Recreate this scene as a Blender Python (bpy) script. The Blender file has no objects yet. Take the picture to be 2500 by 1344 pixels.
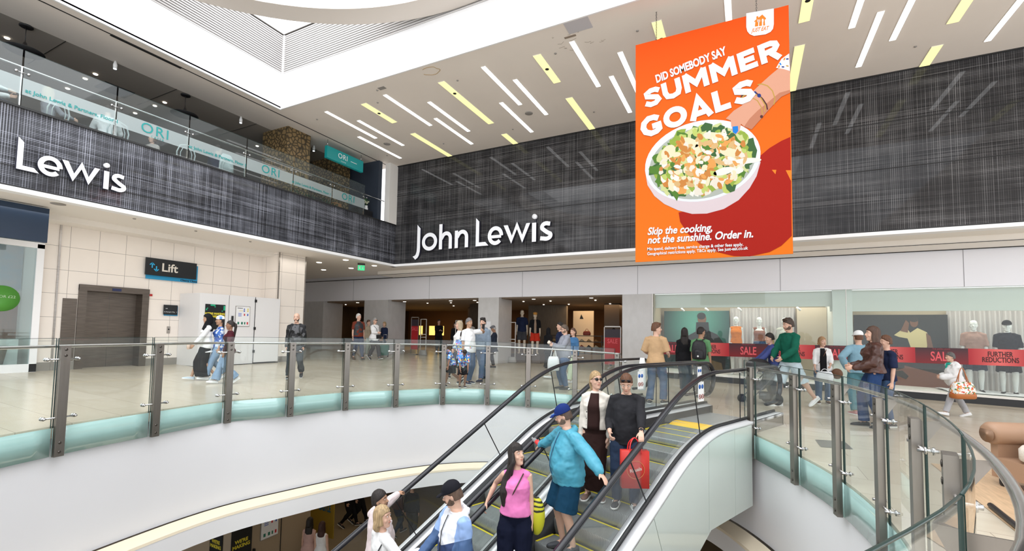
import bpy, bmesh, math, random
from mathutils import Vector, Matrix
random.seed(7)
SC = bpy.context.scene
COL = SC.collection
# ---------------------------------------------------------------- camera
FPX, CYP, CZ = 1129.4, 746.9, 1.6
_y, _p, _r = (math.radians(a) for a in (26.99, 3.265, 0.937))
_fw = Vector((-math.sin(_y)*math.cos(_p), math.cos(_y)*math.cos(_p), math.sin(_p)))
_rt = Vector((math.cos(_y), math.sin(_y), 0)); _up = _rt.cross(_fw)
RT = _rt*math.cos(_r) + _up*math.sin(_r); UP = -_rt*math.sin(_r) + _up*math.cos(_r); FW = _fw
cam_d = bpy.data.cameras.new('camera'); cam = bpy.data.objects.new('camera', cam_d); COL.objects.link(cam)
cam_d.sensor_width = 36; cam_d.lens = 36*FPX/2500; cam_d.shift_y = (CYP-672)/2500; cam_d.clip_end = 300
cam.matrix_world = Matrix(((RT.x, UP.x, -FW.x, 0), (RT.y, UP.y, -FW.y, 0), (RT.z, UP.z, -FW.z, CZ), (0, 0, 0, 1)))
SC.camera = cam
# ---------------------------------------------------------------- world, sun, exposure
w = bpy.data.worlds.new('sky'); SC.world = w; w.use_nodes = True
bg = w.node_tree.nodes['Background']; bg.inputs['Color'].default_value = (0.93, 0.96, 1.0, 1); bg.inputs['Strength'].default_value = 2.1
SC.view_settings.view_transform = 'Standard'; SC.view_settings.look = 'None'
SC.view_settings.exposure = 0.18; SC.view_settings.gamma = 1.0; SC.view_settings.use_curve_mapping = False
def area(name, loc, size, power, rot=(0, 0, 0), color=(1, 1, 1), size_y=None, spread=None):
    l = bpy.data.lights.new(name, 'AREA'); l.energy = power; l.color = color; l.size = size
    if size_y: l.shape = 'RECTANGLE'; l.size_y = size_y
    if spread: l.spread = math.radians(spread)
    o = bpy.data.objects.new(name, l); COL.objects.link(o); o.location = loc; o.rotation_euler = rot
    return o
area('skylight_daylight', (-5.5, 1.5, 12.6), 17, 1700, size_y=17, color=(0.96, 0.98, 1.0))
area('gallery_soffit_light', (-3, 16.0, 4.08), 30, 26, size_y=0.4, color=(1, 0.96, 0.9))
area('gallery_left_light', (-14.2, 6.5, 4.12), 0.4, 32, size_y=12, color=(1, 0.96, 0.9))
# ---------------------------------------------------------------- picking world points on real surfaces
def ray(x, y): return FW + RT*((x-1250)/FPX) - UP*((y-CYP)/FPX)
def fz(x): return 0.037 - 0.028*x                      # the mall floor falls gently to the right
def onfloor(x, y):
    d = ray(x, y); t = (0.037-CZ)/(d.z+0.028*d.x); return Vector((d.x*t, d.y*t, CZ+d.z*t))
def onZ(x, y, z): d = ray(x, y); t = (z-CZ)/d.z; return Vector((d.x*t, d.y*t, z))
def onX(x, y, X): d = ray(x, y); t = X/d.x; return Vector((X, d.y*t, CZ+d.z*t))
def onY(x, y, Y): d = ray(x, y); t = Y/d.y; return Vector((d.x*t, Y, CZ+d.z*t))
# escalator frame: u runs up the escalators towards the shop, v to the right
ET = math.radians(21.3)
EU = Vector((math.sin(ET), math.cos(ET), 0)); EV = Vector((math.cos(ET), -math.sin(ET), 0))
def E(u, v, z): q = EU*u + EV*v; return Vector((q.x, q.y, z))
# ---------------------------------------------------------------- materials
MATS = {}
def sock(b, *names):
    for n in names:
        if n in b.inputs: return b.inputs[n]
def mat(name, col=(0.8, 0.8, 0.8), rough=0.5, metal=0.0, noise=0.0, nscale=8.0, bump=0.0, bscale=40.0, coat=0.0, emit=None, estr=1.0, trans=0.0, ior=1.45, spec=None, stretch=None):
    if name in MATS: return MATS[name]
    m = bpy.data.materials.new(name); m.use_nodes = True; nt = m.node_tree; b = nt.nodes['Principled BSDF']
    b.inputs['Base Color'].default_value = (*col, 1); b.inputs['Roughness'].default_value = rough; b.inputs['Metallic'].default_value = metal
    if spec is not None: b.inputs['Specular IOR Level'].default_value = spec
    if coat: b.inputs['Coat Weight'].default_value = coat; b.inputs['Coat Roughness'].default_value = 0.03
    if trans: b.inputs['Transmission Weight'].default_value = trans
    b.inputs['IOR'].default_value = ior
    if emit: b.inputs['Emission Color'].default_value = (*emit, 1); b.inputs['Emission Strength'].default_value = estr
    tc = mp = None
    if noise or bump:
        tc = nt.nodes.new('ShaderNodeTexCoord'); mp = nt.nodes.new('ShaderNodeMapping'); nt.links.new(tc.outputs['Object'], mp.inputs['Vector'])
        if stretch: mp.inputs['Scale'].default_value = stretch
    if noise:
        n = nt.nodes.new('ShaderNodeTexNoise'); n.inputs['Scale'].default_value = nscale; n.inputs['Detail'].default_value = 5
        nt.links.new(mp.outputs['Vector'], n.inputs['Vector'])
        r = nt.nodes.new('ShaderNodeValToRGB'); nt.links.new(n.outputs['Fac'], r.inputs['Fac'])
        r.color_ramp.elements[0].position = 0.3; r.color_ramp.elements[1].position = 0.7
        r.color_ramp.elements[0].color = (*[c*(1-noise) for c in col], 1); r.color_ramp.elements[1].color = (*[min(1, c*(1+noise)) for c in col], 1)
        nt.links.new(r.outputs['Color'], b.inputs['Base Color'])
    if bump:
        n2 = nt.nodes.new('ShaderNodeTexNoise'); n2.inputs['Scale'].default_value = bscale; n2.inputs['Detail'].default_value = 4
        nt.links.new(mp.outputs['Vector'], n2.inputs['Vector'])
        bp = nt.nodes.new('ShaderNodeBump'); bp.inputs['Strength'].default_value = bump; bp.inputs['Distance'].default_value = 0.02
        nt.links.new(n2.outputs['Fac'], bp.inputs['Height']); nt.links.new(bp.outputs['Normal'], b.inputs['Normal'])
    MATS[name] = m; return m
def glass(name, tint=(0.9, 0.97, 0.95), opacity=0.06, rough=0.02, spec=1.0):
    """thin clear pane: mostly see-through, with true mirror reflection by angle"""
    if name in MATS: return MATS[name]
    m = bpy.data.materials.new(name); m.use_nodes = True; nt = m.node_tree; nt.nodes.clear()
    out = nt.nodes.new('ShaderNodeOutputMaterial'); tr = nt.nodes.new('ShaderNodeBsdfTransparent'); tr.inputs['Color'].default_value = (*tint, 1)
    df = nt.nodes.new('ShaderNodeBsdfDiffuse'); df.inputs['Color'].default_value = (*[min(1, c*0.9) for c in tint], 1)
    gl = nt.nodes.new('ShaderNodeBsdfGlossy'); gl.inputs['Roughness'].default_value = rough; gl.inputs['Color'].default_value = (spec, spec, spec, 1)
    m1 = nt.nodes.new('ShaderNodeMixShader'); m1.inputs['Fac'].default_value = opacity
    fr = nt.nodes.new('ShaderNodeFresnel'); ge = nt.nodes.new('ShaderNodeNewGeometry'); mr = nt.nodes.new('ShaderNodeMapRange')
    mr.inputs[3].default_value = 1.45; mr.inputs[4].default_value = 1/1.45; nt.links.new(ge.outputs['Backfacing'], mr.inputs[0]); nt.links.new(mr.outputs[0], fr.inputs['IOR'])   # same reflection from both faces of a pane
    m2 = nt.nodes.new('ShaderNodeMixShader')
    nt.links.new(tr.outputs[0], m1.inputs[1]); nt.links.new(df.outputs[0], m1.inputs[2])
    nt.links.new(fr.outputs[0], m2.inputs[0]); nt.links.new(m1.outputs[0], m2.inputs[1]); nt.links.new(gl.outputs[0], m2.inputs[2])
    nt.links.new(m2.outputs[0], out.inputs[0]); MATS[name] = m; return m
def nodes_mat(name, fn, rough=0.5, **kw):
    """fn(nt, bsdf, co) wires the base colour; co = object-space coordinates"""
    if name in MATS: return MATS[name]
    m = mat(name, rough=rough, **kw); nt = m.node_tree; b = nt.nodes['Principled BSDF']
    tc = nt.nodes.new('ShaderNodeTexCoord'); fn(nt, b, tc.outputs['Object']); return m
def math_n(nt, op, a, b=None, c=None):
    n = nt.nodes.new('ShaderNodeMath'); n.operation = op
    for i, v in enumerate((a, b, c)):
        if v is None: continue
        if isinstance(v, (int, float)): n.inputs[i].default_value = v
        else: nt.links.new(v, n.inputs[i])
    return n.outputs[0]
def mixc(nt, fac, a, b):
    n = nt.nodes.new('ShaderNodeMix'); n.data_type = 'RGBA'
    if isinstance(fac, (int, float)): n.inputs[0].default_value = fac
    else: nt.links.new(fac, n.inputs[0])
    for i, v in ((6, a), (7, b)):
        if isinstance(v, tuple): n.inputs[i].default_value = (*v, 1)
        else: nt.links.new(v, n.inputs[i])
    return n.outputs[2]
def noise_n(nt, co, scale, detail=3, vec=None, out='Fac'):
    n = nt.nodes.new('ShaderNodeTexNoise'); n.inputs['Scale'].default_value = scale; n.inputs['Detail'].default_value = detail
    if vec:
        mp = nt.nodes.new('ShaderNodeMapping'); mp.inputs['Scale'].default_value = vec; nt.links.new(co, mp.inputs['Vector']); co = mp.outputs[0]
    nt.links.new(co, n.inputs['Vector']); return n.outputs[out]
def sep(nt, co):
    s = nt.nodes.new('ShaderNodeSeparateXYZ'); nt.links.new(co, s.inputs[0]); return s.outputs
# ---------------------------------------------------------------- mesh builder and tagging
class MB:
    def __init__(s): s.v = []; s.f = []; s.m = []; s.cur = 0; s.smooth = []; s.sm = False
    def add(s, vs, fs):
        o = len(s.v); s.v += [tuple(v) for v in vs]
        for f in fs: s.f.append(tuple(i+o for i in f)); s.m.append(s.cur); s.smooth.append(s.sm)
        return s
    def box(s, a, b):
        x0, y0, z0 = a; x1, y1, z1 = b
        x0, x1 = min(x0, x1), max(x0, x1); y0, y1 = min(y0, y1), max(y0, y1); z0, z1 = min(z0, z1), max(z0, z1)
        return s.add([(x0, y0, z0), (x1, y0, z0), (x1, y1, z0), (x0, y1, z0), (x0, y0, z1), (x1, y0, z1), (x1, y1, z1), (x0, y1, z1)],
                     [(0, 3, 2, 1), (4, 5, 6, 7), (0, 1, 5, 4), (1, 2, 6, 5), (2, 3, 7, 6), (3, 0, 4, 7)])
    def obox(s, c, X, Y, Z, h):
        c = Vector(c); vs = []
        for k in (-1, 1):
            for a, b in ((-1, -1), (1, -1), (1, 1), (-1, 1)): vs.append(c + X*(a*h[0]) + Y*(b*h[1]) + Z*(k*h[2]))
        return s.add(vs, [(0, 3, 2, 1), (4, 5, 6, 7), (0, 1, 5, 4), (1, 2, 6, 5), (2, 3, 7, 6), (3, 0, 4, 7)])
    def prism(s, pts, ext):
        """closed polygon (list of 3-D points) extruded by vector ext"""
        n = len(pts); e = Vector(ext); pts = [Vector(p) for p in pts]
        nrm = Vector((0, 0, 0))
        for i in range(n): nrm += pts[i].cross(pts[(i+1) % n])
        if nrm.dot(e) > 0: pts = pts[::-1]
        vs = pts + [p+e for p in pts]
        return s.add(vs, [tuple(range(n)), tuple(range(2*n-1, n-1, -1))] + [((i+1) % n, i, i+n, (i+1) % n+n) for i in range(n)])
    def tube(s, path, r, seg=10, cap=True, closed=False):
        path = [Vector(p) for p in path]; n = len(path); rs = r if isinstance(r, (list, tuple)) else [r]*n; vs = []
        up = None
        for i, p in enumerate(path):
            if closed: t = path[(i+1) % n]-path[i-1]
            else: t = path[min(i+1, n-1)]-path[max(i-1, 0)]
            t.normalize()
            if up is None:
                up = Vector((0, 0, 1)) if abs(t.z) < 0.9 else Vector((1, 0, 0))
            a = t.cross(up); a.normalize(); b = a.cross(t); up = b
            for k in range(seg):
                q = 2*math.pi*k/seg; vs.append(p + a*(math.cos(q)*rs[i]) + b*(math.sin(q)*rs[i]))
        fs = []
        for i in range(n if closed else n-1):
            j = (i+1) % n
            for k in range(seg):
                l = (k+1) % seg; fs.append((i*seg+k, i*seg+l, j*seg+l, j*seg+k))
        if cap and not closed: fs += [tuple(range(seg-1, -1, -1)), tuple((n-1)*seg+k for k in range(seg))]
        old = s.sm; s.sm = True; s.add(vs, fs); s.sm = old; return s
    def cyl(s, a, b, r, seg=14): return s.tube([a, b], r, seg)
    def lathe(s, c, prof, seg=16, axis=Vector((0, 0, 1)), X=Vector((1, 0, 0)), sx=1.0, sy=1.0):
        c = Vector(c); Y = axis.cross(X); vs = []
        for r, h in prof:
            for k in range(seg):
                q = 2*math.pi*k/seg; vs.append(c + X*(math.cos(q)*r*sx) + Y*(math.sin(q)*r*sy) + axis*h)
        fs = []
        for i in range(len(prof)-1):
            for k in range(seg):
                l = (k+1) % seg; fs.append((i*seg+k, i*seg+l, (i+1)*seg+l, (i+1)*seg+k))
        fs += [tuple(range(seg-1, -1, -1)), tuple((len(prof)-1)*seg+k for k in range(seg))]
        old = s.sm; s.sm = True; s.add(vs, fs); s.sm = old; return s
    def ell(s, c, r, seg=12, rings=8, X=Vector((1, 0, 0)), Y=Vector((0, 1, 0)), Z=Vector((0, 0, 1))):
        c = Vector(c); vs = []
        for i in range(1, rings):
            a = math.pi*i/rings
            for k in range(seg):
                q = 2*math.pi*k/seg; vs.append(c + X*(r[0]*math.sin(a)*math.cos(q)) + Y*(r[1]*math.sin(a)*math.sin(q)) - Z*(r[2]*math.cos(a)))
        fs = []; n = rings-1
        for i in range(n-1):
            for k in range(seg):
                l = (k+1) % seg; fs.append((i*seg+k, i*seg+l, (i+1)*seg+l, (i+1)*seg+k))
        b = len(vs); vs += [c - Z*r[2], c + Z*r[2]]
        for k in range(seg):
            l = (k+1) % seg; fs.append((b, l, k)); fs.append((b+1, (n-1)*seg+k, (n-1)*seg+l))
        old = s.sm; s.sm = True; s.add(vs, fs); s.sm = old; return s
    def loft(s, rings, cap=True):
        """rings: list of lists of points, all the same length"""
        n = len(rings[0]); vs = [p for r in rings for p in r]; fs = []
        for i in range(len(rings)-1):
            for k in range(n):
                l = (k+1) % n; fs.append((i*n+k, i*n+l, (i+1)*n+l, (i+1)*n+k))
        if cap: fs += [tuple(range(n-1, -1, -1)), tuple((len(rings)-1)*n+k for k in range(n))]
        old = s.sm; s.sm = True; s.add(vs, fs); s.sm = old; return s
    def grid(s, P):
        """P[i][j] points, open sheet"""
        n = len(P); m = len(P[0]); vs = [p for r in P for p in r]
        return s.add(vs, [(i*m+j, i*m+j+1, (i+1)*m+j+1, (i+1)*m+j) for i in range(n-1) for j in range(m-1)])
    def build(s, name, mats, parent=None, origin=None, local=False):
        me = bpy.data.meshes.new(name)
        O = Vector(origin) if origin is not None else Vector((0, 0, 0))
        if parent is not None and not local: O = parent.location.copy() if parent.parent is None else parent.location + parent.parent.location
        me.from_pydata([tuple(Vector(v)-O) for v in s.v], [], s.f)
        if not isinstance(mats, (list, tuple)): mats = [mats]
        for m in mats: me.materials.append(m)
        me.polygons.foreach_set('material_index', s.m); me.polygons.foreach_set('use_smooth', s.smooth); me.update()
        o = bpy.data.objects.new(name, me); COL.objects.link(o)
        if parent is not None: o.parent = parent
        elif origin is not None: o.location = O
        return o
def tag(o, label=None, cat=None, group=None, kind=None):
    if label: o['label'] = label
    if cat: o['category'] = cat
    if group: o['group'] = group
    if kind: o['kind'] = kind
    return o
def thing(name, loc, label, cat, group=None, rz=0.0):
    o = bpy.data.objects.new(name, None); COL.objects.link(o); o.location = loc; o.rotation_euler = (0, 0, rz); o.empty_display_size = 0.1
    return tag(o, label, cat, group)
def struct(name, mb, mats, origin=None): return tag(mb.build(name, mats, origin=origin), kind='structure')
def text_mesh(body, size, mtl, origin, X, Y, depth=0.01, align='CENTER', bold=0.0, name='lettering', parent=None, shear=0.0, xs=1.0, spacing=1.0, local=False, linesp=1.0):
    """flat or raised lettering laid out along X with Y as its up direction"""
    cu = bpy.data.curves.new(name, 'FONT'); cu.body = body; cu.size = size; cu.extrude = depth/2; cu.offset = bold; cu.align_x = align; cu.align_y = 'CENTER'; cu.shear = shear
    cu.space_character = spacing; cu.space_line = linesp; cu.resolution_u = 3
    t = bpy.data.objects.new(name, cu); COL.objects.link(t); bpy.context.view_layer.update()
    me = bpy.data.meshes.new_from_object(t.evaluated_get(bpy.context.evaluated_depsgraph_get())); bpy.data.objects.remove(t)
    X = Vector(X).normalized(); Y = Vector(Y).normalized(); Z = X.cross(Y); O = Vector(origin)
    P = Vector((0, 0, 0)) if (parent is None or local) else (parent.location.copy() if parent.parent is None else parent.location + parent.parent.location)
    for v in me.vertices: v.co = O + X*(v.co.x*xs) + Y*v.co.y + Z*v.co.z - P
    me.materials.clear(); me.materials.append(mtl); me.name = name
    o = bpy.data.objects.new(name, me); COL.objects.link(o)
    if parent is not None: o.parent = parent
    return o
def join_obj(objs, name):
    """merge finished pieces of ONE part into a single mesh object"""
    bm = bmesh.new(); mats = []
    for o in objs:
        me = o.data; off = len(mats); mats += list(me.materials); b2 = bmesh.new(); b2.from_mesh(me)
        for f in b2.faces: f.material_index += off
        tmp = bpy.data.meshes.new('t'); b2.to_mesh(tmp); b2.free(); bm.from_mesh(tmp); bpy.data.meshes.remove(tmp)
    me = bpy.data.meshes.new(name); bm.to_mesh(me); bm.free()
    for m in mats: me.materials.append(m)
    r = bpy.data.objects.new(name, me); COL.objects.link(r); r.parent = objs[0].parent
    for o in objs: bpy.data.objects.remove(o)
    return r
V = Vector
def lin(a, b, n): return [a+(b-a)*i/(n-1) for i in range(n)]
ORD = ['first', 'second', 'third', 'fourth', 'fifth', 'sixth', 'seventh', 'eighth', 'ninth', 'tenth', 'eleventh', 'twelfth', 'thirteenth', 'fourteenth', 'fifteenth', 'sixteenth']
# ================================================================ SETTING
def grid_fn(base, line, pa, pb, oa, ob, wa, axes, var=0.03):
    """rectangular panel joints: period pa/pb along the two named axes"""
    def fn(nt, b, co):
        s = sep(nt, co); A = s['XYZ'.index(axes[0])]; B = s['XYZ'.index(axes[1])]
        def ln(c, p, o): f = math_n(nt, 'FRACT', math_n(nt, 'DIVIDE', math_n(nt, 'SUBTRACT', c, o), p)); return math_n(nt, 'LESS_THAN', f, wa/p)
        m = math_n(nt, 'MAXIMUM', ln(A, pa, oa), ln(B, pb, ob))
        n = noise_n(nt, co, 3, 4); c2 = mixc(nt, n, tuple(c*(1-var) for c in base), tuple(min(1, c*(1+var)) for c in base))
        nt.links.new(mixc(nt, m, c2, line), b.inputs['Base Color'])
    return fn
def floor_fn(nt, b, co):
    br = nt.nodes.new('ShaderNodeTexBrick'); nt.links.new(co, br.inputs['Vector'])
    br.inputs['Scale'].default_value = 1.0; br.inputs['Brick Width'].default_value = 1.2; br.inputs['Row Height'].default_value = 0.6
    br.inputs['Mortar Size'].default_value = 0.0035; br.inputs['Mortar Smooth'].default_value = 0.3
    br.inputs['Color1'].default_value = (0.62, 0.56, 0.46, 1); br.inputs['Color2'].default_value = (0.56, 0.50, 0.40, 1); br.inputs['Mortar'].default_value = (0.3, 0.26, 0.21, 1)
    n = noise_n(nt, co, 2.2, 6, vec=(1, 3.2, 1)); r = mixc(nt, n, (0.86, 0.84, 0.8), (1.0, 1.0, 1.0))
    mu = nt.nodes.new('ShaderNodeMix'); mu.data_type = 'RGBA'; mu.blend_type = 'MULTIPLY'; mu.inputs[0].default_value = 1
    nt.links.new(br.outputs['Color'], mu.inputs[6]); nt.links.new(r, mu.inputs[7]); nt.links.new(mu.outputs[2], b.inputs['Base Color'])
M_floor = nodes_mat('polished cream tiles', floor_fn, rough=0.22)
M_tileL = nodes_mat('cream wall panels', grid_fn((0.88, 0.81, 0.74), (0.34, 0.3, 0.27), 0.6, 0.6, 5.35, 0.0, 0.009, 'YZ'), rough=0.3)
M_tileX = nodes_mat('cream wall panels side', grid_fn((0.88, 0.81, 0.74), (0.34, 0.3, 0.27), 0.6, 0.6, -15.3, 0.0, 0.009, 'XZ'), rough=0.3)
M_ceil = mat('matt plaster ceiling', (0.84, 0.765, 0.70), 0.8, noise=0.015, nscale=1.2)
M_white = mat('white paint', (0.88, 0.88, 0.89), 0.55)
M_offwhite = mat('off white paint', (0.80, 0.77, 0.73), 0.6)
M_void = mat('white void wall', (0.78, 0.78, 0.80), 0.6, noise=0.01, nscale=1)
M_soffit = mat('pale soffit', (0.88, 0.83, 0.77), 0.6)
M_tan = mat('tan lower soffit', (0.62, 0.54, 0.45), 0.6)
M_fascia = mat('pale grey fascia panels', (0.80, 0.80, 0.85), 0.35)
M_dark = mat('black joint', (0.02, 0.02, 0.02), 0.6)
M_steel = mat('brushed steel', (0.45, 0.42, 0.39), 0.35, 1.0, noise=0.12, nscale=3, stretch=(1, 1, 12))
M_chrome = mat('polished steel', (0.50, 0.50, 0.50), 0.16, 1.0)
M_lift = mat('dark bronze steel', (0.17, 0.145, 0.125), 0.42, 0.9, noise=0.15, nscale=3, stretch=(1, 1, 12))
M_plinth = mat('grey skirting', (0.30, 0.28, 0.25), 0.4, 0.3)
M_black = mat('black plastic', (0.015, 0.015, 0.017), 0.4)
def plaid_fn(dirax, bright):
    """fine woven threads: evenly spaced lines of random strength both ways, thinned in soft patches"""
    def fn(nt, b, co):
        S = sep(nt, co); H = S['XYZ'.index(dirax)]; Z = S[2]
        def threads(c, p, duty, seed):
            q = math_n(nt, 'DIVIDE', c, p); ln = math_n(nt, 'LESS_THAN', math_n(nt, 'FRACT', q), duty)
            w_ = nt.nodes.new('ShaderNodeTexWhiteNoise'); w_.noise_dimensions = '1D'; nt.links.new(math_n(nt, 'ADD', math_n(nt, 'FLOOR', q), seed), w_.inputs['W'])
            return math_n(nt, 'MULTIPLY', ln, math_n(nt, 'POWER', w_.outputs['Value'], .9))
        def patch(vec, s, lo, hi):
            n = noise_n(nt, co, s, 3, vec=vec); mr = nt.nodes.new('ShaderNodeMapRange'); mr.inputs[1].default_value = lo; mr.inputs[2].default_value = hi; nt.links.new(n, mr.inputs[0]); return mr.outputs[0]
        vx = (1, .1, .35) if dirax == 'X' else (.1, 1, .35); vz = (.35, .1, 1.4) if dirax == 'X' else (.1, .35, 1.4)
        a = math_n(nt, 'MULTIPLY', threads(H, .040, .42, 3.0), math_n(nt, 'ADD', patch(vx, 2.6, .36, .66), .22)); h = math_n(nt, 'MULTIPLY', threads(Z, .034, .45, 40.0), math_n(nt, 'ADD', patch(vz, 2.4, .38, .66), .18))
        f = math_n(nt, 'ADD', patch(vx, 5, .3, .8), patch(vz, 5, .3, .8)); m = math_n(nt, 'ADD', math_n(nt, 'ADD', a, h), math_n(nt, 'MULTIPLY', f, .06))
        cl = nt.nodes.new('ShaderNodeClamp'); nt.links.new(math_n(nt, 'MULTIPLY', m, .62), cl.inputs[0])
        nt.links.new(mixc(nt, cl.outputs[0], (0.010, 0.010, 0.012), bright), b.inputs['Base Color'])
    return fn
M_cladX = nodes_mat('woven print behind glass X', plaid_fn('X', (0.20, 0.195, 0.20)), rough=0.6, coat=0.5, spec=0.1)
M_cladY = nodes_mat('woven print behind glass Y', plaid_fn('Y', (0.36, 0.37, 0.43)), rough=0.6, coat=0.5, spec=0.1)  # left copy brighter and bluer, skylight reflection put into the thread colour

# ---- void outline (floor edge)
LEFT = [(137, 1037), (368, 1004), (553, 977), (707, 966), (842, 955), (965, 950), (1080, 946), (1190, 947.5), (1303, 955), (1413, 962), (1488, 966)]
PL = [onfloor(*q) for q in LEFT]
PL = [V((p.x, p.y, 0)) for p in PL]
PR = [V(p) for p in ((0.08, 8.58, 0), (0.60, 7.46, 0), (0.94, 6.43, 0), (1.10, 5.27, 0), (1.06, 4.07, 0), (0.89, 2.87, 0), (0.56, 1.76, 0), (-0.02, 0.72, 0))]
BACK = [V(p) for p in ((-0.75, -0.15, 0), (-1.7, -0.85, 0), (-2.8, -1.25, 0), (-4.0, -1.3, 0), (-5.2, -1.0, 0), (-6.3, -0.3, 0), (-7.15, 0.55, 0), (-7.82, 1.65, 0))]
PL[0] = V((-8.22, 2.83, 0)); PL[1] = V((-8.42, 4.05, 0)); PL[10] = V((-2.62, 10.52, 0)); PL[9] = V((-3.7, 10.72, 0)); PL[8] = V((-4.85, 10.5, 0))
def smooth_curve(P, k=4, closed=True):
    out = []; n = len(P)
    for i in range(n if closed else n-1):
        p0 = P[(i-1) % n] if closed or i > 0 else P[0]; p1 = P[i]; p2 = P[(i+1) % n]; p3 = P[(i+2) % n] if closed or i < n-2 else P[-1]
        for j in range(k):
            t = j/k; out.append(0.5*((2*p1) + (p2-p0)*t + (2*p0-5*p1+4*p2-p3)*t*t + (3*p1-p0-3*p2+p3)*t**3))
    if not closed: out.append(P[-1].copy())
    return out
def relax(P, n):
    for _ in range(n): P = [(P[i-1]+P[i]*2+P[(i+1) % len(P)])/4 for i in range(len(P))]
    return P
arcL = smooth_curve(BACK[-2:] + PL, 4, False)[4:]; arcR = smooth_curve(PR + BACK[:2], 4, False)
arcR = arcR[:-4]; arcB = smooth_curve([PR[-1]] + BACK + [PL[0]], 4, False)[5:-5]
notch = [E(7.75, -6.12, 0), E(7.75, -3.06, 0)]
hole = [p for p in arcL] + [V((p.x, p.y, 0)) for p in notch] + [p for p in arcR] + arcB
wallcurve = relax(smooth_curve(PL + [V((-1.45, 10.0, 0)), V((-0.55, 9.4, 0))] + PR + BACK, 4, True), 8)

# ---- floors
def sheet_with_hole(outer, holes):
    bm = bmesh.new(); es = []
    for loop in [outer]+holes:
        vs = [bm.verts.new(p) for p in loop]; es += [bm.edges.new((vs[i], vs[(i+1) % len(vs)])) for i in range(len(vs))]
    bmesh.ops.triangle_fill(bm, edges=es, use_beauty=True)
    mb = MB(); bm.verts.index_update(); mb.add([v.co.copy() for v in bm.verts], [tuple(v.index for v in f.verts) for f in bm.faces]); bm.free(); return mb
mb = sheet_with_hole([V((-32, -3, 0)), V((14, -3, 0)), V((14, 30, 0)), V((-32, 30, 0))], [hole])
mb.v = [(x, y, fz(x)) for x, y, z in mb.v]
# give it a slab edge all round the opening
n0 = len(mb.v); H2 = hole; 
mb.add([(p.x, p.y, fz(p.x)-d) for d in (0.0, 0.16) for p in H2], [(i, (i+1) % len(H2), (i+1) % len(H2)+len(H2), i+len(H2)) for i in range(len(H2))])
struct('floor', mb, M_floor)
def wall_strip(curve, zt, zb, off_t=0.0, off_b=0.0, cen=V((-3.7, 4.5, 0)), mb=None):
    mb = mb or MB(); n = len(curve); vs = []
    for f, off in ((zt, off_t), (zb, off_b)):
        for i, p in enumerate(curve):
            t = (curve[(i+1) % n]-curve[i-1]).normalized(); nn = V((t.y, -t.x, 0)); 
            if nn.dot(cen-p) < 0: nn = -nn
            z = f(p.x) if callable(f) else f; vs.append(V((p.x, p.y, z)) + nn*off)
    mb.sm = True; mb.add(vs, [(i, (i+1) % n, (i+1) % n+n, i+n) for i in range(n)]); mb.sm = False; return mb
mb = wall_strip(wallcurve, lambda x: fz(x)-0.13, -1.6, -0.06, -0.06)
struct('wall_void', mb, M_void)
mb = wall_strip(wallcurve, -1.6, -1.66, 0.0, 0.26); wall_strip(wallcurve, -1.66, -1.70, 0.26, 0.27, mb=mb)
struct('trim_1', mb, mat('cream cove ledge', (0.82, 0.72, 0.55), 0.5))
mb = wall_strip(wallcurve, -1.70, -2.0, 0.265, 0.265)
struct('trim_2', mb, M_white)
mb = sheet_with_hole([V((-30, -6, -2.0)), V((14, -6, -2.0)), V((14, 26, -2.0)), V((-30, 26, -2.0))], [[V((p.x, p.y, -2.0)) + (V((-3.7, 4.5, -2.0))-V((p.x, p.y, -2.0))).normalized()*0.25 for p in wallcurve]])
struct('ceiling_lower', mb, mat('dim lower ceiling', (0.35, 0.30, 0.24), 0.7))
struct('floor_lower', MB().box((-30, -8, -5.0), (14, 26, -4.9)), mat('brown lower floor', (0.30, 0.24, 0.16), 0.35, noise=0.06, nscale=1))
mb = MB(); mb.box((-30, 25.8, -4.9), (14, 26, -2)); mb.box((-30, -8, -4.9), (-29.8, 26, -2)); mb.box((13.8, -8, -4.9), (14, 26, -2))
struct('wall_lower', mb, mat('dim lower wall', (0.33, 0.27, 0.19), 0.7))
# ---- main ceiling round the skylight well
mb = MB()
mb.box((-12.73, 9.07, 8.33), (14, 14.5, 8.36)); mb.box((7, -8, 8.33), (14, 9.07, 8.36)); mb.box((-12.73, -12, 8.33), (14, -7, 8.36))
struct('ceiling', mb, M_ceil)
mb = MB(); mb.box((-12.78, -7, 8.36), (-12.70, 9.12, 9.44)); mb.box((-12.78, 9.07, 8.36), (7, 9.15, 9.44)); mb.box((7, -7, 8.36), (7.1, 9.15, 10.7)); mb.box((-12.78, -7.1, 8.36), (7.1, -7, 10.7))
mb.box((-12.75, -7, 8.31), (-12.70, 9.09, 8.40)); mb.box((-12.72, 9.06, 8.32), (7, 9.10, 8.40))
struct('wall_skylight_well', mb, M_white)
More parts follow.
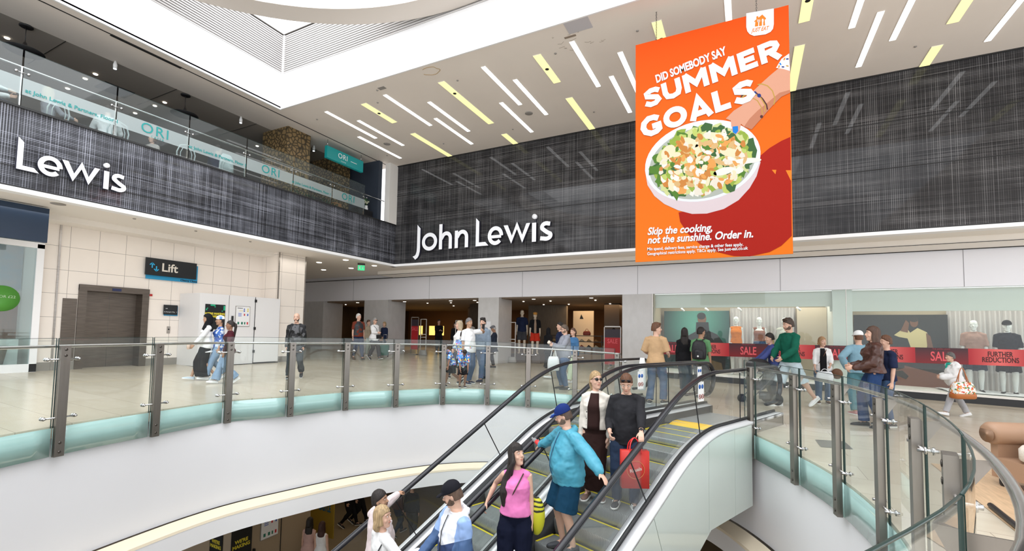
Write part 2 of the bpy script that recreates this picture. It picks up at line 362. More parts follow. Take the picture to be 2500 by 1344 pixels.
# ---- upper dark cladding of the shop front (right) and of the first-floor edge (left)
mb = MB(); mb.box((-12.73, 14.44, 4.28), (14, 14.6, 8.33))
struct('wall_right', mb, M_cladX)
mb = MB(); mb.box((-12.9, -8, 4.28), (-12.73, 14.44, 5.87))
struct('wall_left', mb, M_cladY)
mb = MB()
for z in (5.87, 7.06): mb.box((-12.72, 14.425, z), (14, 14.445, z+0.015))
mb.box((-12.735, -8, 4.68), (-12.72, 14.43, 4.69)); mb.box((-12.74, -8, 5.86), (-12.70, 14.43, 5.90)); mb.box((-12.74, -8, 4.27), (-12.715, 14.43, 4.31)); mb.box((-12.72, 14.41, 4.27), (14, 14.43, 4.31)); mb.box((-12.72, 14.40, 8.30), (14, 14.43, 8.33))
struct('trim_3', mb, M_dark)
mb = MB(); mb.box((-12.9, -8, 4.18), (-12.66, 14.52, 4.27)); mb.box((-12.9, 14.34, 4.18), (14, 14.62, 4.27))
struct('trim_4', mb, M_white)
mb = MB(); mb.box((-32, -8, 4.28), (-12.8, 17.1, 4.31)); mb.box((-12.8, 14.5, 4.28), (14, 17.1, 4.31))
struct('ceiling_gallery', mb, M_soffit)
mb = MB(); mb.box((-15.6, -8, 4.14), (-14.9, 10.64, 4.28)); mb.box((-15.0, 15.9, 4.12), (14, 17.0, 4.28))
struct('trim_5', mb, M_soffit)
mb = MB(); mb.box((-22, 16.95, 4.10), (14, 17.0, 4.13)); mb.box((-15, 15.88, 4.115), (14, 15.92, 4.125))
for k in range(9): x = -11.9 + k*2.75; mb.box((x, 14.85, 4.272), (x+1.25, 14.93, 4.282))
struct('trim_6', mb, M_dark)
# ---- fascia over the shop entrance and windows
mb = MB(); mb.box((-22, 17.0, 3.07), (14, 17.25, 4.28))
struct('wall_fascia', mb, M_fascia)
mb = MB()
for x in (-17.6, -12.9, -8.2, -3.55, 0.95, 5.35): mb.box((x, 16.994, 3.07), (x+0.012, 17.0, 4.12))
struct('trim_7', mb, mat('panel joint', (0.28, 0.28, 0.30), 0.6))
def marble_fn(nt, b, co):
    n = noise_n(nt, co, 5, 8, vec=(1, 1, 0.6)); n2 = noise_n(nt, co, 40, 3)
    c = mixc(nt, n, (0.50, 0.49, 0.48), (0.66, 0.65, 0.65)); nt.links.new(mixc(nt, math_n(nt, 'MULTIPLY', n2, 0.35), c, (0.40, 0.39, 0.38)), b.inputs['Base Color'])
M_marble = nodes_mat('grey marble cladding', marble_fn, rough=0.35)
for i, (a, b, dpt) in enumerate([(-21.6, -19.69, 1.3), (-16.83, -15.33, 1.3), (-10.28, -9.28, 1.2), (-4.1, -3.03, 1.2)]):
    o = MB().box((a, 17.0, fz(b)-0.1), (b, 17.0+dpt, 3.07)).build('marble_column', M_marble, origin=((a+b)/2, 17.4, fz(a)))
    tag(o, ['grey marble pier at the far left end of the shop front, in shadow', 'broad grey marble pier between the first and second entrance openings', 'pale marble pier with a white notice, between the two wide entrances', 'pale marble pier beside the long sale window'][i], 'column', 'marble piers along the shop front')
# ---- lift wall, its pillar and the corridor behind it
mb = MB(); mb.box((-15.9, 4.84, 0.3), (-15.52, 5.6, 4.2)); mb.box((-15.9, 7.16, 0.3), (-15.52, 10.7, 4.2)); mb.box((-15.9, 5.6, 2.66), (-15.52, 7.16, 4.2))
struct('wall_lift', mb, M_tileL)
mb = MB(); mb.box((-15.6, 10.64, 0.3), (-14.6, 11.72, 4.28)); 
for f, v in enumerate(mb.f): pass
o = struct('wall_pillar', mb, [M_tileL, M_tileX])
for p in o.data.polygons:
    if abs(p.normal.y) > 0.5: p.material_index = 1
struct('wall_corridor', MB().box((-32, 11.6, 0.3), (-15.5, 11.72, 4.28)), M_tileX)
mb = MB(); mb.box((-22.1, 11.7, 0.3), (-21.5, 17.0, 2.4)); mb.box((-22.1, 11.7, 2.4), (-21.5, 17.0, 4.28))
struct('wall_far_left', mb, M_offwhite)
mb = MB(); mb.box((-15.54, 4.84, 0.42), (-15.50, 5.6, 0.68)); mb.box((-15.54, 7.16, 0.42), (-15.50, 8.0, 0.68)); mb.box((-14.62, 10.62, 0.40), (-14.58, 11.73, 0.64))
struct('baseboard_left', mb, M_plinth)
mb = MB(); mb.box((-15.53, 5.13, 0.45), (-15.49, 5.17, 4.2)); mb.box((-15.53, 4.82, 0.45), (-15.48, 4.86, 3.6)); mb.box((-14.62, 10.62, 2.6), (-14.58, 10.66, 4.28)); mb.box((-14.6, 11.70, 0.45), (-14.58, 11.74, 4.28))
struct('trim_8', mb, M_steel)
# ---- café level above the left cladding
M_cafedark = mat('dark café ceiling', (0.16, 0.14, 0.12), 0.7)
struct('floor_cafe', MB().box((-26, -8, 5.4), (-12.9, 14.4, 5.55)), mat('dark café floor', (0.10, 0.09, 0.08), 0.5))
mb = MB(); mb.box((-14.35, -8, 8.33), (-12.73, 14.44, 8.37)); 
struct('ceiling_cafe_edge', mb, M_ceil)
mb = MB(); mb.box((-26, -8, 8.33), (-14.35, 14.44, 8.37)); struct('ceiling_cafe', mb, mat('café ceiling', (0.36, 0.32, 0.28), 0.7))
mb = MB(); mb.box((-13.05, -8, 8.32), (-13.02, 14.4, 8.335))
for a, b in ((4.95, 6.45),): mb.box((-13.09, a, 8.31), (-13.01, b, 8.335))
for y in (2.2, 4.6, 7.0, 9.4, 11.8): mb.box((-16.5, y, 8.322), (-14.35, y+0.012, 8.332))
struct('trim_9', mb, M_dark)
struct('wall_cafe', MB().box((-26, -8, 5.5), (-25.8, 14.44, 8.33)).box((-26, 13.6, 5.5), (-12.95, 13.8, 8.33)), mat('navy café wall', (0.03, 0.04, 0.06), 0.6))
mb = MB(); mb.box((-12.95, 13.98, 5.87), (-12.70, 14.44, 8.33)); struct('trim_10', mb, M_offwhite)
def gold_fn(nt, b, co):
    v = nt.nodes.new('ShaderNodeTexVoronoi'); v.inputs['Scale'].default_value = 7; v.feature = 'DISTANCE_TO_EDGE'; nt.links.new(co, v.inputs['Vector'])
    mr = nt.nodes.new('ShaderNodeMapRange'); mr.inputs[1].default_value = 0.02; mr.inputs[2].default_value = 0.2; nt.links.new(v.outputs[0], mr.inputs[0])
    nt.links.new(mixc(nt, mr.outputs[0], (0.03, 0.022, 0.012), (0.24, 0.16, 0.07)), b.inputs['Base Color'])
M_gold = nodes_mat('gold leaf wallpaper', gold_fn, rough=0.4)
for i, (x0, x1, y0, y1) in enumerate([(-14.8, -13.52, 9.95, 10.85), (-15.6, -14.4, 12.55, 13.5)]):
    tag(MB().box((x0, y0, 5.5), (x1, y1, 8.33)).build('wallpapered_column', M_gold, origin=((x0+x1)/2, (y0+y1)/2, 5.5)), ['square column papered in gold leaves in the café, left of the teal sign', 'darker gold-papered column at the right end of the café'][i], 'column')
# ---- louvred screens round the skylight
M_slat = mat('white aluminium slats', (0.62, 0.60, 0.59), 0.5)
def louvre(name, a, b, label):
    mb = MB(); d = (b-a).normalized(); nrm = V((-d.y, d.x, 0)); n = 18
    for k in range(n):
        z = 9.46 + k*(10.62-9.46)/(n-1); mb.obox((a+b)/2 + V((0, 0, z)), d, nrm, V((0, 0, 1)), ((b-a).length/2, 0.03, 0.017))
    mb.cur = 1; mb.obox((a+b)/2 + V((0, 0, 10.67)), d, nrm, V((0, 0, 1)), ((b-a).length/2, 0.05, 0.012))
    back = (a+b)/2 + nrm*(0.09 if nrm.dot((a+b)/2-V((-5, 2, 0))) > 0 else -0.09); mb.cur = 2; mb.obox(back + V((0, 0, 10.04)), d, nrm, V((0, 0, 1)), ((b-a).length/2, 0.01, 0.60))  # near-black sheet behind the slats, shade of the gaps put into its colour
    mb.cur = 1; L = (b-a).length; 
    for s in (0.0, 0.35, 0.52, 0.70, 0.88, 1.0): mb.obox(a + d*(L*s) + nrm*(0.04 if nrm.dot((a+b)/2-V((-5, 2, 0))) > 0 else -0.04) + V((0, 0, 10.05)), d, nrm, V((0, 0, 1)), (0.02, 0.015, 0.62))
    return tag(mb.build(name, [M_slat, mat('dark louvre frame', (0.08, 0.07, 0.06), 0.5), mat('louvre gap shade', (0.02, 0.018, 0.016), 0.9)], origin=((a+b)/2)), label, 'louvre screen')
louvre('louvre_screen', V((-12.72, -7, 0)), V((-12.72, 9.05, 0)), 'white louvred screen above the left side of the skylight well')
louvre('louvre_screen', V((-12.66, 9.09, 0)), V((7, 9.07, 0)), 'white louvred screen above the far side of the skylight well')
mb = MB(); C0 = V((-6.0, 1.85, 0)); N = 96; vs = []
for r, z in ((6.62, 9.5), (7.2, 9.5), (7.2, 10.2), (6.62, 10.2)):
    for k in range(N): q = 2*math.pi*k/N; vs.append(C0 + V((math.cos(q)*r, math.sin(q)*r, z)))
mb.sm = False; mb.add(vs, [(j*N+k, j*N+(k+1) % N, ((j+1) % 4)*N+(k+1) % N, ((j+1) % 4)*N+k) for j in range(4) for k in range(N)])
struct('ceiling_ring', mb, mat('ring plaster', (.66, .60, .545), .8))
# ================================================================ BALUSTRADE ROUND THE OPENING
CEN = V((-3.7, 4.6, 0))
M_post = mat('satin steel posts', (0.30, 0.27, 0.245), 0.38, 1.0, noise=0.1, nscale=2, stretch=(8, 8, 1))
M_screw = mat('dark screw', (0.12, 0.11, 0.10), 0.3, 1.0)
M_clear = glass('clear guard glass', (0.93, 0.975, 0.955), 0.035)
M_teal = mat('teal back-painted glass', (0.33, 0.52, 0.49), 0.12, noise=0.05, nscale=2, coat=0.6)
M_edge = mat('green glass edge', (0.012, 0.034, 0.029), 0.3)
def inward(t, p):
    n = V((t.y, -t.x, 0)); return n if n.dot(CEN-p) > 0 else -n
def make_post(first=None):
    root = bpy.data.objects.new('balustrade_post', None); COL.objects.link(root); root.empty_display_size = 0.1
    # local: +x along the rail, +y towards the void
    MB().box((-0.055, 0.03, -0.40), (0.055, 0.085, 1.06)).build('upright', M_post, root, local=True)
    for z in (-0.34, -0.22, 0.93, 1.01):
        MB().lathe((0, 0.085, z), [(0.0, 0.001), (0.018, 0.001), (0.018, 0.004), (0.008, 0.006), (0.0, 0.006)], 12, V((0, 1, 0)), V((1, 0, 0))).build('screw', M_screw, root, local=True)
    for z in (0.11, 0.88):
        mb = MB(); mb.cyl((-0.17, 0.045, z), (0.17, 0.045, z), 0.011)
        for sx in (-0.17, 0.17):
            mb.cyl((sx, -0.03, z), (sx, 0.075, z), 0.012); mb.lathe((sx, 0.03, z), [(0.024, 0), (0.026, 0.006), (0.024, 0.012)], 14, V((0, 1, 0)), V((1, 0, 0))); mb.lathe((sx, -0.012, z), [(0.024, 0), (0.026, 0.006), (0.024, 0.012)], 14, V((0, 1, 0)), V((1, 0, 0)))
        mb.build('glass_clamp', M_chrome, root, local=True)
    MB().prism([(-0.004, 0.03, 0.85), (-0.004, 0.03, 1.04), (-0.004, -0.085, 1.05), (-0.004, -0.085, 1.03)], (0.008, 0, 0)).build('bracket', M_post, root, local=True)
    return root
post0 = make_post()
def copy_tree(o, parent=None):
    c = o.copy(); COL.objects.link(c); c.parent = parent
    for ch in o.children: copy_tree(ch, c)
    return c
used = [False]
def put_post(p, t, label):
    n = inward(t, p); o = post0 if not used[0] else copy_tree(post0); used[0] = True
    x = t.normalized();
    if x.cross(n).z < 0: x = -x
    o.location = (p.x, p.y, fz(p.x)); o.rotation_euler = (0, 0, math.atan2(x.y, x.x)); tag(o, label, 'railing post', 'steel posts of the glass balustrade')
M_skirtedge = M_edge
def put_pane(a, b, label, curve=None):
    pts = curve or [a, b]; L = [0.0]
    for p, q in zip(pts[:-1], pts[1:]): L.append(L[-1]+(q-p).length)
    c = pts[len(pts)//2]; root = thing('glass_pane', (c.x, c.y, fz(c.x)), label, 'glass panel', 'glass panes of the balustrade round the opening')
    Q = []; N = []
    for i, p in enumerate(pts):
        t = (pts[min(i+1, len(pts)-1)]-pts[max(i-1, 0)]).normalized(); n = inward(t, p); g = 0.012 if i == 0 else (-0.012 if i == len(pts)-1 else 0)
        Q.append(p+t*g+n*0.018); N.append(n)
    mb = MB(); mb.sm = True; mb.grid([[q+V((0, 0, fz(q.x)+h)) for q in Q] for h in (-0.02, 1.16)]); mb.build('pane', M_clear, root)
    MB().loft([[q+V((0, 0, fz(q.x)-0.39)), q+n*0.01+V((0, 0, fz(q.x)-0.39)), q+n*0.01+V((0, 0, fz(q.x)-0.02)), q+V((0, 0, fz(q.x)-0.02))] for q, n in zip(Q, N)]).build('skirt', M_teal, root)
    mb = MB(); mb.loft([[q-n*0.004+V((0, 0, fz(q.x)+1.158)), q+n*0.004+V((0, 0, fz(q.x)+1.158)), q+n*0.004+V((0, 0, fz(q.x)+1.163)), q-n*0.004+V((0, 0, fz(q.x)+1.163))] for q, n in zip(Q, N)])
    for i in (0, -1):
        t = (Q[1]-Q[0]).normalized(); mb.obox(Q[i]+V((0, 0, fz(Q[i].x)+0.57)), t, N[i], V((0, 0, 1)), (0.0035, 0.006, 0.59))
    mb.build('polished_edge', M_edge, root)
def tang(P, i): return (P[min(i+1, len(P)-1)]-P[max(i-1, 0)]).normalized()
PLx = [V((-7.15, 0.55, 0)), V((-7.82, 1.65, 0))] + PL
posL = ['leftmost', 'second from the left', 'third from the left', 'fourth from the left', 'fifth from the left', 'sixth from the left', 'seventh from the left, beside the children', 'eighth from the left', 'ninth from the left', 'tenth from the left', 'last before the escalator']
for i, p in enumerate(PL): put_post(p, tang(PL, i), 'slim steel post of the far glass balustrade, ' + posL[i])
posR = ['against the right side of the escalator', 'second to the right of the escalator', 'third to the right of the escalator', 'fourth to the right of the escalator', 'fifth to the right of the escalator', 'second nearest the viewer', 'cut by the lower right edge of the view', 'just below the view']
for i, p in enumerate(PR[:7]): put_post(p, tang(PR, i), 'flat steel post of the near balustrade, ' + posR[i])
def sub_curve(P, i, sh):
    c = smooth_curve(P, 6, False); seg = c[i*6:i*6+7]; out = []
    for k, p in enumerate(seg): j = i*6+k; t = (c[min(j+1, len(c)-1)]-c[max(j-1, 0)]).normalized(); out.append(p+t*sh)
    return out
for i in range(len(PLx)-1): put_pane(None, None, 'clear glass pane with a teal foot on the far side, %s from the left' % ORD[i], sub_curve(PLx, i, -0.07))
for i in range(7): put_pane(None, None, 'clear glass pane with a teal foot on the near side, %s from the escalator' % ORD[i], sub_curve(PR, i, 0.09))
put_pane(PR[0]+tang(PR, 0)*(-0.30), PR[0]+tang(PR, 0)*0.085, 'narrow clear glass pane filling the gap beside the escalator')
def rail(P, label, ext0=None, off=-0.09):
    c = smooth_curve(P, 6, False); pts = []
    for i, p in enumerate(c):
        t = (c[min(i+1, len(c)-1)]-c[max(i-1, 0)]).normalized(); q = p + inward(t, p)*off; pts.append(V((q.x, q.y, fz(q.x)+1.045)))
    o = MB().tube(pts, 0.021, 12).build('handrail', M_chrome, origin=pts[0]); tag(o, label, 'handrail')
rail(PLx, 'polished round handrail of the far balustrade')
rail(PR, 'polished round handrail of the near balustrade curving to the lower right')

# ================================================================ ESCALATORS
ZR, UK, TA, UEND, UBOT = 1.055, 6.32, 0.568, 9.33, -3.2
def zoff(u, base, r=0.75):
    """height of a line that is level above the knee and falls below it, rounded over r metres"""
    d = u-UK
    if d >= r: return base
    if d <= -r: return base + TA*d
    s = (r-d); return base - TA*s*s/(4*r)
M_rubber = mat('black rubber handrail', (0.012, 0.012, 0.016), 0.22)
M_deck = mat('brushed aluminium deck', (0.82, 0.82, 0.84), 0.4, 0.35)
M_deckin = mat('grey inner deck', (0.66, 0.67, 0.69), 0.35, 0.45)
M_skirt = mat('black skirt panel', (0.02, 0.02, 0.022), 0.35)
M_egl = glass('escalator glass', (0.93, 0.97, 0.955), 0.03)
M_mint = mat('pale green coated glass panels', (0.62, 0.68, 0.635), 0.14, noise=0.02, nscale=1, coat=0.5)
M_yel = mat('yellow step edge', (0.75, 0.62, 0.03), 0.5)
M_comb = mat('yellow comb', (0.85, 0.52, 0.03), 0.5)
def step_fn(nt, b, co):
    vm = nt.nodes.new('ShaderNodeVectorMath'); vm.operation = 'DOT_PRODUCT'; vm.inputs[1].default_value = (EV.x, EV.y, 0); nt.links.new(co, vm.inputs[0])
    f = math_n(nt, 'FRACT', math_n(nt, 'DIVIDE', vm.outputs['Value'], 0.024)); m = math_n(nt, 'LESS_THAN', f, 0.45)
    nt.links.new(mixc(nt, m, (0.40, 0.41, 0.41), (0.26, 0.27, 0.27)), b.inputs['Base Color'])
M_step = nodes_mat('ribbed aluminium step', step_fn, rough=0.35, metal=0.55)
M_tread = mat('worn step tread', (0.30, 0.32, 0.32), 0.4, 0.5, noise=0.1, nscale=6, stretch=(6, 1, 1))
def eq(v, pts, name, m, root, dv):
    """thin plate at constant v from a closed outline of (u,z)"""
    return MB().prism([E(u, v, z) for u, z in pts], EV*dv).build(name, m, root)
def stepz(u):
    k = math.floor((7.56-u)/0.36); u1 = 7.56-0.36*k; return min(0.045, zoff(u1-0.36, 0.075, 0.5))
def escalator(vl, vr, label, outer_l, outer_r):
    root = thing('escalator', E(8.6, (vl+vr)/2, 0.04), label, 'escalator', 'pair of escalators'); us = lin(UBOT, UEND, 90)
    for v in (vl, vr):
        # handrail: top run, newel turn and short return
        path = [(u, zoff(u, ZR)) for u in us]; cz = ZR-0.33
        for k in range(1, 13): a = math.pi/2 - math.pi*k/12; path.append((UEND+0.33*math.cos(a)*1.05, cz+0.33*math.sin(a)))
        for k in range(1, 4): path.append((UEND-0.12*k, cz-0.33))
        rings = []
        for i, (u, z) in enumerate(path):
            a = path[max(i-1, 0)]; b = path[min(i+1, len(path)-1)]; tx, tz = b[0]-a[0], b[1]-a[1]; L = math.hypot(tx, tz); nx, nz = -tz/L, tx/L
            rings.append([E(u+nx*h, v+w, z+nz*h) for w, h in ((-0.04, -0.022), (-0.04, 0.004), (-0.028, 0.02), (0, 0.026), (0.028, 0.02), (0.04, 0.004), (0.04, -0.022), (0.02, -0.026), (-0.02, -0.026))])
        MB().loft(rings).build('handrail', M_rubber, root)
        # glass panels with slanting joints
        cuts = [-3.0, -1.45, 0.1, 1.65, 3.2, 4.75, 6.3, 7.85, 9.2]
        def top(u): return (u, zoff(u, ZR-0.05))
        def bot(u):
            s = 1 if u < UK-0.6 else (0 if u > UK+0.6 else 0.5-(u-UK)/1.2); h = 0.72
            uu = u + s*h*0.494*0.95; return (uu, zoff(uu, 0.27))
        for i in range(len(cuts)-1):
            uu = lin(cuts[i]+0.008, cuts[i+1]-0.008, 8); T = [top(u) for u in uu]; Bt = [bot(u) for u in uu]
            if i == len(cuts)-2:
                T = T[:-1]; Bt = Bt[:-1]; cz2 = 0.66
                for k in range(0, 9): a = math.pi/2*(1-k/8); T.append((9.2+0.36*math.cos(a), cz2+(zoff(9, ZR-0.05)-cz2)*math.sin(a))); Bt.append((9.2+0.10*k/8, 0.27))
            mb = MB(); mb.grid([[E(u, v, z) for u, z in T], [E(u, v, z) for u, z in Bt]]); mb.build('balustrade_glass', M_egl, root)
            if 0 < i: a, b = top(cuts[i]), bot(cuts[i]); MB().obox((E(a[0], v, a[1])+E(b[0], v, b[1]))/2, (E(b[0], v, b[1])-E(a[0], v, a[1])).normalized(), EV, ((E(b[0], v, b[1])-E(a[0], v, a[1])).normalized()).cross(EV), (math.hypot(a[0]-b[0], a[1]-b[1])/2, 0.006, 0.006)).build('glass_joint', M_black, root)
        MB().loft([[E(u, v-0.02, zoff(u, 0.235)), E(u, v+0.02, zoff(u, 0.235)), E(u, v+0.018, zoff(u, 0.27)), E(u, v-0.018, zoff(u, 0.27))] for u in us]).build('glass_channel', M_skirt, root)
    for sgn, v, out in ((-1, vl, outer_l), (1, vr, outer_r)):
        rl = []; ri = []
        for u in us:
            z = zoff(u, 0.235)
            rl.append([E(u, v+sgn*0.02, z), E(u, v+sgn*out, z), E(u, v+sgn*out, z-0.05), E(u, v+sgn*0.02, z-0.05)])
            ri.append([E(u, v-sgn*0.02, z), E(u, v-sgn*0.125, z-0.035), E(u, v-sgn*0.125, z-0.07), E(u, v-sgn*0.02, z-0.05)])
        MB().loft(rl).build('outer_deck', M_deck, root); MB().loft(ri).build('inner_deck', M_deckin, root)
        mb = MB(); mb.loft([[E(u, v-sgn*0.125, zoff(u, 0.20)), E(u, v-sgn*0.13, zoff(u, 0.20)), E(u, v-sgn*0.13, zoff(u, -0.50)), E(u, v-sgn*0.125, zoff(u, -0.50))] for u in us]); mb.build('skirt', M_skirt, root)
    # landing plate, comb and truss box
    a, b = vl+0.13, vr-0.13
    mb = MB(); mb.add([E(u, v, fz(E(u, v, 0).x)+0.012) for u in (7.9, 9.25) for v in (a, b)], [(0, 1, 3, 2)]); mb.build('landing_plate', mat('ribbed landing plate', (0.55, 0.56, 0.57), 0.35, 0.6), root)
    mb = MB(); z0 = 0.062; mb.prism([E(7.62, a, z0-0.03), E(7.92, a, z0-0.02), E(7.92, a, z0+0.012), E(7.80, a, z0+0.012)], EV*(b-a)); mb.build('comb', M_comb, root)
    for v, s in ((vl-outer_l, 1), (vr+outer_r, -1)):
        mb = MB(); mb.prism([E(u, v, z) for u, z in ((9.28, 0.0), (9.28, 0.235), (8.0, 0.235), (8.0, 0.0))], EV*(0.02*s)); mb.build('end_panel', M_steel, root)
    mb = MB(); mb.prism([E(9.28, vr-0.13, 0), E(9.28, vr-0.13, 0.19), E(9.30, vr+outer_r, 0.235), E(9.30, vr+outer_r, 0)], EU*0.02); mb.prism([E(9.28, vl+0.13, 0), E(9.28, vl+0.13, 0.19), E(9.30, vl-outer_l, 0.235), E(9.30, vl-outer_l, 0)], EU*0.02); mb.build('end_cap', M_steel, root)
    # underside and side cladding of the truss
    mb = MB(); low = [(7.9, -1.08), (6.46, -1.08)] + [(6.46-k, -1.08-k*0.56) for k in (2, 4, 6.8)]
    for (u0, z0), (u1, z1) in zip(low[:-1], low[1:]): mb.add([E(u0, vl-outer_l+0.02, z0), E(u0, vr+outer_r-0.02, z0), E(u1, vr+outer_r-0.02, z1), E(u1, vl-outer_l+0.02, z1)], [(0, 1, 2, 3)])
    mb.build('underside', mat('tan escalator soffit', (0.60, 0.52, 0.45), 0.6), root)
    for v, s in ((vl-outer_l, 1), (vr+outer_r, -1)):
        cu = [7.9, 7.25, 6.4, 5.0, 3.6, 2.2, 0.8, -0.6]
        for i in range(len(cu)-1):
            def lo(u): return (u, -1.08) if u >= 6.46 else (u, -1.08-(6.46-u)*0.56)
            s0 = 0 if i < 3 else 0.45
            s1 = 0 if i+1 < 3 else 0.45
            u0, u1 = cu[i]-0.004, cu[i+1]+0.004
            T = [(u, zoff(u, 0.19)) for u in lin(u0, u1, 7)]; Bp = [lo(u1+s1), lo(u0+s0)] if not (u1+s1 < 6.46 < u0+s0) else [lo(u1+s1), (6.46, -1.08), lo(u0+s0)]
            eq(v, T+Bp, 'side_panel', M_mint, root, 0.015*s)
    # steps
    for k in range(29):
        u1 = 7.56-0.36*k; u0 = u1-0.36; zt = stepz(u1-0.01); zl = stepz(u0-0.01)
        mb = MB(); v0, v1 = a+0.004, b-0.004
        mb.cur = 1; mb.add([E(u0, v0, zt), E(u0, v1, zt), E(u1, v1, zt), E(u1, v0, zt)], [(0, 3, 2, 1)])
        mb.cur = 0; h = zt-zl+0.02
        if h > 0.03:
            prof = [(0.0, 0.0), (-0.012, -0.02), (-0.004, -h*0.5), (0.03, -h)]
            P = [[E(u0+du, v, zt+dz) for v in (v0, v1)] for du, dz in prof]; mb.sm = True; mb.grid(P); mb.sm = False
        mb.cur = 2
        for q in (v0, v1-0.035): mb.add([E(u0, q, zt+0.002), E(u0, q+0.035, zt+0.002), E(u1, q+0.035, zt+0.002), E(u1, q, zt+0.002)], [(0, 3, 2, 1)])
        mb.add([E(u1-0.035, v0, zt+0.002), E(u1-0.035, v1, zt+0.002), E(u1, v1, zt+0.002), E(u1, v0, zt+0.002)], [(0, 3, 2, 1)])
        mb.cur = 3; mb.add([E(u0, v0, zt-0.002), E(u0, v0, zt-0.2), E(u1, v0, zt-0.2), E(u1, v0, zt-0.002)], [(0, 1, 2, 3)])
        mb.build('step', [M_step, M_tread, M_yel, M_skirt], root)
    return root
escA = escalator(-5.95, -4.71, 'left escalator, with the couple seen from behind riding up', 0.13, 0.122)
escB = escalator(-4.46, -3.19, 'right escalator, with five people riding down beside the pale glass side panels', 0.122, 0.16)
M_blue = mat('sign blue', (0.02, 0.12, 0.45), 0.4); M_signw = mat('sign white', (0.85, 0.85, 0.85), 0.4); M_red = mat('sign red', (0.6, 0.03, 0.03), 0.4)
def sticker(u, v, z, root, h=0.30):
    mb = MB(); Z = V((0, 0, 1)); c = E(u, v+0.006, z); mb.obox(c, EU, EV, Z, (0.085, 0.002, h/2)); mb.cur = 1
    for s in (-0.04, 0.04): mb.lathe(E(u+s, v+0.009, z+0.07), [(0.033, -0.001), (0.033, 0.001)], 16, EV, EU)
    mb.cur = 2
    for s in (-0.04, 0.04):
        pts = [E(u+s+0.03*math.cos(q), v+0.011, z-0.07+0.03*math.sin(q)) for q in lin(0, 2*math.pi, 17)[:-1]]; mb.tube(pts, 0.005, 5, closed=True)
        mb.tube([E(u+s-0.02, v+0.011, z-0.05), E(u+s+0.02, v+0.011, z-0.09)], 0.004, 5)
    mb.build('safety_sticker', [M_signw, M_blue, mat('sticker brown red', (0.35, 0.12, 0.10), 0.5)], root)
sticker(6.93, -4.46, 0.83, escB); sticker(9.04, -4.46, 0.83, escB); sticker(6.5, -3.19, 0.80, escB, 0.28)
# ================================================================ SIGNS AND LETTERING
M_letter = mat('white acrylic letters', (0.86, 0.87, 0.90), 0.35, emit=(0.9, 0.92, 1.0), estr=0.12)
M_letside = mat('dark letter returns', (0.03, 0.03, 0.05), 0.4)
def flat_strip(mb, L, R, O, X, Y, dep, closed=False):
    """solid band between two 2-D edge lists, raised from the wall by dep"""
    Z = X.cross(Y); n = len(L); P = lambda q, h: O + X*q[0] + Y*q[1] + Z*h; m = n if closed else n-1; vs = []
    for q in L: vs.append(P(q, dep))
    for q in R: vs.append(P(q, dep))
    for q in L: vs.append(P(q, 0.02))
    for q in R: vs.append(P(q, 0.02))
    mb.cur = 0; fr = [(i, (i+1) % n, (i+1) % n+n, i+n) for i in range(m)]; s0 = len(mb.f); mb.add(vs, fr); o = len(mb.v)-4*n; mb.cur = 1
    sd = [(i, i+2*n, (i+1) % n+2*n, (i+1) % n) for i in range(m)] + [(i+n, (i+1) % n+n, (i+1) % n+3*n, i+3*n) for i in range(m)] + [(i+2*n, i+3*n, (i+1) % n+3*n, (i+1) % n+2*n) for i in range(m)]
    if not closed: sd += [(0, n, 3*n, 2*n), (n-1, 3*n-1, 4*n-1, 2*n-1)]
    for f in sd: mb.f.append(tuple(i+o for i in f)); mb.m.append(1); mb.smooth.append(False)
def stroke2(mb, pts, w, O, X, Y, dep, closed=False, cuts=None):
    n = len(pts); L = []; R = []
    for i in range(n):
        p = pts[i]; a = pts[(i-1) % n] if (closed or i > 0) else None; b = pts[(i+1) % n] if (closed or i < n-1) else None
        def un(u, v): d = (v[0]-u[0], v[1]-u[1]); l = math.hypot(*d) or 1; return (d[0]/l, d[1]/l)
        d1 = un(a, p) if a else un(p, b); d2 = un(p, b) if b else un(a, p); nx, ny = -(d1[1]+d2[1]), d1[0]+d2[0]; l = math.hypot(nx, ny) or 1; nx /= l; ny /= l; k = max(.45, nx*-d1[1]+ny*d1[0]); ww = w/2/k
        L.append((p[0]+nx*ww, p[1]+ny*ww)); R.append((p[0]-nx*ww, p[1]-ny*ww))
    if cuts:
        for i, (x, y) in cuts.items(): (L if i[0] == 'L' else R)[int(i[1:])] = (x, y)
    flat_strip(mb, L, R, O, X, Y, dep, closed)
def arc(cx, cy, rx, ry, a0, a1, n=14): return [(cx+rx*math.cos(math.radians(a0+(a1-a0)*i/(n-1))), cy+ry*math.sin(math.radians(a0+(a1-a0)*i/(n-1)))) for i in range(n)]
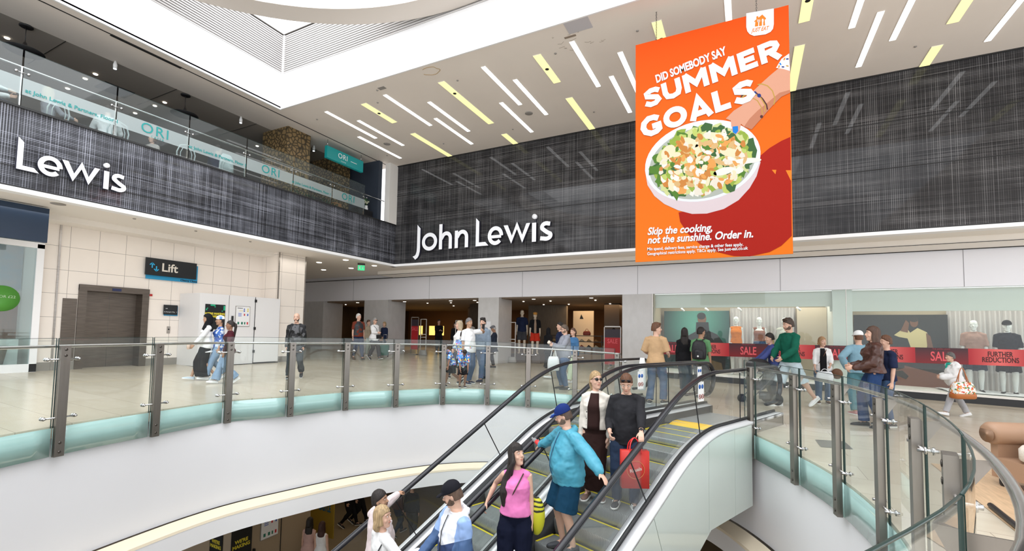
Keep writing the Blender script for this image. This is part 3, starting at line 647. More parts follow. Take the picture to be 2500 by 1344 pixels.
def glyph(ch, mb, O, X, Y, s, dep):
    sc = lambda P: [(x*s, y*s) for x, y in P]
    if ch == 'J': flat_strip(mb, sc([(0, 1.05), (0, .6), (0, .15), (-.01, .0), (-.05, -.12), (-.10, -.17), (-.20, -.20)]), sc([(.15, .89), (.15, .6), (.15, .15), (.14, -.02), (.10, -.17), (.04, -.26), (-.07, -.33)]), O, X, Y, dep)
    if ch == 'L': flat_strip(mb, sc([(0, 1.05), (0, .5), (0, 0), (.27, 0), (.54, 0)]), sc([(.14, .91), (.14, .5), (.14, .14), (.27, .14), (.41, .14)]), O, X, Y, dep)
    if ch == 'o': stroke2(mb, sc(arc(.36, .335, .29, .275, 0, 348, 30)), .145*s, O, X, Y, dep, True)
    if ch in 'hn':
        t = .97 if ch == 'h' else .66; flat_strip(mb, sc([(0, t), (0, 0)]), sc([(.145, t), (.145, 0)]), O, X, Y, dep); stroke2(mb, sc([(.10, .40)] + arc(.33, .40, .19, .20, 150, 0, 10) + [(.52, .2), (.52, 0)]), .145*s, O, X, Y, dep*.98)
    if ch == 'e': stroke2(mb, sc([(.10, .30), (.3, .30), (.545, .30)] ), .11*s, O, X, Y, dep*.98); stroke2(mb, sc(arc(.31, .335, .245, .27, -2, 318, 26)), .14*s, O, X, Y, dep)
    if ch == 'w': flat_strip(mb, sc([(0, .67), (.31, 0), (.53, .50), (.74, 0), (1.04, .67)]), sc([(.175, .67), (.345, .30), (.45, .67), (.80, .30), (.875, .67)]) if 0 else sc([(.165, .67), (.335, .28), (.53, .76), (.735, .28), (.89, .67)]), O, X, Y, dep)
    if ch == 'i': flat_strip(mb, sc([(0, .66), (0, 0)]), sc([(.155, .66), (.155, 0)]), O, X, Y, dep); mb.cur = 0; mb.lathe(O+X*(.078*s)+Y*(.88*s), [(.085*s, .02), (.085*s, dep)], 20, X.cross(Y), X); mb.cur = 1; mb.obox(O+X*(.10*s)+Y*(.72*s)+X.cross(Y)*.02, X, Y, X.cross(Y), (.012*s, .09*s, .01))
    if ch == 's': stroke2(mb, sc([(.40, .575)] + arc(.255, .475, .155, .125, 60, 200, 9) + [(.20, .36), (.28, .30)] + arc(.255, .185, .165, .115, 25, -115, 9) + [(.04, .10)]), .14*s, O, X, Y, dep)
def letter_sign(label, O, X, s, letters, loc):
    root = thing('store_sign', loc, label, 'store sign')
    for ch, x in letters: mb = MB(); glyph(ch, mb, O+X*x, X, V((0, 0, 1)), s, 0.09*s+0.03); mb.build('letter', [M_letter, M_letside], root)
    return root
X1 = V((1, 0, 0)); letter_sign('large white raised letters reading John Lewis on the far dark cladding', V((0, 14.44, 4.72)), X1, 1.0, [('J', -11.52), ('o', -11.28), ('h', -10.47), ('n', -9.75), ('L', -8.83), ('e', -8.32), ('w', -7.68), ('i', -6.57), ('s', -6.30)], (-8.7, 14.44, 4.72))
Y1 = V((0, 1, 0)); letter_sign('white raised letters reading Lewis on the left dark cladding', V((-12.73, 0, 4.63)), Y1, 0.605, [('L', 3.48), ('e', 3.78), ('w', 4.14), ('i', 4.845), ('s', 4.97)], (-12.73, 4.3, 4.63))
# ---------------------------------------------------------------- hanging banner
BY = 9.60
def bp(x, y, d=0.0): return onY(1540+x/2.068, y/2.068, BY) + V((0, -0.012-d, 0))
ban = thing('hanging_banner', (-0.65, BY, 3.08), 'tall orange hanging banner advertising a takeaway with a bowl of salad', 'banner')
def ban_fn(nt, b, co):
    s = sep(nt, co); mr = nt.nodes.new('ShaderNodeMapRange'); mr.inputs[1].default_value = 0.0; mr.inputs[2].default_value = 4.6; nt.links.new(s[2], mr.inputs[0]); nt.links.new(mixc(nt, mr.outputs[0], (0.62, 0.14, 0.012), (0.58, 0.065, 0.006)), b.inputs['Base Color'])
M_ban = nodes_mat('orange banner print', ban_fn, rough=0.6, spec=0.08)
c = [onY(*q, BY) for q in ((1552, 638), (1937, 622), (1925, 17), (1552, 108))]
MB().box((-2.045, BY-0.008, 3.09), (0.745, BY+0.008, 7.72)).build('panel', M_ban, ban)
def print_mat(n, c): return mat('print '+n, tuple(v*.68 for v in c), 0.6, spec=0.08)
art = MB(); art_m = []
def flatpoly(pts, m, d):
    if m not in art_m: art_m.append(m)
    art.cur = art_m.index(m); P = [bp(x, y, d) for x, y in pts]; nrm = sum(((P[i].cross(P[(i+1) % len(P)])) for i in range(len(P))), V((0, 0, 0)))
    if nrm.y > 0: P = P[::-1]
    art.add(P, [tuple(range(len(P)))])
def ellp(cx, cy, a, b, rot, n=40, a0=0, a1=360):
    r = math.radians(rot); out = []
    for i in range(n):
        q = math.radians(a0+(a1-a0)*i/(n if a1-a0 == 360 else n-1)); x, y = a*math.cos(q), b*math.sin(q); out.append((cx+x*math.cos(r)-y*math.sin(r), cy+x*math.sin(r)+y*math.cos(r)))
    return out
m_sh = print_mat('deep red', (0.42, 0.02, 0.012)); m_bowl = print_mat('bowl pink white', (0.72, 0.60, 0.62)); m_rim = print_mat('bowl white', (0.80, 0.83, 0.92)); m_in = print_mat('bowl inside', (0.45, 0.48, 0.42)); m_w = print_mat('white', (0.88, 0.88, 0.90)); m_skin = print_mat('skin', (0.72, 0.36, 0.24)); m_skin2 = print_mat('skin shade', (0.55, 0.22, 0.13)); m_blue = print_mat('nail blue', (0.02, 0.22, 0.68)); m_org = print_mat('logo orange', (0.90, 0.25, 0.03)); m_gold = print_mat('bangle gold', (0.55, 0.33, 0.08)); m_navy = print_mat('bead navy', (0.03, 0.05, 0.22)); m_dk = print_mat('bangle dark', (0.10, 0.04, 0.04))
flatpoly([(242, 1072), (250, 1120), (290, 1180), (350, 1232), (430, 1270), (520, 1292), (600, 1294), (700, 1272), (760, 1240), (812, 1190), (805, 692), (760, 712), (700, 748), (650, 790), (600, 900), (400, 1050)], m_sh, .001)
flatpoly([(782, 860), (812, 920), (812, 860)], m_org, .0012); flatpoly([(712, 858), (735, 858), (730, 880)], m_org, .0012)
flatpoly([(72, 860), (85, 935), (120, 990), (170, 1030), (240, 1062), (310, 1080), (385, 1078), (470, 1055), (545, 1010), (600, 950), (635, 890), (655, 820), (600, 700), (200, 760)], m_bowl, .0015)
flatpoly(ellp(364, 812, 296, 200, -14, 48), m_rim, .002); flatpoly(ellp(362, 822, 272, 178, -14, 48), m_in, .0023)
greens = [print_mat('leaf %d' % i, c) for i, c in enumerate([(0.10, 0.22, 0.04), (0.30, 0.42, 0.07), (0.52, 0.60, 0.16), (0.06, 0.14, 0.05), (0.62, 0.66, 0.30)])]
foods = [print_mat('food %d' % i, c) for i, c in enumerate([(0.80, 0.73, 0.62), (0.78, 0.36, 0.10), (0.82, 0.74, 0.50), (0.60, 0.24, 0.06), (0.86, 0.82, 0.74), (0.70, 0.45, 0.20)])]
rb = random.Random(3)
def blob(cx, cy, r, m, d, n=9, wob=.4, st=1.0, rot=0):
    pts = []
    for i in range(n):
        q = 2*math.pi*i/n; rr = r*(1-wob/2+wob*rb.random()); x, y = rr*math.cos(q)*st, rr*math.sin(q); pts.append((cx+x*math.cos(rot)-y*math.sin(rot), cy+x*math.sin(rot)+y*math.cos(rot)))
    flatpoly(pts, m, d)
k = 0
for layer, cnt, rad in (('g', 190, 34), ('f', 150, 26), ('g', 60, 18), ('f', 90, 15)):
    for i in range(cnt):
        q = rb.random()*2*math.pi; rr = math.sqrt(rb.random())*(.95 if layer == 'g' else .86); x, y = 262*rr*math.cos(q), 168*rr*math.sin(q); r0 = math.radians(-14); cx, cy = 364+x*math.cos(r0)-y*math.sin(r0), 820+x*math.sin(r0)+y*math.cos(r0); k += 1
        ms = greens if layer == 'g' else foods; st = 1+rb.random()*1.3 if layer == 'f' else 1+rb.random(); blob(cx, cy, rad*(.6+.6*rb.random())/math.sqrt(st), rb.choice(ms), .0026+k*.000004, 7 if layer == 'f' else 11, .35 if layer == 'f' else .75, st, rb.random()*3)
for x, y, a, b, r in ((340, 770, 42, 14, 80), (590, 812, 70, 14, -4), (430, 690, 66, 20, 8), (500, 770, 52, 22, 10), (470, 865, 55, 18, -15), (300, 720, 45, 22, 20), (190, 770, 30, 44, 40)): flatpoly(ellp(x, y, a, b, r, 16), foods[2 if r > 0 else 4], .0042)
# arm, hand, bangles, cuff
flatpoly([(480, 600), (520, 560), (560, 535), (610, 470), (650, 430), (700, 385), (760, 335), (804, 330), (804, 470), (760, 490), (720, 530), (680, 575), (650, 610), (610, 655), (572, 640), (555, 625), (540, 640), (508, 640), (505, 610)], m_skin, .0044)
flatpoly([(610, 655), (650, 610), (680, 575), (720, 530), (760, 490), (804, 470), (804, 455), (750, 470), (690, 520), (640, 560), (600, 600), (572, 640)], m_skin2, .0045)
flatpoly([(508, 600), (530, 560), (562, 560), (560, 610), (548, 668), (528, 680), (512, 662)], m_skin, .0046); flatpoly([(514, 640), (541, 637), (543, 662), (530, 678), (515, 668)], m_blue, .0047)
flatpoly([(733, 345), (760, 300), (799, 272), (803, 360), (770, 350)], m_w, .0046)
for x, y, m in ((755, 325, m_blue), (775, 300, m_org), (790, 335, m_gold), (790, 300, m_navy), (768, 340, m_navy), (748, 338, m_org)): flatpoly(ellp(x, y, 8, 4, rb.random()*180, 8), m, .0047)
def band(pts, w, m, d):
    for (x0, y0), (x1, y1) in zip(pts[:-1], pts[1:]):
        l = math.hypot(x1-x0, y1-y0); nx, ny = -(y1-y0)/l*w, (x1-x0)/l*w; flatpoly([(x0+nx, y0+ny), (x1+nx, y1+ny), (x1-nx, y1-ny), (x0-nx, y0-ny)], m, d)
band([(640, 430), (660, 425), (690, 435), (715, 460), (728, 500), (722, 530)], 3, m_gold, .0048); band([(552, 512), (560, 485), (590, 468), (630, 468), (665, 500), (685, 530), (690, 555)], 3.5, m_dk, .0048); band([(555, 500), (575, 482), (620, 475), (655, 495), (680, 535), (675, 565)], 3, m_gold, .0049); band([(560, 498), (600, 488), (640, 510), (660, 545), (665, 580)], 2.5, m_gold, .005)
for x, y, r in ((627, 470, 8), (648, 484, 10), (570, 500, 5)): flatpoly(ellp(x, y, r, r, 0, 12), m_navy, .0051)
flatpoly(ellp(660, 590, 8, 8, 0, 10), m_dk, .0051)
# logo tab
flatpoly([(583, 70), (583, 140), (588, 160), (600, 175), (622, 184), (680, 176), (705, 164), (718, 148), (722, 125), (722, 45)], m_w, .005)
flatpoly([(623, 110), (634, 100), (634, 86), (644, 84), (644, 92), (664, 76), (683, 95), (681, 101), (676, 101), (678, 131), (626, 137), (629, 112), (624, 114)], m_org, .0054)
for x in (640, 646, 652): band([(x, 101), (x, 113)], 1.3, m_w, .0056)
band([(646, 113), (645, 137)], 2.2, m_w, .0056); band([(639, 113), (653, 112)], 1.6, m_w, .0056); band([(666, 98), (665, 134)], 3.2, m_w, .0056); flatpoly(ellp(666, 106, 5, 9, 0, 12), m_w, .0057)
art.build('printed_picture', art_m, ban)
def btext(body, p0, p1, hpx, m=m_w, bold=0.0, d=.0065, spacing=1.0, shear=0.0, fit=True):
    """text centred between two points of the banner, fitted to their distance"""
    a, b = bp(*p0, d), bp(*p1, d); X = (b-a); L = X.length; X.normalize(); Yv = V((-X.z, 0, X.x)); sz = hpx
    o = text_mesh(body, sz, m, (a+b)/2, X, Yv, 0.002, 'CENTER', bold, 'printed_text', ban, shear=shear, spacing=spacing)
    if fit:
        xs = [((v.co+ban.location)-(a+b)/2).dot(X) for v in o.data.vertices]; w_ = max(xs)-min(xs); mid = (max(xs)+min(xs))/2; k_ = L/w_
        for v in o.data.vertices: q = (v.co+ban.location)-(a+b)/2; t = q.dot(X); v.co = v.co + X*((t-mid)*k_-t)
    return o
tx = [btext('DID SOMEBODY SAY', (128, 404), (482, 258), .235, bold=.009), 
      btext('Skip the cooking,', (86, 1170), (412, 1150), .21, bold=.006, shear=.2), btext('not the sunshine. Order in.', (86, 1214), (618, 1180), .21, bold=.006, shear=.2),
      btext('Min spend, delivery fees, service charge & other fees apply.', (84, 1258), (568, 1234), .085, bold=.002), btext('Geographical restrictions apply. T&Cs apply. See just-eat.co.uk', (84, 1282), (592, 1252), .085, bold=.002),
      btext('JUST EAT', (608, 158), (698, 144), .105, m_org, .002, shear=.25, d=.0058)]
join_obj(tx, 'printed_text')
GL = {'S': (.84, [[(.80, .74), (.64, .86), (.42, .875), (.22, .77), (.23, .61), (.45, .51), (.64, .42), (.70, .26), (.55, .13), (.32, .12), (.10, .27)]]), 'U': (.90, [[(.14, 1), (.14, .42), (.22, .20), (.45, .13), (.68, .20), (.76, .42), (.76, 1)]]), 'M': (1.10, [[(.14, 0), (.14, 1)], [(.12, .98), (.54, .34), (.96, .98)], [(.94, 0), (.94, 1)]]),
      'E': (.76, [[(.14, 0), (.14, 1)], [(.14, .87), (.70, .87)], [(.14, .5), (.64, .5)], [(.14, .13), (.72, .13)]]), 'R': (.84, [[(.14, 0), (.14, 1)], [(.14, .87), (.5, .87), (.66, .79), (.69, .65), (.60, .51), (.14, .46)], [(.42, .46), (.72, 0)]]), 'G': (.96, [[(.84, .74), (.66, .86), (.42, .88), (.20, .72), (.13, .5), (.20, .27), (.42, .12), (.66, .14), (.80, .24), (.80, .50)], [(.52, .44), (.92, .44)]]),
      'O': (1.0, [arc(.5, .5, .37, .37, 0, 345, 24)]), 'A': (.94, [[(.10, 0), (.47, .96), (.84, 0)], [(.25, .27), (.68, .27)]]), 'L': (.68, [[(.14, 0), (.14, 1)], [(.14, .13), (.64, .13)]])}
mb = MB(); nd = 0
for word, p0, p1, cap in (('SUMMER', (62, 510), (757, 240), .39), ('GOALS', (50, 655), (622, 448), .43)):
    a, b = bp(*p0, 0), bp(*p1, 0); X = b-a; L = X.length; X.normalize(); Yv = V((-X.z, 0, X.x)); Wt = sum(GL[c][0] for c in word)+.06*(len(word)-1); sx = L/Wt; x = 0
    for c in word:
        for st in GL[c][1]: nd += 1; stroke2(mb, [((x+u)*sx, (v-.5)*cap) for u, v in st], .27*cap, a, X, Yv, .026+.0001*nd, closed=(c == 'O'))
        x += GL[c][0]+.06
mb.v = [(q[0], q[1]+.018, q[2]) for q in mb.v]; mb.build('printed_headline', [m_w, m_w], ban)
mb = MB()
for x, top in ((-1.62, 8.33), (0.22, 8.33)):
    z = 7.70; i = 0
    while z < top: a = X1 if i % 2 else Y1; mb.tube([V((x, BY, z+.02)) + a*(.012*math.cos(q)) + V((0, 0, .024*math.sin(q))) for q in lin(0, 2*math.pi, 9)[:-1]], .0035, 5, closed=True); z += .036; i += 1
mb.build('chain', mat('chain', (0.12, 0.11, 0.10), .4, 1.0), ban)
# ---------------------------------------------------------------- ceiling lights
M_bar = mat('white light bar', (0.9, 0.9, 0.9), .4, emit=(1, 1, 1), estr=3.0); M_ybar = mat('yellow light slot', (0.80, 0.78, 0.40), .5, emit=(0.95, 0.90, 0.42), estr=0.75); M_barframe = mat('light frame', (0.75, 0.72, 0.68), .5)
def lightbar(x, y0, y1, w_, m, label, cat, grp, name):
    root = thing(name, (x, (y0+y1)/2, 8.32), label, cat, grp)
    MB().box((x-w_/2, y0, 8.315), (x+w_/2, y1, 8.335)).build('diffuser', m, root)
    mb = MB()
    for a, b in (((x-w_/2-.012, y0-.012, 8.322), (x-w_/2, y1+.012, 8.334)), ((x+w_/2, y0-.012, 8.322), (x+w_/2+.012, y1+.012, 8.334)), ((x-w_/2, y0-.012, 8.322), (x+w_/2, y0, 8.334)), ((x-w_/2, y1, 8.322), (x+w_/2, y1+.012, 8.334))): mb.box(a, b)
    mb.build('frame', M_barframe, root); return root
rows = [(-11.54, 9.77, 11.93, 'near'), (-9.17, 9.77, 11.93, 'near'), (-11.08, 10.65, 12.83, 'middle'), (-8.27, 10.65, 12.83, 'middle'), (-12.00, 11.58, 13.77, 'far'), (-8.73, 11.58, 13.77, 'far')]
W_ = []
for p in range(4):
    for x, a, b, r in rows:
        if x+5.63*p < 7: W_.append((x+5.63*p, a, b, r))
for r in ('near', 'middle', 'far'):
    L_ = sorted(q for q in W_ if q[3] == r)
    for i, (x, a, b, _) in enumerate(L_): lightbar(x, a, b, .115, M_bar, 'white strip light, %s from the left in the ceiling row %s' % (ORD[i], {'near': 'nearest the skylight', 'middle': 'halfway to the wall', 'far': 'nearest the dark wall'}[r]), 'ceiling light', 'white strip lights in the main ceiling', 'strip_light')
Yb = []
for p in range(4):
    for x, a, b, r in [(-10.11, 9.90, 11.26, 'short'), (-7.30, 9.90, 12.64, 'long'), (-10.11, 12.17, 14.40, 'wall'), (-7.30, 13.52, 14.40, 'stub')]:
        if x+5.63*p < 7: Yb.append((x+5.63*p, a, b, r))
for r in ('short', 'long', 'wall', 'stub'):
    L_ = sorted(q for q in Yb if q[3] == r)
    for i, (x, a, b, _) in enumerate(L_):
        o = lightbar(x, a, b, .20, M_ybar, '%s pale yellow ceiling slot, %s of its kind from the left' % ({'short': 'short', 'long': 'long', 'wall': 'wall-touching', 'stub': 'stubby wall-touching'}[r], ORD[i]), 'ceiling light', 'pale yellow light slots in the main ceiling', 'yellow_light_slot')
        if r in ('short', 'long'): MB().lathe((x, a+.65, 8.30), [(.035, 0), (.05, .008), (.05, .02)], 16).build('spotlight', M_black, o)
# small ceiling fittings
M_grey = mat('grey fitting', (0.30, 0.28, 0.26), .5)
def ceil_item(name, cat, label, x, y, z, r, grp=None, m=None, em=None):
    mb = MB(); mb.lathe((x, y, z-.02), [(r*.7, 0), (r, .008), (r, .02)], 16); o = mb.build(name, m or M_grey, origin=(x, y, z-.02)); tag(o, label, cat, grp); return o
sp = [onZ(x, y, 8.33) for x, y in ((774, 291), (921, 220), (1117, 196), (1450, 273), (1356, 130), (1556, 75), (1252, 315), (945, 379), (2235, 113), (1083, 350), (922, 250))]
for i, p in enumerate(sp): ceil_item('sprinkler', 'sprinkler', 'tiny grey sprinkler head in the main ceiling', p.x, p.y, 8.33, .03, 'sprinklers in the main ceiling')
ceil_item('ceiling_speaker', 'speaker', 'round grey ceiling speaker between the strip lights, centre', -5.91, 12.53, 8.33, .12); ceil_item('ceiling_speaker', 'speaker', 'round grey ceiling speaker at the left end of the main ceiling', -11.54, 12.49, 8.33, .12)
tag(MB().box((-9.1, 9.40, 8.318), (-8.88, 9.52, 8.332)).build('detector', M_grey, origin=(-9, 9.46, 8.33)), 'small grey plate near the skylight edge', 'detector')
tag(MB().box((-3.5, 9.10, 8.322), (-2.95, 9.50, 8.333)).build('ceiling_patch', mat('patch grey', (.55, .53, .56), .6), origin=(-3.2, 9.3, 8.33)), 'pale grey square patch on the ceiling by the skylight edge', 'ceiling patch')
mb = MB(); rs = random.Random(5); P = [V((-7.24+.24*math.cos(q)*(1+.12*math.sin(5*q)), 9.36+.17*math.sin(q), 8.326)) for q in lin(-2.2, 2.9, 30)]; mb.tube(P, .008, 4)
tag(mb.build('water_stain', mat('brown stain', (.42, .28, .12), .8), origin=(-7.24, 9.36, 8.326)), 'brown water stain ring on the ceiling above the shop name', 'stain')
mb = MB()
for i in range(14):
    x, y = -3.9+rs.random()*1.0, 9.4+rs.random()*.7; mb.tube([V((x, y, 8.327)), V((x+rs.random()*.12-.03, y+rs.random()*.05, 8.327)), V((x+rs.random()*.18, y+rs.random()*.08-.04, 8.327))], .003, 4)
mb.box((-3.65, 9.56, 8.322), (-3.38, 9.62, 8.332)); tag(mb.build('plaster_damage', mat('cracked plaster', (.28, .22, .17), .9), origin=(-3.4, 9.6, 8.327)), 'cracks and a broken patch in the ceiling plaster, centre', 'damage', kind='stuff')
# gallery downlights, exit sign
M_dl = mat('downlight glow', (1, .95, .85), .4, emit=(1, .93, .8), estr=4)
dls = [onZ(x, y, 4.28) for x, y in ((779, 640), (844, 634), (790, 658), (857, 654), (914, 648))]
for i, p in enumerate(dls): ceil_item('downlight', 'downlight', 'small round downlight in the gallery soffit, %s' % ['front left', 'front middle', 'back left', 'back middle', 'nearest the corner'][i], p.x, p.y, 4.28, .10, 'downlights over the entrance corner', M_dl)
p = onZ(142, 497, 4.28); ceil_item('ceiling_speaker', 'speaker', 'round grey soffit speaker beside the dark blue sign', p.x, p.y, 4.28, .13)
for q in ((328, 533), (611, 589), (478, 563)): p = onZ(*q, 4.28); ceil_item('sprinkler', 'sprinkler', 'tiny grey sprinkler head under the left gallery', p.x, p.y, 4.28, .035, 'sprinklers under the left gallery')
ex = thing('exit_sign', (-13.45, 13.2, 3.9), 'green emergency exit sign hanging at the inner corner', 'exit sign')
d_ = V((-13.45, 13.2, 0)).normalized(); X_ = V((-d_.y, d_.x, 0))*-1; e0 = V((-13.55, 13.45, 4.05))
MB().obox(e0, X_, d_, V((0, 0, 1)), (.13, .012, .10)).build('panel', mat('exit green', (.02, .45, .16), .4, emit=(.05, .6, .25), estr=.8), ex)
mb = MB(); f_ = e0-d_*.016; mb.obox(f_+X_*-.06, X_, d_, V((0, 0, 1)), (.025, .003, .05)); mb.ell(f_+X_*-.055+V((0, 0, .062)), (.012, .004, .012)); mb.obox(f_+X_*.05, X_, d_, V((0, 0, 1)), (.010, .003, .045)); mb.prism([f_+X_*.02+V((0, 0, .01)), f_+X_*.08+V((0, 0, .01)), f_+X_*.05+V((0, 0, .06))], d_*-.003); mb.build('pictogram', M_signw, ex)
MB().obox(e0+V((0, 0, .15)), X_, d_, V((0, 0, 1)), (.14, .03, .03)).build('bracket', M_black, ex)
# ---------------------------------------------------------------- lift wall signs and doors
XL = -15.52
lift = thing('lift_door', (XL-.2, 6.38, .47), 'brushed steel two-leaf lift doors in a wide steel frame', 'lift door')
mb = MB(); mb.box((XL-.35, 5.58, .47), (XL+.04, 5.75, 2.66)); mb.box((XL-.35, 7.0, .47), (XL+.04, 7.17, 2.66)); mb.box((XL-.35, 5.58, 2.52), (XL+.05, 7.17, 2.68)); mb.build('frame', M_lift, lift)
MB().box((XL-.33, 5.75, .47), (XL-.30, 6.372, 2.52)).build('leaf', M_lift, lift); MB().box((XL-.33, 6.378, .47), (XL-.30, 7.0, 2.52)).build('leaf', M_lift, lift)
MB().box((XL+.05, 6.28, 2.56), (XL+.065, 6.48, 2.63)).build('floor_display', mat('display', (.02, .03, .10), .2), lift)
tag(MB().box((XL, 5.28, .70), (XL+.03, 5.56, 2.29)).build('steel_panel', M_lift, origin=(XL, 5.42, .7)), 'tall plain steel panel left of the lift', 'panel')
ls = thing('lift_sign', (XL, 7.7, 3.1), 'black wall sign reading Lift with blue arrows and a blue shadow board', 'sign')
M_sblk = mat('sign black', (.012, .014, .016), .35); M_sblu = mat('sign cyan', (.02, .28, .52), .4)
MB().box((XL+.02, 7.05, 2.99), (XL+.05, 8.45, 3.53)).build('back_board', M_sblu, ls); MB().box((XL+.07, 7.0, 3.10), (XL+.11, 8.38, 3.60)).build('front_board', M_sblk, ls)
xf = XL+.115; text_mesh('Lift', .34, mat('sign pale', (.75, .70, .62), .5), (xf, 7.62, 3.345), (0, 1, 0), (0, 0, 1), .006, 'CENTER', .006, 'lettering', ls); text_mesh('Cherry Chase', .085, M_sblk, (XL+.056, 8.2, 3.035), (0, 1, 0), (0, 0, 1), .004, 'CENTER', .001, 'lettering', ls)
mb = MB()
for y0, z0, s in ((7.16, 3.38, 1), (7.27, 3.30, -1)):
    mb.box((xf-.003, y0-.014, z0-.07), (xf+.004, y0+.014, z0+.07)); 
    for k_ in (-1, 1): mb.obox(V((xf, y0+k_*.028, z0+s*.048)), V((0, 1, -k_*s)).normalized(), X1, V((0, k_*s, 1)).normalized(), (.045, .004, .013))
mb.build('arrows', mat('arrow cyan', (.03, .42, .75), .4), ls)
ds = thing('direction_sign', (XL, 7.73, 1.97), 'small black direction sign with a blue edge, right of the lift', 'sign')
MB().box((XL+.01, 7.58, 1.94), (XL+.03, 7.95, 2.23)).build('back_board', M_sblu, ds); MB().box((XL+.04, 7.55, 1.97), (XL+.07, 7.92, 2.26)).build('front_board', M_sblk, ds); text_mesh("Lift", .04, M_signw, (XL+.073, 7.62, 2.15), (0, 1, 0), (0, 0, 1), .003, 'CENTER', 0, 'lettering', ds); text_mesh("St George's Way   >", .042, M_signw, (XL+.073, 7.735, 2.05), (0, 1, 0), (0, 0, 1), .003, 'CENTER', 0, 'lettering', ds)
cb = thing('call_button', (XL, 7.73, 1.41), 'small steel lift call button plate', 'call button'); MB().box((XL, 7.69, 1.41), (XL+.025, 7.77, 1.62)).build('plate', M_steel, cb); MB().lathe((XL+.025, 7.73, 1.53), [(.022, 0), (.022, .006)], 12, X1, Y1).build('button', M_black, cb)
tag(MB().box((XL, 7.175, 2.49), (XL+.03, 7.25, 2.55)).build('fire_notice', mat('notice red', (.45, .02, .02), .5), origin=(XL, 7.2, 2.5)), 'tiny red notice at the top right corner of the lift frame', 'notice')
# ---------------------------------------------------------------- white hoarding box
hb = thing('hoarding_box', (-14.95, 9.3, .47), 'white plywood hoarding box with a hinged door, right of the lift', 'hoarding')
M_hb = mat('hoarding white', (.80, .79, .79), .45)
MB().box((XL+.01, 8.0, .45), (-14.45, 9.72, 2.63)).build('panels', M_hb, hb); d1 = MB().box((XL+.02, 9.735, .49), (-14.44, 10.63, 2.63)).build('door', M_hb, hb)
MB().box((-14.44, 9.72, .49), (-14.435, 9.735, 2.62)).box((XL, 8.0, .435), (-14.43, 10.63, .46)).box((-14.448, 8.86, .49), (-14.444, 8.868, 2.62)).build('seam', M_dark, hb)
for z in (2.50, 1.60, .85): MB().box((-14.44, 9.70, z-.045), (-14.41, 9.76, z+.045)).build('hinge', M_black, d1)
MB().box((-14.44, 8.95, 1.80), (-14.39, 8.99, 1.98)).build('handle', M_black, hb)
po = thing('poster', (-14.44, 8.44, 1.7), 'black poster with yellow headline and green blocks on the hoarding', 'poster')
XF = -14.435; MB().box((XF-.005, 8.15, 1.55), (XF, 8.75, 2.31)).build('sheet', M_sblk, po); text_mesh("WE'RE MAKING\nIMPROVEMENTS", .085, mat('poster yellow', (.75, .62, .05), .5), (XF+.004, 8.44, 1.98), (0, 1, 0), (0, 0, 1), .003, 'CENTER', .004, 'headline', po)
mb = MB()
for a, b, c_, d_ in ((8.30, 2.26, .14, .045), (8.17, 2.12, .035, .05), (8.20, 2.17, .03, .03), (8.69, 2.14, .055, .14), (8.42, 2.22, .03, .03), (8.64, 2.10, .03, .03)): mb.box((XF, a, b), (XF+.003, a+c_, b+d_))
mb.build('green_blocks', mat('poster green', (.02, .42, .22), .5), po)
def safety_board(loc, X, Zn, label, w_=.45, h=.62, name='safety_notice'):
    root = thing(name, loc, label, 'notice'); O = V(loc); Z = V((0, 0, 1)); mb = MB(); mb.obox(O, X, Zn, Z, (w_/2+.015, .006, h/2+.015)); mb.build('frame', M_grey, root)
    mb = MB(); mb.obox(O+Zn*.008, X, Zn, Z, (w_/2, .003, h/2)); mb.build('sheet', M_signw, root); mb = MB(); ms = [mat('n blue', (.05, .12, .5), .5), mat('n yellow', (.75, .6, .05), .5), mat('n red', (.6, .04, .05), .5), mat('n green', (.03, .18, .12), .5), M_sblk]
    for x, z, a, b, m_ in ((-.1, .26, .16, .012, 4), (-.06, .17, .12, .008, 1), (.04, .23, .03, .03, 0), (.04, .17, .035, .035, 0), (.16, .23, .03, .04, 1), (.16, .17, .035, .03, 1), (-.1, .09, .10, .012, 0), (-.1, .05, .10, .012, 0), (-.1, .01, .10, .012, 0), (.05, .05, .035, .05, 2), (.16, .05, .035, .05, 0), (-.14, -.22, .05, .06, 3), (-.02, -.22, .05, .06, 3), (.07, -.22, .035, .06, 3), (.16, -.22, .04, .06, 2)):
        mb.cur = m_; mb.obox(O+Zn*.013+X*(x*w_/.45)+Z*(z*h/.62), X, Zn, Z, (a/2*w_/.45*1.1, .002, b/2*h/.62*1.3))
    mb.build('symbols', ms, root); return root
safety_board((XF, 9.31, 1.98), V((0, 1, 0)), V((1, 0, 0)), 'framed site safety notice with coloured symbols on the hoarding')
# ---------------------------------------------------------------- far left shop
tag(MB().box((-14.3, -3, 3.46), (-14.15, 4.48, 4.24)).build('shop_sign', mat('navy sign', (.012, .03, .065), .35), origin=(-14.2, 4, 3.46)), 'plain dark blue projecting shop sign at the upper left', 'sign')
mb = MB(); XS = -15.38
for a, b in (((XS-.08, 4.70, .47), (XS+.02, 4.83, 3.56)), ((XS-.08, -4, 3.46), (XS+.02, 4.83, 3.60)), ((XS-.08, -4, .45), (XS+.02, 4.83, .66))): mb.box(a, b)
struct('window_1', mb, M_white)
struct('window_2', MB().box((XS-.03, -4, .66), (XS-.02, 4.70, 3.46)), glass('shop glass', (.85, .92, .92), .05))
tag(MB().lathe((XS, 4.17, 2.2), [(.0, .002), (.30, .002), (.30, .005), (0, .005)], 32, X1, Y1).build('window_sticker', mat('sticker green', (.08, .30, .04), .5), origin=(XS, 4.17, 2.2)), 'round green window sticker with faint white text', 'sticker')
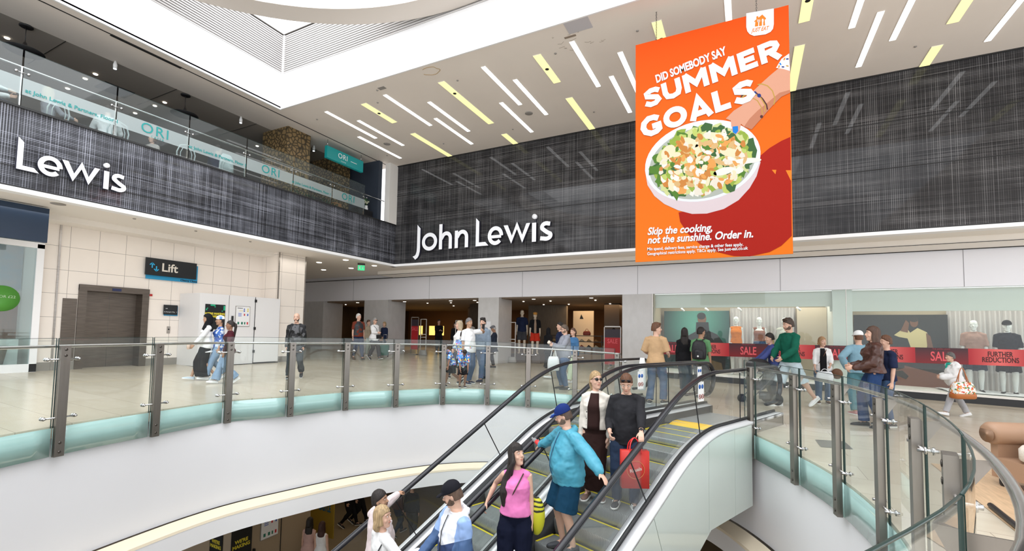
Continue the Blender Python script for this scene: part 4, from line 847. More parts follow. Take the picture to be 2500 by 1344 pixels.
text_mesh('2 FOR £22', .085, mat('faint white', (.45, .6, .4), .5), (XS+.01, 4.2, 2.24), (0, 1, 0), (0, 0, 1), .003, 'CENTER', 0, 'sticker_text', bpy.data.objects['window_sticker'])
bdp = MB().box((-16.5, 2.5, 2.45), (-16.45, 4.78, 3.6)).build('beach_poster', nodes_mat('beach print', lambda nt, b, co: nt.links.new(mixc(nt, noise_n(nt, co, 2.5, 4, vec=(1, 1, 2)), (.16, .30, .42), (.50, .38, .34)), b.inputs['Base Color'])), origin=(-16.5, 4, 2.5)); tag(bdp, 'blue and pink beach picture inside the left shop window', 'display panel')
tag(MB().box((-16.5, 3.6, .5), (-16.44, 4.75, 2.4)).build('wooden_screen', mat('reddish wood', (.20, .075, .035), .5, noise=.2, nscale=4, stretch=(1, 6, 1)), origin=(-16.5, 4.2, .5)), 'reddish brown wooden panel inside the left shop window', 'panel')
tag(MB().box((-16.2, 4.0, .5), (-15.8, 4.62, 1.25)).build('shop_counter', M_offwhite, origin=(-16, 4.3, .5)), 'white counter inside the left shop window', 'counter')
bk = thing('wicker_basket', (-15.7, 4.1, .5), 'brown wicker basket inside the left shop window', 'basket'); MB().lathe((-15.7, 4.15, .66), [(.20, 0), (.26, .4), (.25, .42), (.18, .05)], 20).build('basket_body', mat('wicker', (.16, .10, .05), .8, bump=.8, bscale=60), bk)
struct('wall_shop_left', MB().box((-18, -4, .4), (-17.9, 4.84, 4.2)).box((-18, 4.80, .4), (-15.5, 4.84, 4.2)), M_offwhite)
# ================================================================ PEOPLE
def rotv(v, ax, a): return Matrix.Rotation(a, 3, ax) @ v
AX, AY, AZ = V((1, 0, 0)), V((0, 1, 0)), V((0, 0, 1))
def ringp(c, S, F, a, b, n=12): return [c + S*(math.cos(2*math.pi*i/n)*a) + F*(math.sin(2*math.pi*i/n)*b) for i in range(n)]
def tubeE(mb, pts, rad, S=None, ends=True, n=12):
    """closed rounded limb through pts with (a,b) radii per point"""
    pts = [V(p) for p in pts]; rad = [(r, r) if isinstance(r, (int, float)) else r for r in rad]; rings = []; m = len(pts)
    S0 = S or AX
    for i in range(m):
        t = (pts[min(i+1, m-1)]-pts[max(i-1, 0)]).normalized(); s = S0 - t*S0.dot(t)
        if s.length < 1e-3: s = AY - t*AY.dot(t)
        s.normalize(); f = t.cross(s); a, b = rad[i]
        if i == 0 and ends: rings += [ringp(pts[0]-t*min(a, b)*0.75, s, f, a*0.35, b*0.35, n), ringp(pts[0]-t*min(a, b)*0.45, s, f, a*0.8, b*0.8, n)]
        rings.append(ringp(pts[i], s, f, a, b, n))
        if i == m-1 and ends: rings += [ringp(pts[i]+t*min(a, b)*0.45, s, f, a*0.8, b*0.8, n), ringp(pts[i]+t*min(a, b)*0.75, s, f, a*0.35, b*0.35, n)]
    mb.loft(rings); return mb
def ik(a, c, l1, l2, pole):
    d = c-a; D = max(0.02, min(d.length, 0.998*(l1+l2))); dn = d.normalized(); c = a+dn*D; x = (l1*l1-l2*l2+D*D)/(2*D); h = math.sqrt(max(0, l1*l1-x*x))
    p = pole - dn*pole.dot(dn)
    if p.length < 1e-3: p = V((0, 1, 0.01))
    return a+dn*x+p.normalized()*h, c
SKIN = {'light': (0.62, 0.38, 0.28), 'tan': (0.42, 0.24, 0.15), 'brown': (0.27, 0.14, 0.085), 'dark': (0.10, 0.055, 0.035), 'mannequin': (0.72, 0.73, 0.71), 'warm': (0.70, 0.60, 0.48)}
def skinm(k): return mat('skin '+k, SKIN[k], 0.5, noise=0.05, nscale=12)
def cloth(name, col, rough=0.85, bump=0.35, bscale=9, noise=0.08): return mat('cloth '+name, col, rough, spec=0.15, noise=noise, nscale=7, bump=bump, bscale=bscale)
def hairm(col): return mat('hair %.2f %.2f %.2f' % col, col, 0.55, noise=0.35, nscale=60, stretch=(1, 1, 0.12), bump=0.6, bscale=70)
PROF = {'m': [(-.13, .09, .08, 0), (-.085, .155, .105, -.008), (0, .165, .113, -.01), (.08, .157, .108, 0), (.17, .15, .102, .006), (.27, .16, .11, .01), (.36, .172, .114, .008), (.415, .165, .102, 0), (.455, .140, .085, -.01), (.49, .105, .066, -.014), (.515, .075, .058, -.014), (.545, .060, .056, -.01)],
        'f': [(-.13, .09, .08, 0), (-.085, .160, .105, -.012), (0, .170, .115, -.014), (.08, .150, .103, -.002), (.17, .122, .088, .008), (.27, .138, .098, .012), (.34, .148, .122, .024), (.40, .142, .105, .012), (.445, .120, .078, -.004), (.48, .088, .058, -.01), (.51, .060, .052, -.01), (.54, .050, .05, -.008)]}
class Body: pass
fold_tex = bpy.data.textures.new('cloth folds', 'MARBLE'); fold_tex.noise_scale = 0.16; fold_tex.turbulence = 7; fold_tex.noise_depth = 2
def person(pos, face, H=1.75, label='', g='m', skin='light', hair=('short', (0.05, 0.035, 0.025)), top=None, bottom=None, shoes=None, feet=None, hands=None, head=(0, 0), lean=0, tilt=0, twist=0, fat=0.0,
           dz=0.0, pel=None, vox=0.014, extras=(), group=None, poles=None, curls=(0.5, 0.5), palms=None, facekit=True, name='person', cat='person', kneepole=None, seat=False):
    k = H/1.75; B = Body(); B.k = k; prof = PROF[g]
    P0 = V(pel) if pel else V((0, 0, 0.935+dz))
    la = math.radians(-lean); R1 = Matrix.Rotation(la*0.35, 3, AX) @ Matrix.Rotation(math.radians(tilt)*0.4, 3, AY); R2 = Matrix.Rotation(math.radians(-twist), 3, AZ) @ Matrix.Rotation(la, 3, AX) @ Matrix.Rotation(math.radians(tilt), 3, AY)
    def frame(t):
        s = max(0, min(1, (t-0.02)/0.30)); R = Matrix([[R1[i][j]*(1-s)+R2[i][j]*s for j in range(3)] for i in range(3)])
        X = (R @ AX).normalized(); Z = (R @ AZ).normalized(); Y = Z.cross(X).normalized(); return X, Y, Z
    def T(x, y, t):
        p = P0.copy(); n = max(1, int(abs(t)/0.03)); dt = t/n
        for i in range(n): p += frame(dt*(i+0.5))[2]*dt
        X, Y, Z = frame(t); return p + X*x + Y*y
    B.T = T; B.frame = frame
    def torso(mb, t0, t1, e=0.0, flare=0.0, ef=0.0):
        pr = [q for q in prof if t0 <= q[0] <= t1]
        def at(t):
            for (ta, a0, b0, y0), (tb, a1, b1, y1) in zip(prof[:-1], prof[1:]):
                if ta <= t <= tb: s = (t-ta)/(tb-ta); return (t, a0+(a1-a0)*s, b0+(b1-b0)*s, y0+(y1-y0)*s)
            return (t,)+(prof[0] if t < prof[0][0] else prof[-1])[1:]
        if not pr or pr[0][0] > t0+0.005: pr = [at(t0) if t0 >= -0.085 else (t0, .158, .108, -.008)] + pr
        if pr[-1][0] < t1-0.005: pr = pr + [at(t1)]
        rings = []
        for t, a, b, y in pr:
            w = fat*math.exp(-((t-0.13)/0.17)**2); a2 = a*(1+0.22*w)+e; b2 = b*(1+0.55*w)+e+ef; 
            fl = flare*max(0, (0.12-t)/0.25); X, Y, Z = frame(t); rings.append(ringp(T(0, y+0.03*w, t), X, Y, a2+fl, b2+fl, 20))
        mb.loft(rings)
    # skeleton
    sw = 0.166 if g == 'm' else 0.146; sh = [T(sw, -0.008, 0.452), T(-sw, -0.008, 0.452)]
    hands = list(hands) if hands else [None, None]
    Hn = []; El = []; Wr = []; Dn = []; Pn = []
    for i, s in ((0, 1), (1, -1)):
        if hands[i] is not None and hands[i][0] == 'w': hands[i] = (Matrix.Rotation(math.radians(face), 3, AZ) @ (V(hands[i][1])-V(pos)))/k
        tg = V(hands[i]) if hands[i] is not None else sh[i] + V((s*0.045, 0.04, -0.53))
        pole = V(poles[i]) if poles and poles[i] else V((s*0.35, -1, -0.15))
        e, w_ = ik(sh[i], tg, 0.285, 0.25, pole); El.append(e); Wr.append(w_); fd = (w_-e).normalized(); Dn.append(fd)
        pn = V(palms[i]) if palms and palms[i] else V((-s, 0, 0)); pn = (pn - fd*pn.dot(fd)); pn = pn.normalized() if pn.length > 0.05 else AX; Pn.append(pn)
    hip = [T(0.088, 0, -0.025), T(-0.088, 0, -0.025)]; feet = feet or [(0.10, 0.02, 0, 0, 8), (-0.10, -0.02, 0, 0, -8)]
    Kn = []; An = []; Ft = []
    for i in (0, 1):
        f = list(feet[i]) + [0]*(5-len(feet[i])); x, y, z, pitch, yaw = f[:5]; pr_ = math.radians(pitch); yw = math.radians(-yaw)
        fdir = rotv(V((0, math.cos(pr_), -math.sin(pr_))), AZ, yw); fup = rotv(V((0, math.sin(pr_), math.cos(pr_))), AZ, yw)
        ball = V((x, y, z)) + rotv(V((0, 0.12, 0)), AZ, yw); heel = ball - fdir*0.17; an = heel + fdir*0.055 + fup*0.085
        kp = V(kneepole[i]) if kneepole else rotv(V((0.05*(1 if i == 0 else -1), 1, 0)), AZ, yw*0.5)
        kn, a_ = ik(hip[i], an, 0.425, 0.425, kp); Kn.append(kn); An.append(a_); Ft.append((a_, fdir, fup))
    B.sh, B.el, B.wr, B.kn, B.an, B.hip = sh, El, Wr, Kn, An, hip
    # head frame
    X, Y, Z = frame(0.5); hy, hp = math.radians(head[0]), math.radians(head[1])   # + turns to the person's left, + looks up
    Rh = Matrix.Rotation(hy, 3, AZ) @ Matrix.Rotation(hp, 3, AX); base = Matrix((X, Y, Z)).transposed(); zz = (Z*0.5+AZ*0.5).normalized()
    HX = (base @ Rh @ AX); HY = (base @ Rh @ AY); HZ = (base @ Rh @ AZ)
    HZ = (HZ*0.6+rotv(AZ, HX.normalized(), hp)*0.4).normalized(); HY = (HY-HZ*HY.dot(HZ)).normalized(); HX = HY.cross(HZ).normalized()
    nb = T(0, -0.012, 0.53); hc = nb + zz*0.065 + HZ*0.095 + HY*0.012; B.hc, B.HX, B.HY, B.HZ = hc, HX, HY, HZ
    def hp_(x, y, z): return hc + HX*x + HY*y + HZ*z
    B.hp = hp_
    mb = MB(); torso(mb, -0.13, 0.545)
    tubeE(mb, [nb-zz*0.04, nb+zz*0.02, hc+HZ*-0.05+HY*-0.018], [0.056, 0.052, 0.052] if g == 'm' else [0.05, 0.044, 0.046], HX, ends=False)
    HR = [(-.128, .018, .018, .052), (-.118, .036, .036, .040), (-.09, .050, .064, .020), (-.055, .060, .081, .008), (-.01, .068, .090, .002), (.035, .073, .095, -.002), (.07, .070, .091, -.005), (.10, .056, .073, -.008), (.118, .032, .044, -.01), (.125, .010, .012, -.01)]
    mb.loft([ringp(hp_(0, y, z), HX, HY, a, b, 18) for z, a, b, y in HR])
    tubeE(mb, [hp_(0, .084, .022), hp_(0, .098, -.004), hp_(0, .108, -.026)], [.007, .009, .013], HX); mb.ell(hp_(0, .100, -.030), (.017, .012, .010), X=HX, Y=HY, Z=HZ)
    mb.ell(hp_(0, .082, -.062), (.024, .013, .014), X=HX, Y=HY, Z=HZ); mb.ell(hp_(0, .070, -.105), (.024, .02, .018), X=HX, Y=HY, Z=HZ)
    for s in (1, -1): mb.ell(hp_(s*.074, -.008, -.012), (.009, .018, .030), X=HX, Y=HY, Z=HZ); mb.ell(hp_(s*.034, .074, .030), (.024, .012, .008), X=HX, Y=HY, Z=HZ); mb.ell(hp_(s*.038, .062, -.035), (.022, .02, .022), X=HX, Y=HY, Z=HZ)
    ar = (.052, .043, .036, .037, .025) if g == 'm' else (.044, .036, .031, .031, .021)
    fr = 1 + 0.15*fat
    for i, s in ((0, 1), (1, -1)):
        a, e, w_ = sh[i], El[i], Wr[i]; tubeE(mb, [T(sw*0.55, -0.008, 0.47) if i == 0 else T(-sw*0.55, -0.008, 0.47), a, a.lerp(e, .45), e, e.lerp(w_, .35), w_], [.05, ar[0]*fr, ar[1]*fr, ar[2]*fr, ar[3]*fr, ar[4]])
        d, n = Dn[i], Pn[i]; ac = d.cross(n) if i == 0 else n.cross(d)   # towards the thumb
        tubeE(mb, [w_-d*.01, w_+d*.03, w_+d*.085], [(.024, .017), (.036, .015), (.039, .013)], ac)
        cur = curls[i]
        for j, (o, L) in enumerate(((.029, .070), (.0095, .079), (-.010, .073), (-.029, .058))):
            p = w_+d*.085+ac*o; dd = d.copy(); pts = [p]
            for q in (0.45, 0.30, 0.25):
                dd = rotv(dd, d.cross(n), cur*0.75); p = p+dd*(L*q); pts.append(p)
            tubeE(mb, pts, [.0092, .0088, .0080, .0070], ac, n=8)
        t0 = w_+d*.025+ac*.026; td = (d*.65+ac*.62+n*(.25+.3*cur)).normalized(); tubeE(mb, [t0, t0+td*.035, t0+td*.035+(td*.6+d*.5+n*.2*cur).normalized()*.032], [.014, .0115, .009], n, n=8)
        # legs
        h, kn, an = hip[i], Kn[i], An[i]; Sx = AX
        lr = (.090, .078, .056, .057, .036) if g == 'm' else (.092, .078, .054, .054, .034)
        cf = kn.lerp(an, .33) - Ft[i][1]*0.012
        tubeE(mb, [h+V((0, 0, .02)), h.lerp(kn, .3), h.lerp(kn, .65), kn, cf, kn.lerp(an, .72), an], [lr[0]*fr, lr[0]*.96*fr, lr[1]*.88*fr, lr[2], lr[3], lr[4]*1.15, lr[4]], Sx)
        a_, fd, fu = Ft[i]; tubeE(mb, [a_-fu*.045-fd*.035, a_-fu*.04+fd*.04, a_-fu*.055+fd*.11, a_-fu*.066+fd*.165], [(.030, .030), (.036, .034), (.040, .024), (.034, .014)], fd.cross(fu))
    def fin(mb, nm, m, par=None, v=vox, sm=3, remesh=True, fold=0):
        mb.v = [tuple(c*k for c in q) for q in mb.v]
        o = mb.build(nm, m, par, local=True)
        if remesh:
            r = o.modifiers.new('surface', 'REMESH'); r.mode = 'VOXEL'; r.voxel_size = v*k; r.use_smooth_shade = True
            if fold:
                d_ = o.modifiers.new('folds', 'DISPLACE'); d_.texture = fold_tex; d_.strength = fold; d_.mid_level = 0.5; d_.texture_coords = 'LOCAL'
            if sm: q = o.modifiers.new('smooth', 'SMOOTH'); q.factor = 0.5; q.iterations = sm
        return o
    B.fin = fin
    body = fin(mb, name, skinm(skin), v=min(vox, 0.009) if vox < .02 else vox, sm=2); body.location = V(pos); body.rotation_euler = (0, 0, -math.radians(face)); tag(body, label, cat, group); B.obj = body
    B.world = lambda p: V(pos) + Matrix.Rotation(-math.radians(face), 3, AZ) @ (V(p)*k)
    B.wdir = lambda p: Matrix.Rotation(-math.radians(face), 3, AZ) @ V(p)
    # clothes ------------------------------------------------------
    if bottom:
        bk = bottom.get('kind', 'pants'); e = bottom.get('e', .015); m = bottom['m']; mb = MB(); wt = bottom.get('waist', .10)
        if bk in ('pants', 'shorts'):
            torso(mb, -0.13, wt, e)
            fr_ = bottom.get('len', 0.97 if bk == 'pants' else 0.45); cuff = bottom.get('cuff', .058)
            for i in (0, 1):
                h, kn, an = hip[i], Kn[i], An[i]; an2 = an - Ft[i][2]*0.02
                if fr_ > 0.6:
                    th = bottom.get('thigh', .092)
                    tubeE(mb, [h+V((0, 0, .02)), h.lerp(kn, .35), h.lerp(kn, .7), kn, kn.lerp(an2, .35), kn.lerp(an2, (fr_-.5)*2*.7), kn.lerp(an2, (fr_-.5)*2)], [(.082+e)*fr, (th+e)*fr, th*.88+e, th*.74+e, th*.70+e, max(cuff, .05), cuff], AX, ends=False)
                else:
                    q = h.lerp(kn, fr_*2); tubeE(mb, [h+V((0, 0, .02)), h.lerp(q, .5), q], [(.084+e)*fr, (.092+e)*fr, (.098+e)*fr], AX, ends=False)
        else:
            zl = bottom.get('hem', 0.30); mid = (Kn[0]+Kn[1])/2; amid = (An[0]+An[1])/2; torso(mb, -0.10, wt, e); w0 = bottom.get('w', .17); rings = []
            for t in lin(0, 1, 7):
                zc = P0.z-0.05-(P0.z-0.05-zl)*t; c = (P0-V((0, 0, .05))).lerp(mid, min(1, t/0.55)) if t < .55 else mid.lerp(amid, (t-.55)/.45*min(1, (mid.z-zl)/0.42)); c.z = zc
                rings.append(ringp(c, AX, AY, .175+e+(w0-.175)*t, .125+e+(w0*.9-.125)*t, 20))
            mb.loft(rings)
        fin(mb, bottom.get('name', {'pants': 'trousers', 'shorts': 'shorts', 'skirt': 'skirt'}[bk]), m, body, v=max(.008, vox), fold=bottom.get('fold', .012))
    if shoes:
        for i in (0, 1):
            a_, fd, fu = Ft[i]; sd = fd.cross(fu); mb = MB(); mb.cur = 0; L = [(-.078, .022, .060, .034), (-.062, .034, .066, .040), (-.03, .038, .078, .046), (.01, .038, .082, .050), (.05, .041, .064, .040), (.10, .046, .050, .030), (.15, .044, .042, .024), (.185, .032, .032, .018), (.203, .012, .022, .012)]
            rings = []; bs = a_ - fu*.085
            for x, wd, hh, _ in L:
                c = bs + fd*x; rings.append([c + sd*(wd*math.cos(q))*(1.0 if math.sin(q) < .3 else .9) + fu*(.010+max(0, hh*(.5+.5*math.sin(q))) if math.sin(q) > -.9 else .008) for q in [2*math.pi*j/12 for j in range(12)]])
            mb.loft(rings); mb.cur = 1
            mb.loft([[bs+fd*x*1.02+sd*wd*1.05, bs+fd*x*1.02+sd*wd*1.08+fu*.022, bs+fd*x*1.02-sd*wd*1.08+fu*.022, bs+fd*x*1.02-sd*wd*1.05] for x, wd, hh, _ in L])
            if shoes[2:] and shoes[2] == 'stripes':
                mb.cur = 1
                for q in (.015, .04, .065):
                    for s in (1, -1): mb.obox(bs+fd*q+fu*.045+sd*s*.040, (fd*.4+fu).normalized(), sd, (fd-fu*.4).normalized(), (.024, .004, .006))
            fin(mb, 'shoe', [shoes[0], shoes[1]], body, remesh=False)
    if top:
        e = top.get('e', .014); m = top['m']; sl = top.get('sleeve', 1.0); hem = top.get('hem', -.06); mb = MB(); torso(mb, hem, top.get('neck', .53), e, top.get('flare', .04), top.get('ef', 0)); se = top.get('se', e)
        for i, s in ((0, 1), (1, -1)):
            a, el, w_ = sh[i], El[i], Wr[i]; st = T(s*sw*.55, -.008, .465)
            if sl <= 0: tubeE(mb, [st, a.lerp(st, .3)], [.062, .058]); continue
            if sl < .55: q = a.lerp(el, sl*2); tubeE(mb, [st, a, a.lerp(q, .5), q], [.058+se, ar[0]+se+.004, ar[1]+se+.012, ar[2]+se+.018], ends=False)
            else:
                q = el.lerp(w_, (sl-.5)*2-.02); tubeE(mb, [st, a, a.lerp(el, .5), el, el.lerp(q, .5), q], [.058+se, ar[0]+se+.004, ar[1]+se+.006, ar[2]+se+.008, ar[3]+se+.004, ar[4]+se+top.get('cuff', .006)])
        if top.get('collar'): tubeE(mb, [T(0, -.012, .50), T(0, -.008, .55)], [(.075, .070), (.066, .064)], HX, ends=False)
        if top.get('hood'):
            for j in range(7): q = math.pi*(j/6)*1.15-math.pi*.075; mb.ell(T(.085*math.cos(q), -.05-.055*math.sin(q), .50+.03*math.sin(q)), (.042, .042, .036))
        if top.get('puff'):
            for t in (0.0, .09, .18, .27, .36): X_, Y_, Z_ = frame(t); w = fat*math.exp(-((t-0.13)/0.17)**2); mb.loft([ringp(T(0, .005, t+d_), X_, Y_, .165*(1+.22*w)+e+r_, .112*(1+.55*w)+e+r_, 20) for d_, r_ in ((-.04, .0), (-.02, .013), (.02, .013), (.04, 0))])
        fin(mb, top.get('name', 'shirt'), m, body, v=max(.008, vox), fold=top.get('fold', .016))
        if top.get('panel'):                      # open front showing the layer beneath
            mp, wp = top['panel'][:2]; t0 = top['panel'][2] if len(top['panel']) > 2 else hem; rings = []
            for t in lin(t0, .515, 9):
                X_, Y_, Z_ = frame(t)
                a = b = y = 0
                for (ta, a0, b0, y0), (tb, a1, b1, y1) in zip(prof[:-1], prof[1:]):
                    if ta <= t <= tb: s = (t-ta)/(tb-ta); a, b, y = a0+(a1-a0)*s, b0+(b1-b0)*s, y0+(y1-y0)*s
                w = fat*math.exp(-((t-0.13)/0.17)**2); aa = a*(1+.22*w)+e+.008; bb = b*(1+.55*w)+e+.014+top.get('ef', 0); ww = wp*(1-.35*max(0, (t-.3)/.22))
                fl = top.get('flare', .04)*max(0, (0.12-t)/0.25); aa += fl; bb += fl
                rings.append([T(0, y+.03*w, t) + X_*(u*ww) + Y_*(bb*math.sqrt(max(.05, 1-(u*ww/aa)**2))+dd) for u, dd in [(-1, -.02), (-1, 0), (-.5, .002), (0, .003), (.5, .002), (1, 0), (1, -.02)]])
            mb = MB(); mb.loft(rings); fin(mb, 'inner_top', mp, body, remesh=False)
    # hair -----------------------------------------------------------
    if hair:
        hk, hcol = hair[0], hair[1]; m = hcol if not isinstance(hcol, tuple) else hairm(hcol); hv = max(.008, vox*.8); mb = MB()
        def shell(g_, zmin, front, back=0.0, zmax=.145):
            rings = []
            for z in lin(zmin, zmax, 12):
                q = min(1, max(0, z/zmax)) if z > 0 else 0; sc = math.sqrt(max(0.02, 1-q**2.4)); a = (.074+g_)*sc; b = (.097+g_)*sc; pts = []
                for p in ringp(V((0, -.006-back, 0)), AX, AY, a, b, 18):
                    y = min(p.y, front(z)); pts.append(hp_(p.x, y, z))
                rings.append(pts)
            mb.loft(rings)
        def fs(z): return -.02 if z < -.01 else (-.02+((z+.01)/.068)*.11 if z < .058 else .125)
        if hk == 'short': shell(.012, -.05, fs, zmax=.142)
        elif hk == 'quiff':
            shell(.012, -.05, fs, zmax=.142)
            for x, y, z in ((0, .062, .105), (.032, .045, .11), (-.03, .045, .112), (.02, .0, .122), (-.03, -.02, .12), (.0, -.06, .10)): mb.ell(hp_(x, y, z), (.040, .040, .030))
        elif hk == 'thin': shell(.005, -.05, lambda z: -.03 if z < .0 else (-.03+(z/.09)*.08 if z < .09 else .06), zmax=.132)
        elif hk in ('long', 'bob', 'fringe'):
            L = hair[2] if len(hair) > 2 else .3
            shell(.016, -.09, (lambda z: .035 if z < .03 else (.035+(z-.03)/.04*.09 if z < .07 else .13)), .004, .146)
            if L > .05:
                bx, by, bz = hp_(0, -.05, -.02), HY, AZ; rings = []
                for t in lin(0, 1, 7):
                    c = hp_(0, -.040-.012*math.sin(t*3), 0); c.z = hp_(0, 0, -.02).z - L*t*1.0; rings.append(ringp(c, HX, HY, .083+.022*math.sin(t*2.6)-.035*max(0, t-.7)/.3, .050+.004*t-.02*max(0, t-.7)/.3, 16))
                mb.loft(rings)
                for s in (1, -1):
                    if hk == 'fringe' or hk == 'long': z0 = hp_(s*.070, .005, .02); tubeE(mb, [z0, hp_(s*.080, .010, -.08), V((z0.x+HX.x*s*.018, z0.y+HX.y*s*.018, z0.z-L*.8))], [(.016, .03), (.016, .032), (.012, .02)], HX)
            if hk == 'fringe':
                mb.loft([[hp_(x, y+dy, z) for x, y in ((-.062, .060), (-.035, .088), (0, .097), (.035, .088), (.062, .060)) for dy in (0,)] + [hp_(x, y-.03, z) for x, y in ((.062, .060), (.035, .088), (0, .097), (-.035, .088), (-.062, .060))] for z in (.040, .07, .10)])
        elif hk in ('pony', 'bun'):
            shell(.010, -.045, fs, zmax=.138); L = hair[2] if len(hair) > 2 else .25
            if hk == 'bun': mb.ell(hp_(0, -.12, .04), (.04, .035, .04))
            else: tubeE(mb, [hp_(0, -.10, .05), hp_(0, -.135, .03), hp_(0, -.135, -.02) - AZ*.03, hp_(0, -.11, -.02)-AZ*(L*.6), hp_(0, -.10, -.02)-AZ*L], [.022, .028, .036, .030, .012], HX)
        elif hk == 'hijab':
            shell(.020, -.13, (lambda z: .075 if z < -.07 else (.052 if z < .035 else (.052+(z-.035)/.035*.07 if z < .07 else .13))), .0, .15)
            rings = []
            for t, a, b, y in ((.62, .082, .085, 0), (.57, .078, .080, .0), (.53, .105, .09, .0), (.47, .17, .11, .0), (.40, .19, .13, .0), (.33, .155, .12, .01)): X_, Y_, Z_ = frame(.5); rings.append(ringp(T(0, y, t), X_, Y_, a, b, 18))
            mb.loft(rings)
        elif hk in ('cap', 'flatcap', 'beanie'):
            hc2 = hair[2] if len(hair) > 2 else (.05, .035, .025); sub = MB(); keep = mb; mb = sub; shell(.006, -.055, fs, zmax=.12); fin(mb, 'hair', hairm(hc2), body, v=hv); mb = keep
            bwd = -1 if (len(hair) > 3 and hair[3] == 'back') else 1
            rings = []
            for z in lin(.035, .15, 9):
                q = max(0, (z-.035)/.115); sc = math.sqrt(max(.02, 1-q**2.6)); rings.append([hp_(p.x, p.y, z+(p.y*-.10 if hk == 'cap' else 0)) for p in ringp(V((0, -.004, 0)), AX, AY, .088*sc, .108*sc, 20)])
            mb.loft(rings)
            if hk != 'beanie':
                lv = .075 if hk == 'cap' else .035
                mb.loft([[hp_(x*(1-.12*f), bwd*(.06+math.sqrt(max(0, 1-(x/.085)**2))*(.04+lv*f)), .045-.018*f-bwd*0.006+dz_) for x in (-.075, -.055, -.03, 0, .03, .055, .075)] for f, dz_ in ((0, .0), (0, .012), (1, .010), (1, 0))] )
            if hk == 'flatcap': mb.ell(hp_(0, .02, .10), (.098, .118, .035), X=HX, Y=HY, Z=HZ)
        if hk != 'bald':
            nm = {'hijab': 'headscarf', 'cap': 'cap', 'flatcap': 'flat_cap', 'beanie': 'bandana'}.get(hk, 'hair'); fin(mb, nm, m, body, v=hv, sm=2)
    if facekit:
        ew, eb = mat('eye white', (.75, .72, .70), .3), mat('eye dark', (.02, .015, .012), .2)
        if 'sunglasses' not in extras:
            mb = MB()
            for s in (1, -1): mb.cur = 0; mb.ell(hp_(s*.032, .0845, .010), (.013, .006, .0055), X=HX, Y=HY, Z=HZ); mb.cur = 1; mb.ell(hp_(s*.032, .0875, .010), (.0055, .0045, .0052), X=HX, Y=HY, Z=HZ)
            fin(mb, 'eyes', [ew, eb], body, remesh=False)
        mb = MB()
        bc = hair[1] if hair and isinstance(hair[1], tuple) else ((hair[2] if hair and len(hair) > 2 and isinstance(hair[2], tuple) else (.05, .035, .025)))
        for s in (1, -1): mb.tube([hp_(s*.015, .096, .030), hp_(s*.033, .092, .036), hp_(s*.052, .078, .030)], [.003, .0035, .002], 6)
        fin(mb, 'eyebrows', hairm(tuple(c*.7 for c in bc)), body, remesh=False)
        mb = MB(); mb.tube([hp_(-.022, .0855, -.060), hp_(-.008, .0965, -.058), hp_(0, .0965, -.0595), hp_(.008, .0965, -.058), hp_(.022, .0855, -.060)], [.002, .0045, .004, .0045, .002], 6); mb.tube([hp_(-.020, .085, -.063), hp_(0, .095, -.068), hp_(.020, .085, -.063)], [.002, .005, .002], 6)
        fin(mb, 'lips', mat('lips '+skin, tuple(c*q for c, q in zip(SKIN[skin], (.85, .55, .55))), .45), body, remesh=False)
    for ex in extras:
        exn, exa = (ex, None) if isinstance(ex, str) else (ex[0], ex[1])
        if exn in ('sunglasses', 'glasses', 'sunglasses_up'):
            mb = MB(); up = .070 if exn.endswith('up') else 0; bk = -.020 if up else 0
            for s in (1, -1):
                if exn == 'glasses': mb.tube([hp_(s*.033+.022*math.cos(q), .100-.02*abs(.022*math.cos(q)), .010+.018*math.sin(q)) for q in lin(0, 2*math.pi, 13)[:-1]], .0022, 5, closed=True)
                else: mb.ell(hp_(s*.034, .098+bk, .011+up), (.028, .008, .021), X=HX, Y=HY, Z=HZ)
                mb.tube([hp_(s*.060, .092+bk, .016+up), hp_(s*.078, .05, .016+up), hp_(s*.079, -.01, .008+up)], .003, 5)
            mb.tube([hp_(-.01, .103+bk, .014+up), hp_(.01, .103+bk, .014+up)], .003, 5); fin(mb, 'sunglasses' if 'sun' in exn else 'glasses', exa or mat('dark lens', (.01, .01, .012), .08), body, remesh=False)
        if exn == 'beard':
            mb = MB(); rings = []
            for z in lin(-.135, -.012, 8):
                q = (z+.135)/.123; a = .026+.041*min(1, q*1.7); b = .036+.050*min(1, q*1.7); pts = []
                for p in ringp(V((0, .016 if q < .45 else .004, 0)), AX, AY, a, b, 18):
                    y = p.y; lim = .2 if z < -.066 else (.074-.35*(z+.066)/.05*.12); 
                    y = min(y, lim) if z > -.066 else y; y = max(y, -.01); pts.append(hp_(p.x, y, z))
                rings.append(pts)
            mb.loft(rings); mb.tube([hp_(-.028, .083, -.062), hp_(-.012, .099, -.046), hp_(.012, .099, -.046), hp_(.028, .083, -.062)], [.006, .006, .006, .006], 6)
            fin(mb, 'beard', hairm(exa or (.04, .03, .025)), body, v=max(.006, vox*.6), sm=1)
        if exn == 'watch':
            w_ = Wr[exa]-Dn[exa]*.02; mb = MB(); S_ = Pn[exa]; F_ = Dn[exa].cross(S_); mb.tube([w_+S_*(.025*math.cos(q))+F_*(.030*math.sin(q)) for q in lin(0, 2*math.pi, 15)[:-1]], .006, 6, closed=True); mb.lathe(w_-S_*.024, [(.019, 0), (.019, -.009)], 14, S_, Dn[exa]); fin(mb, 'watch', M_black, body, remesh=False)
        if exn == 'scarf':
            mb = MB(); tubeE(mb, [T(.075*math.cos(q), .01+.075*math.sin(q), .52) for q in lin(0, 2*math.pi, 12)], [.032]*12); tubeE(mb, [T(.05, .085, .50), T(.045, .14, .36), T(.035, .15, .20), T(.03, .13, .03)], [(.04, .02), (.05, .018), (.05, .016), (.045, .012)], AX); fin(mb, 'scarf', exa, body)
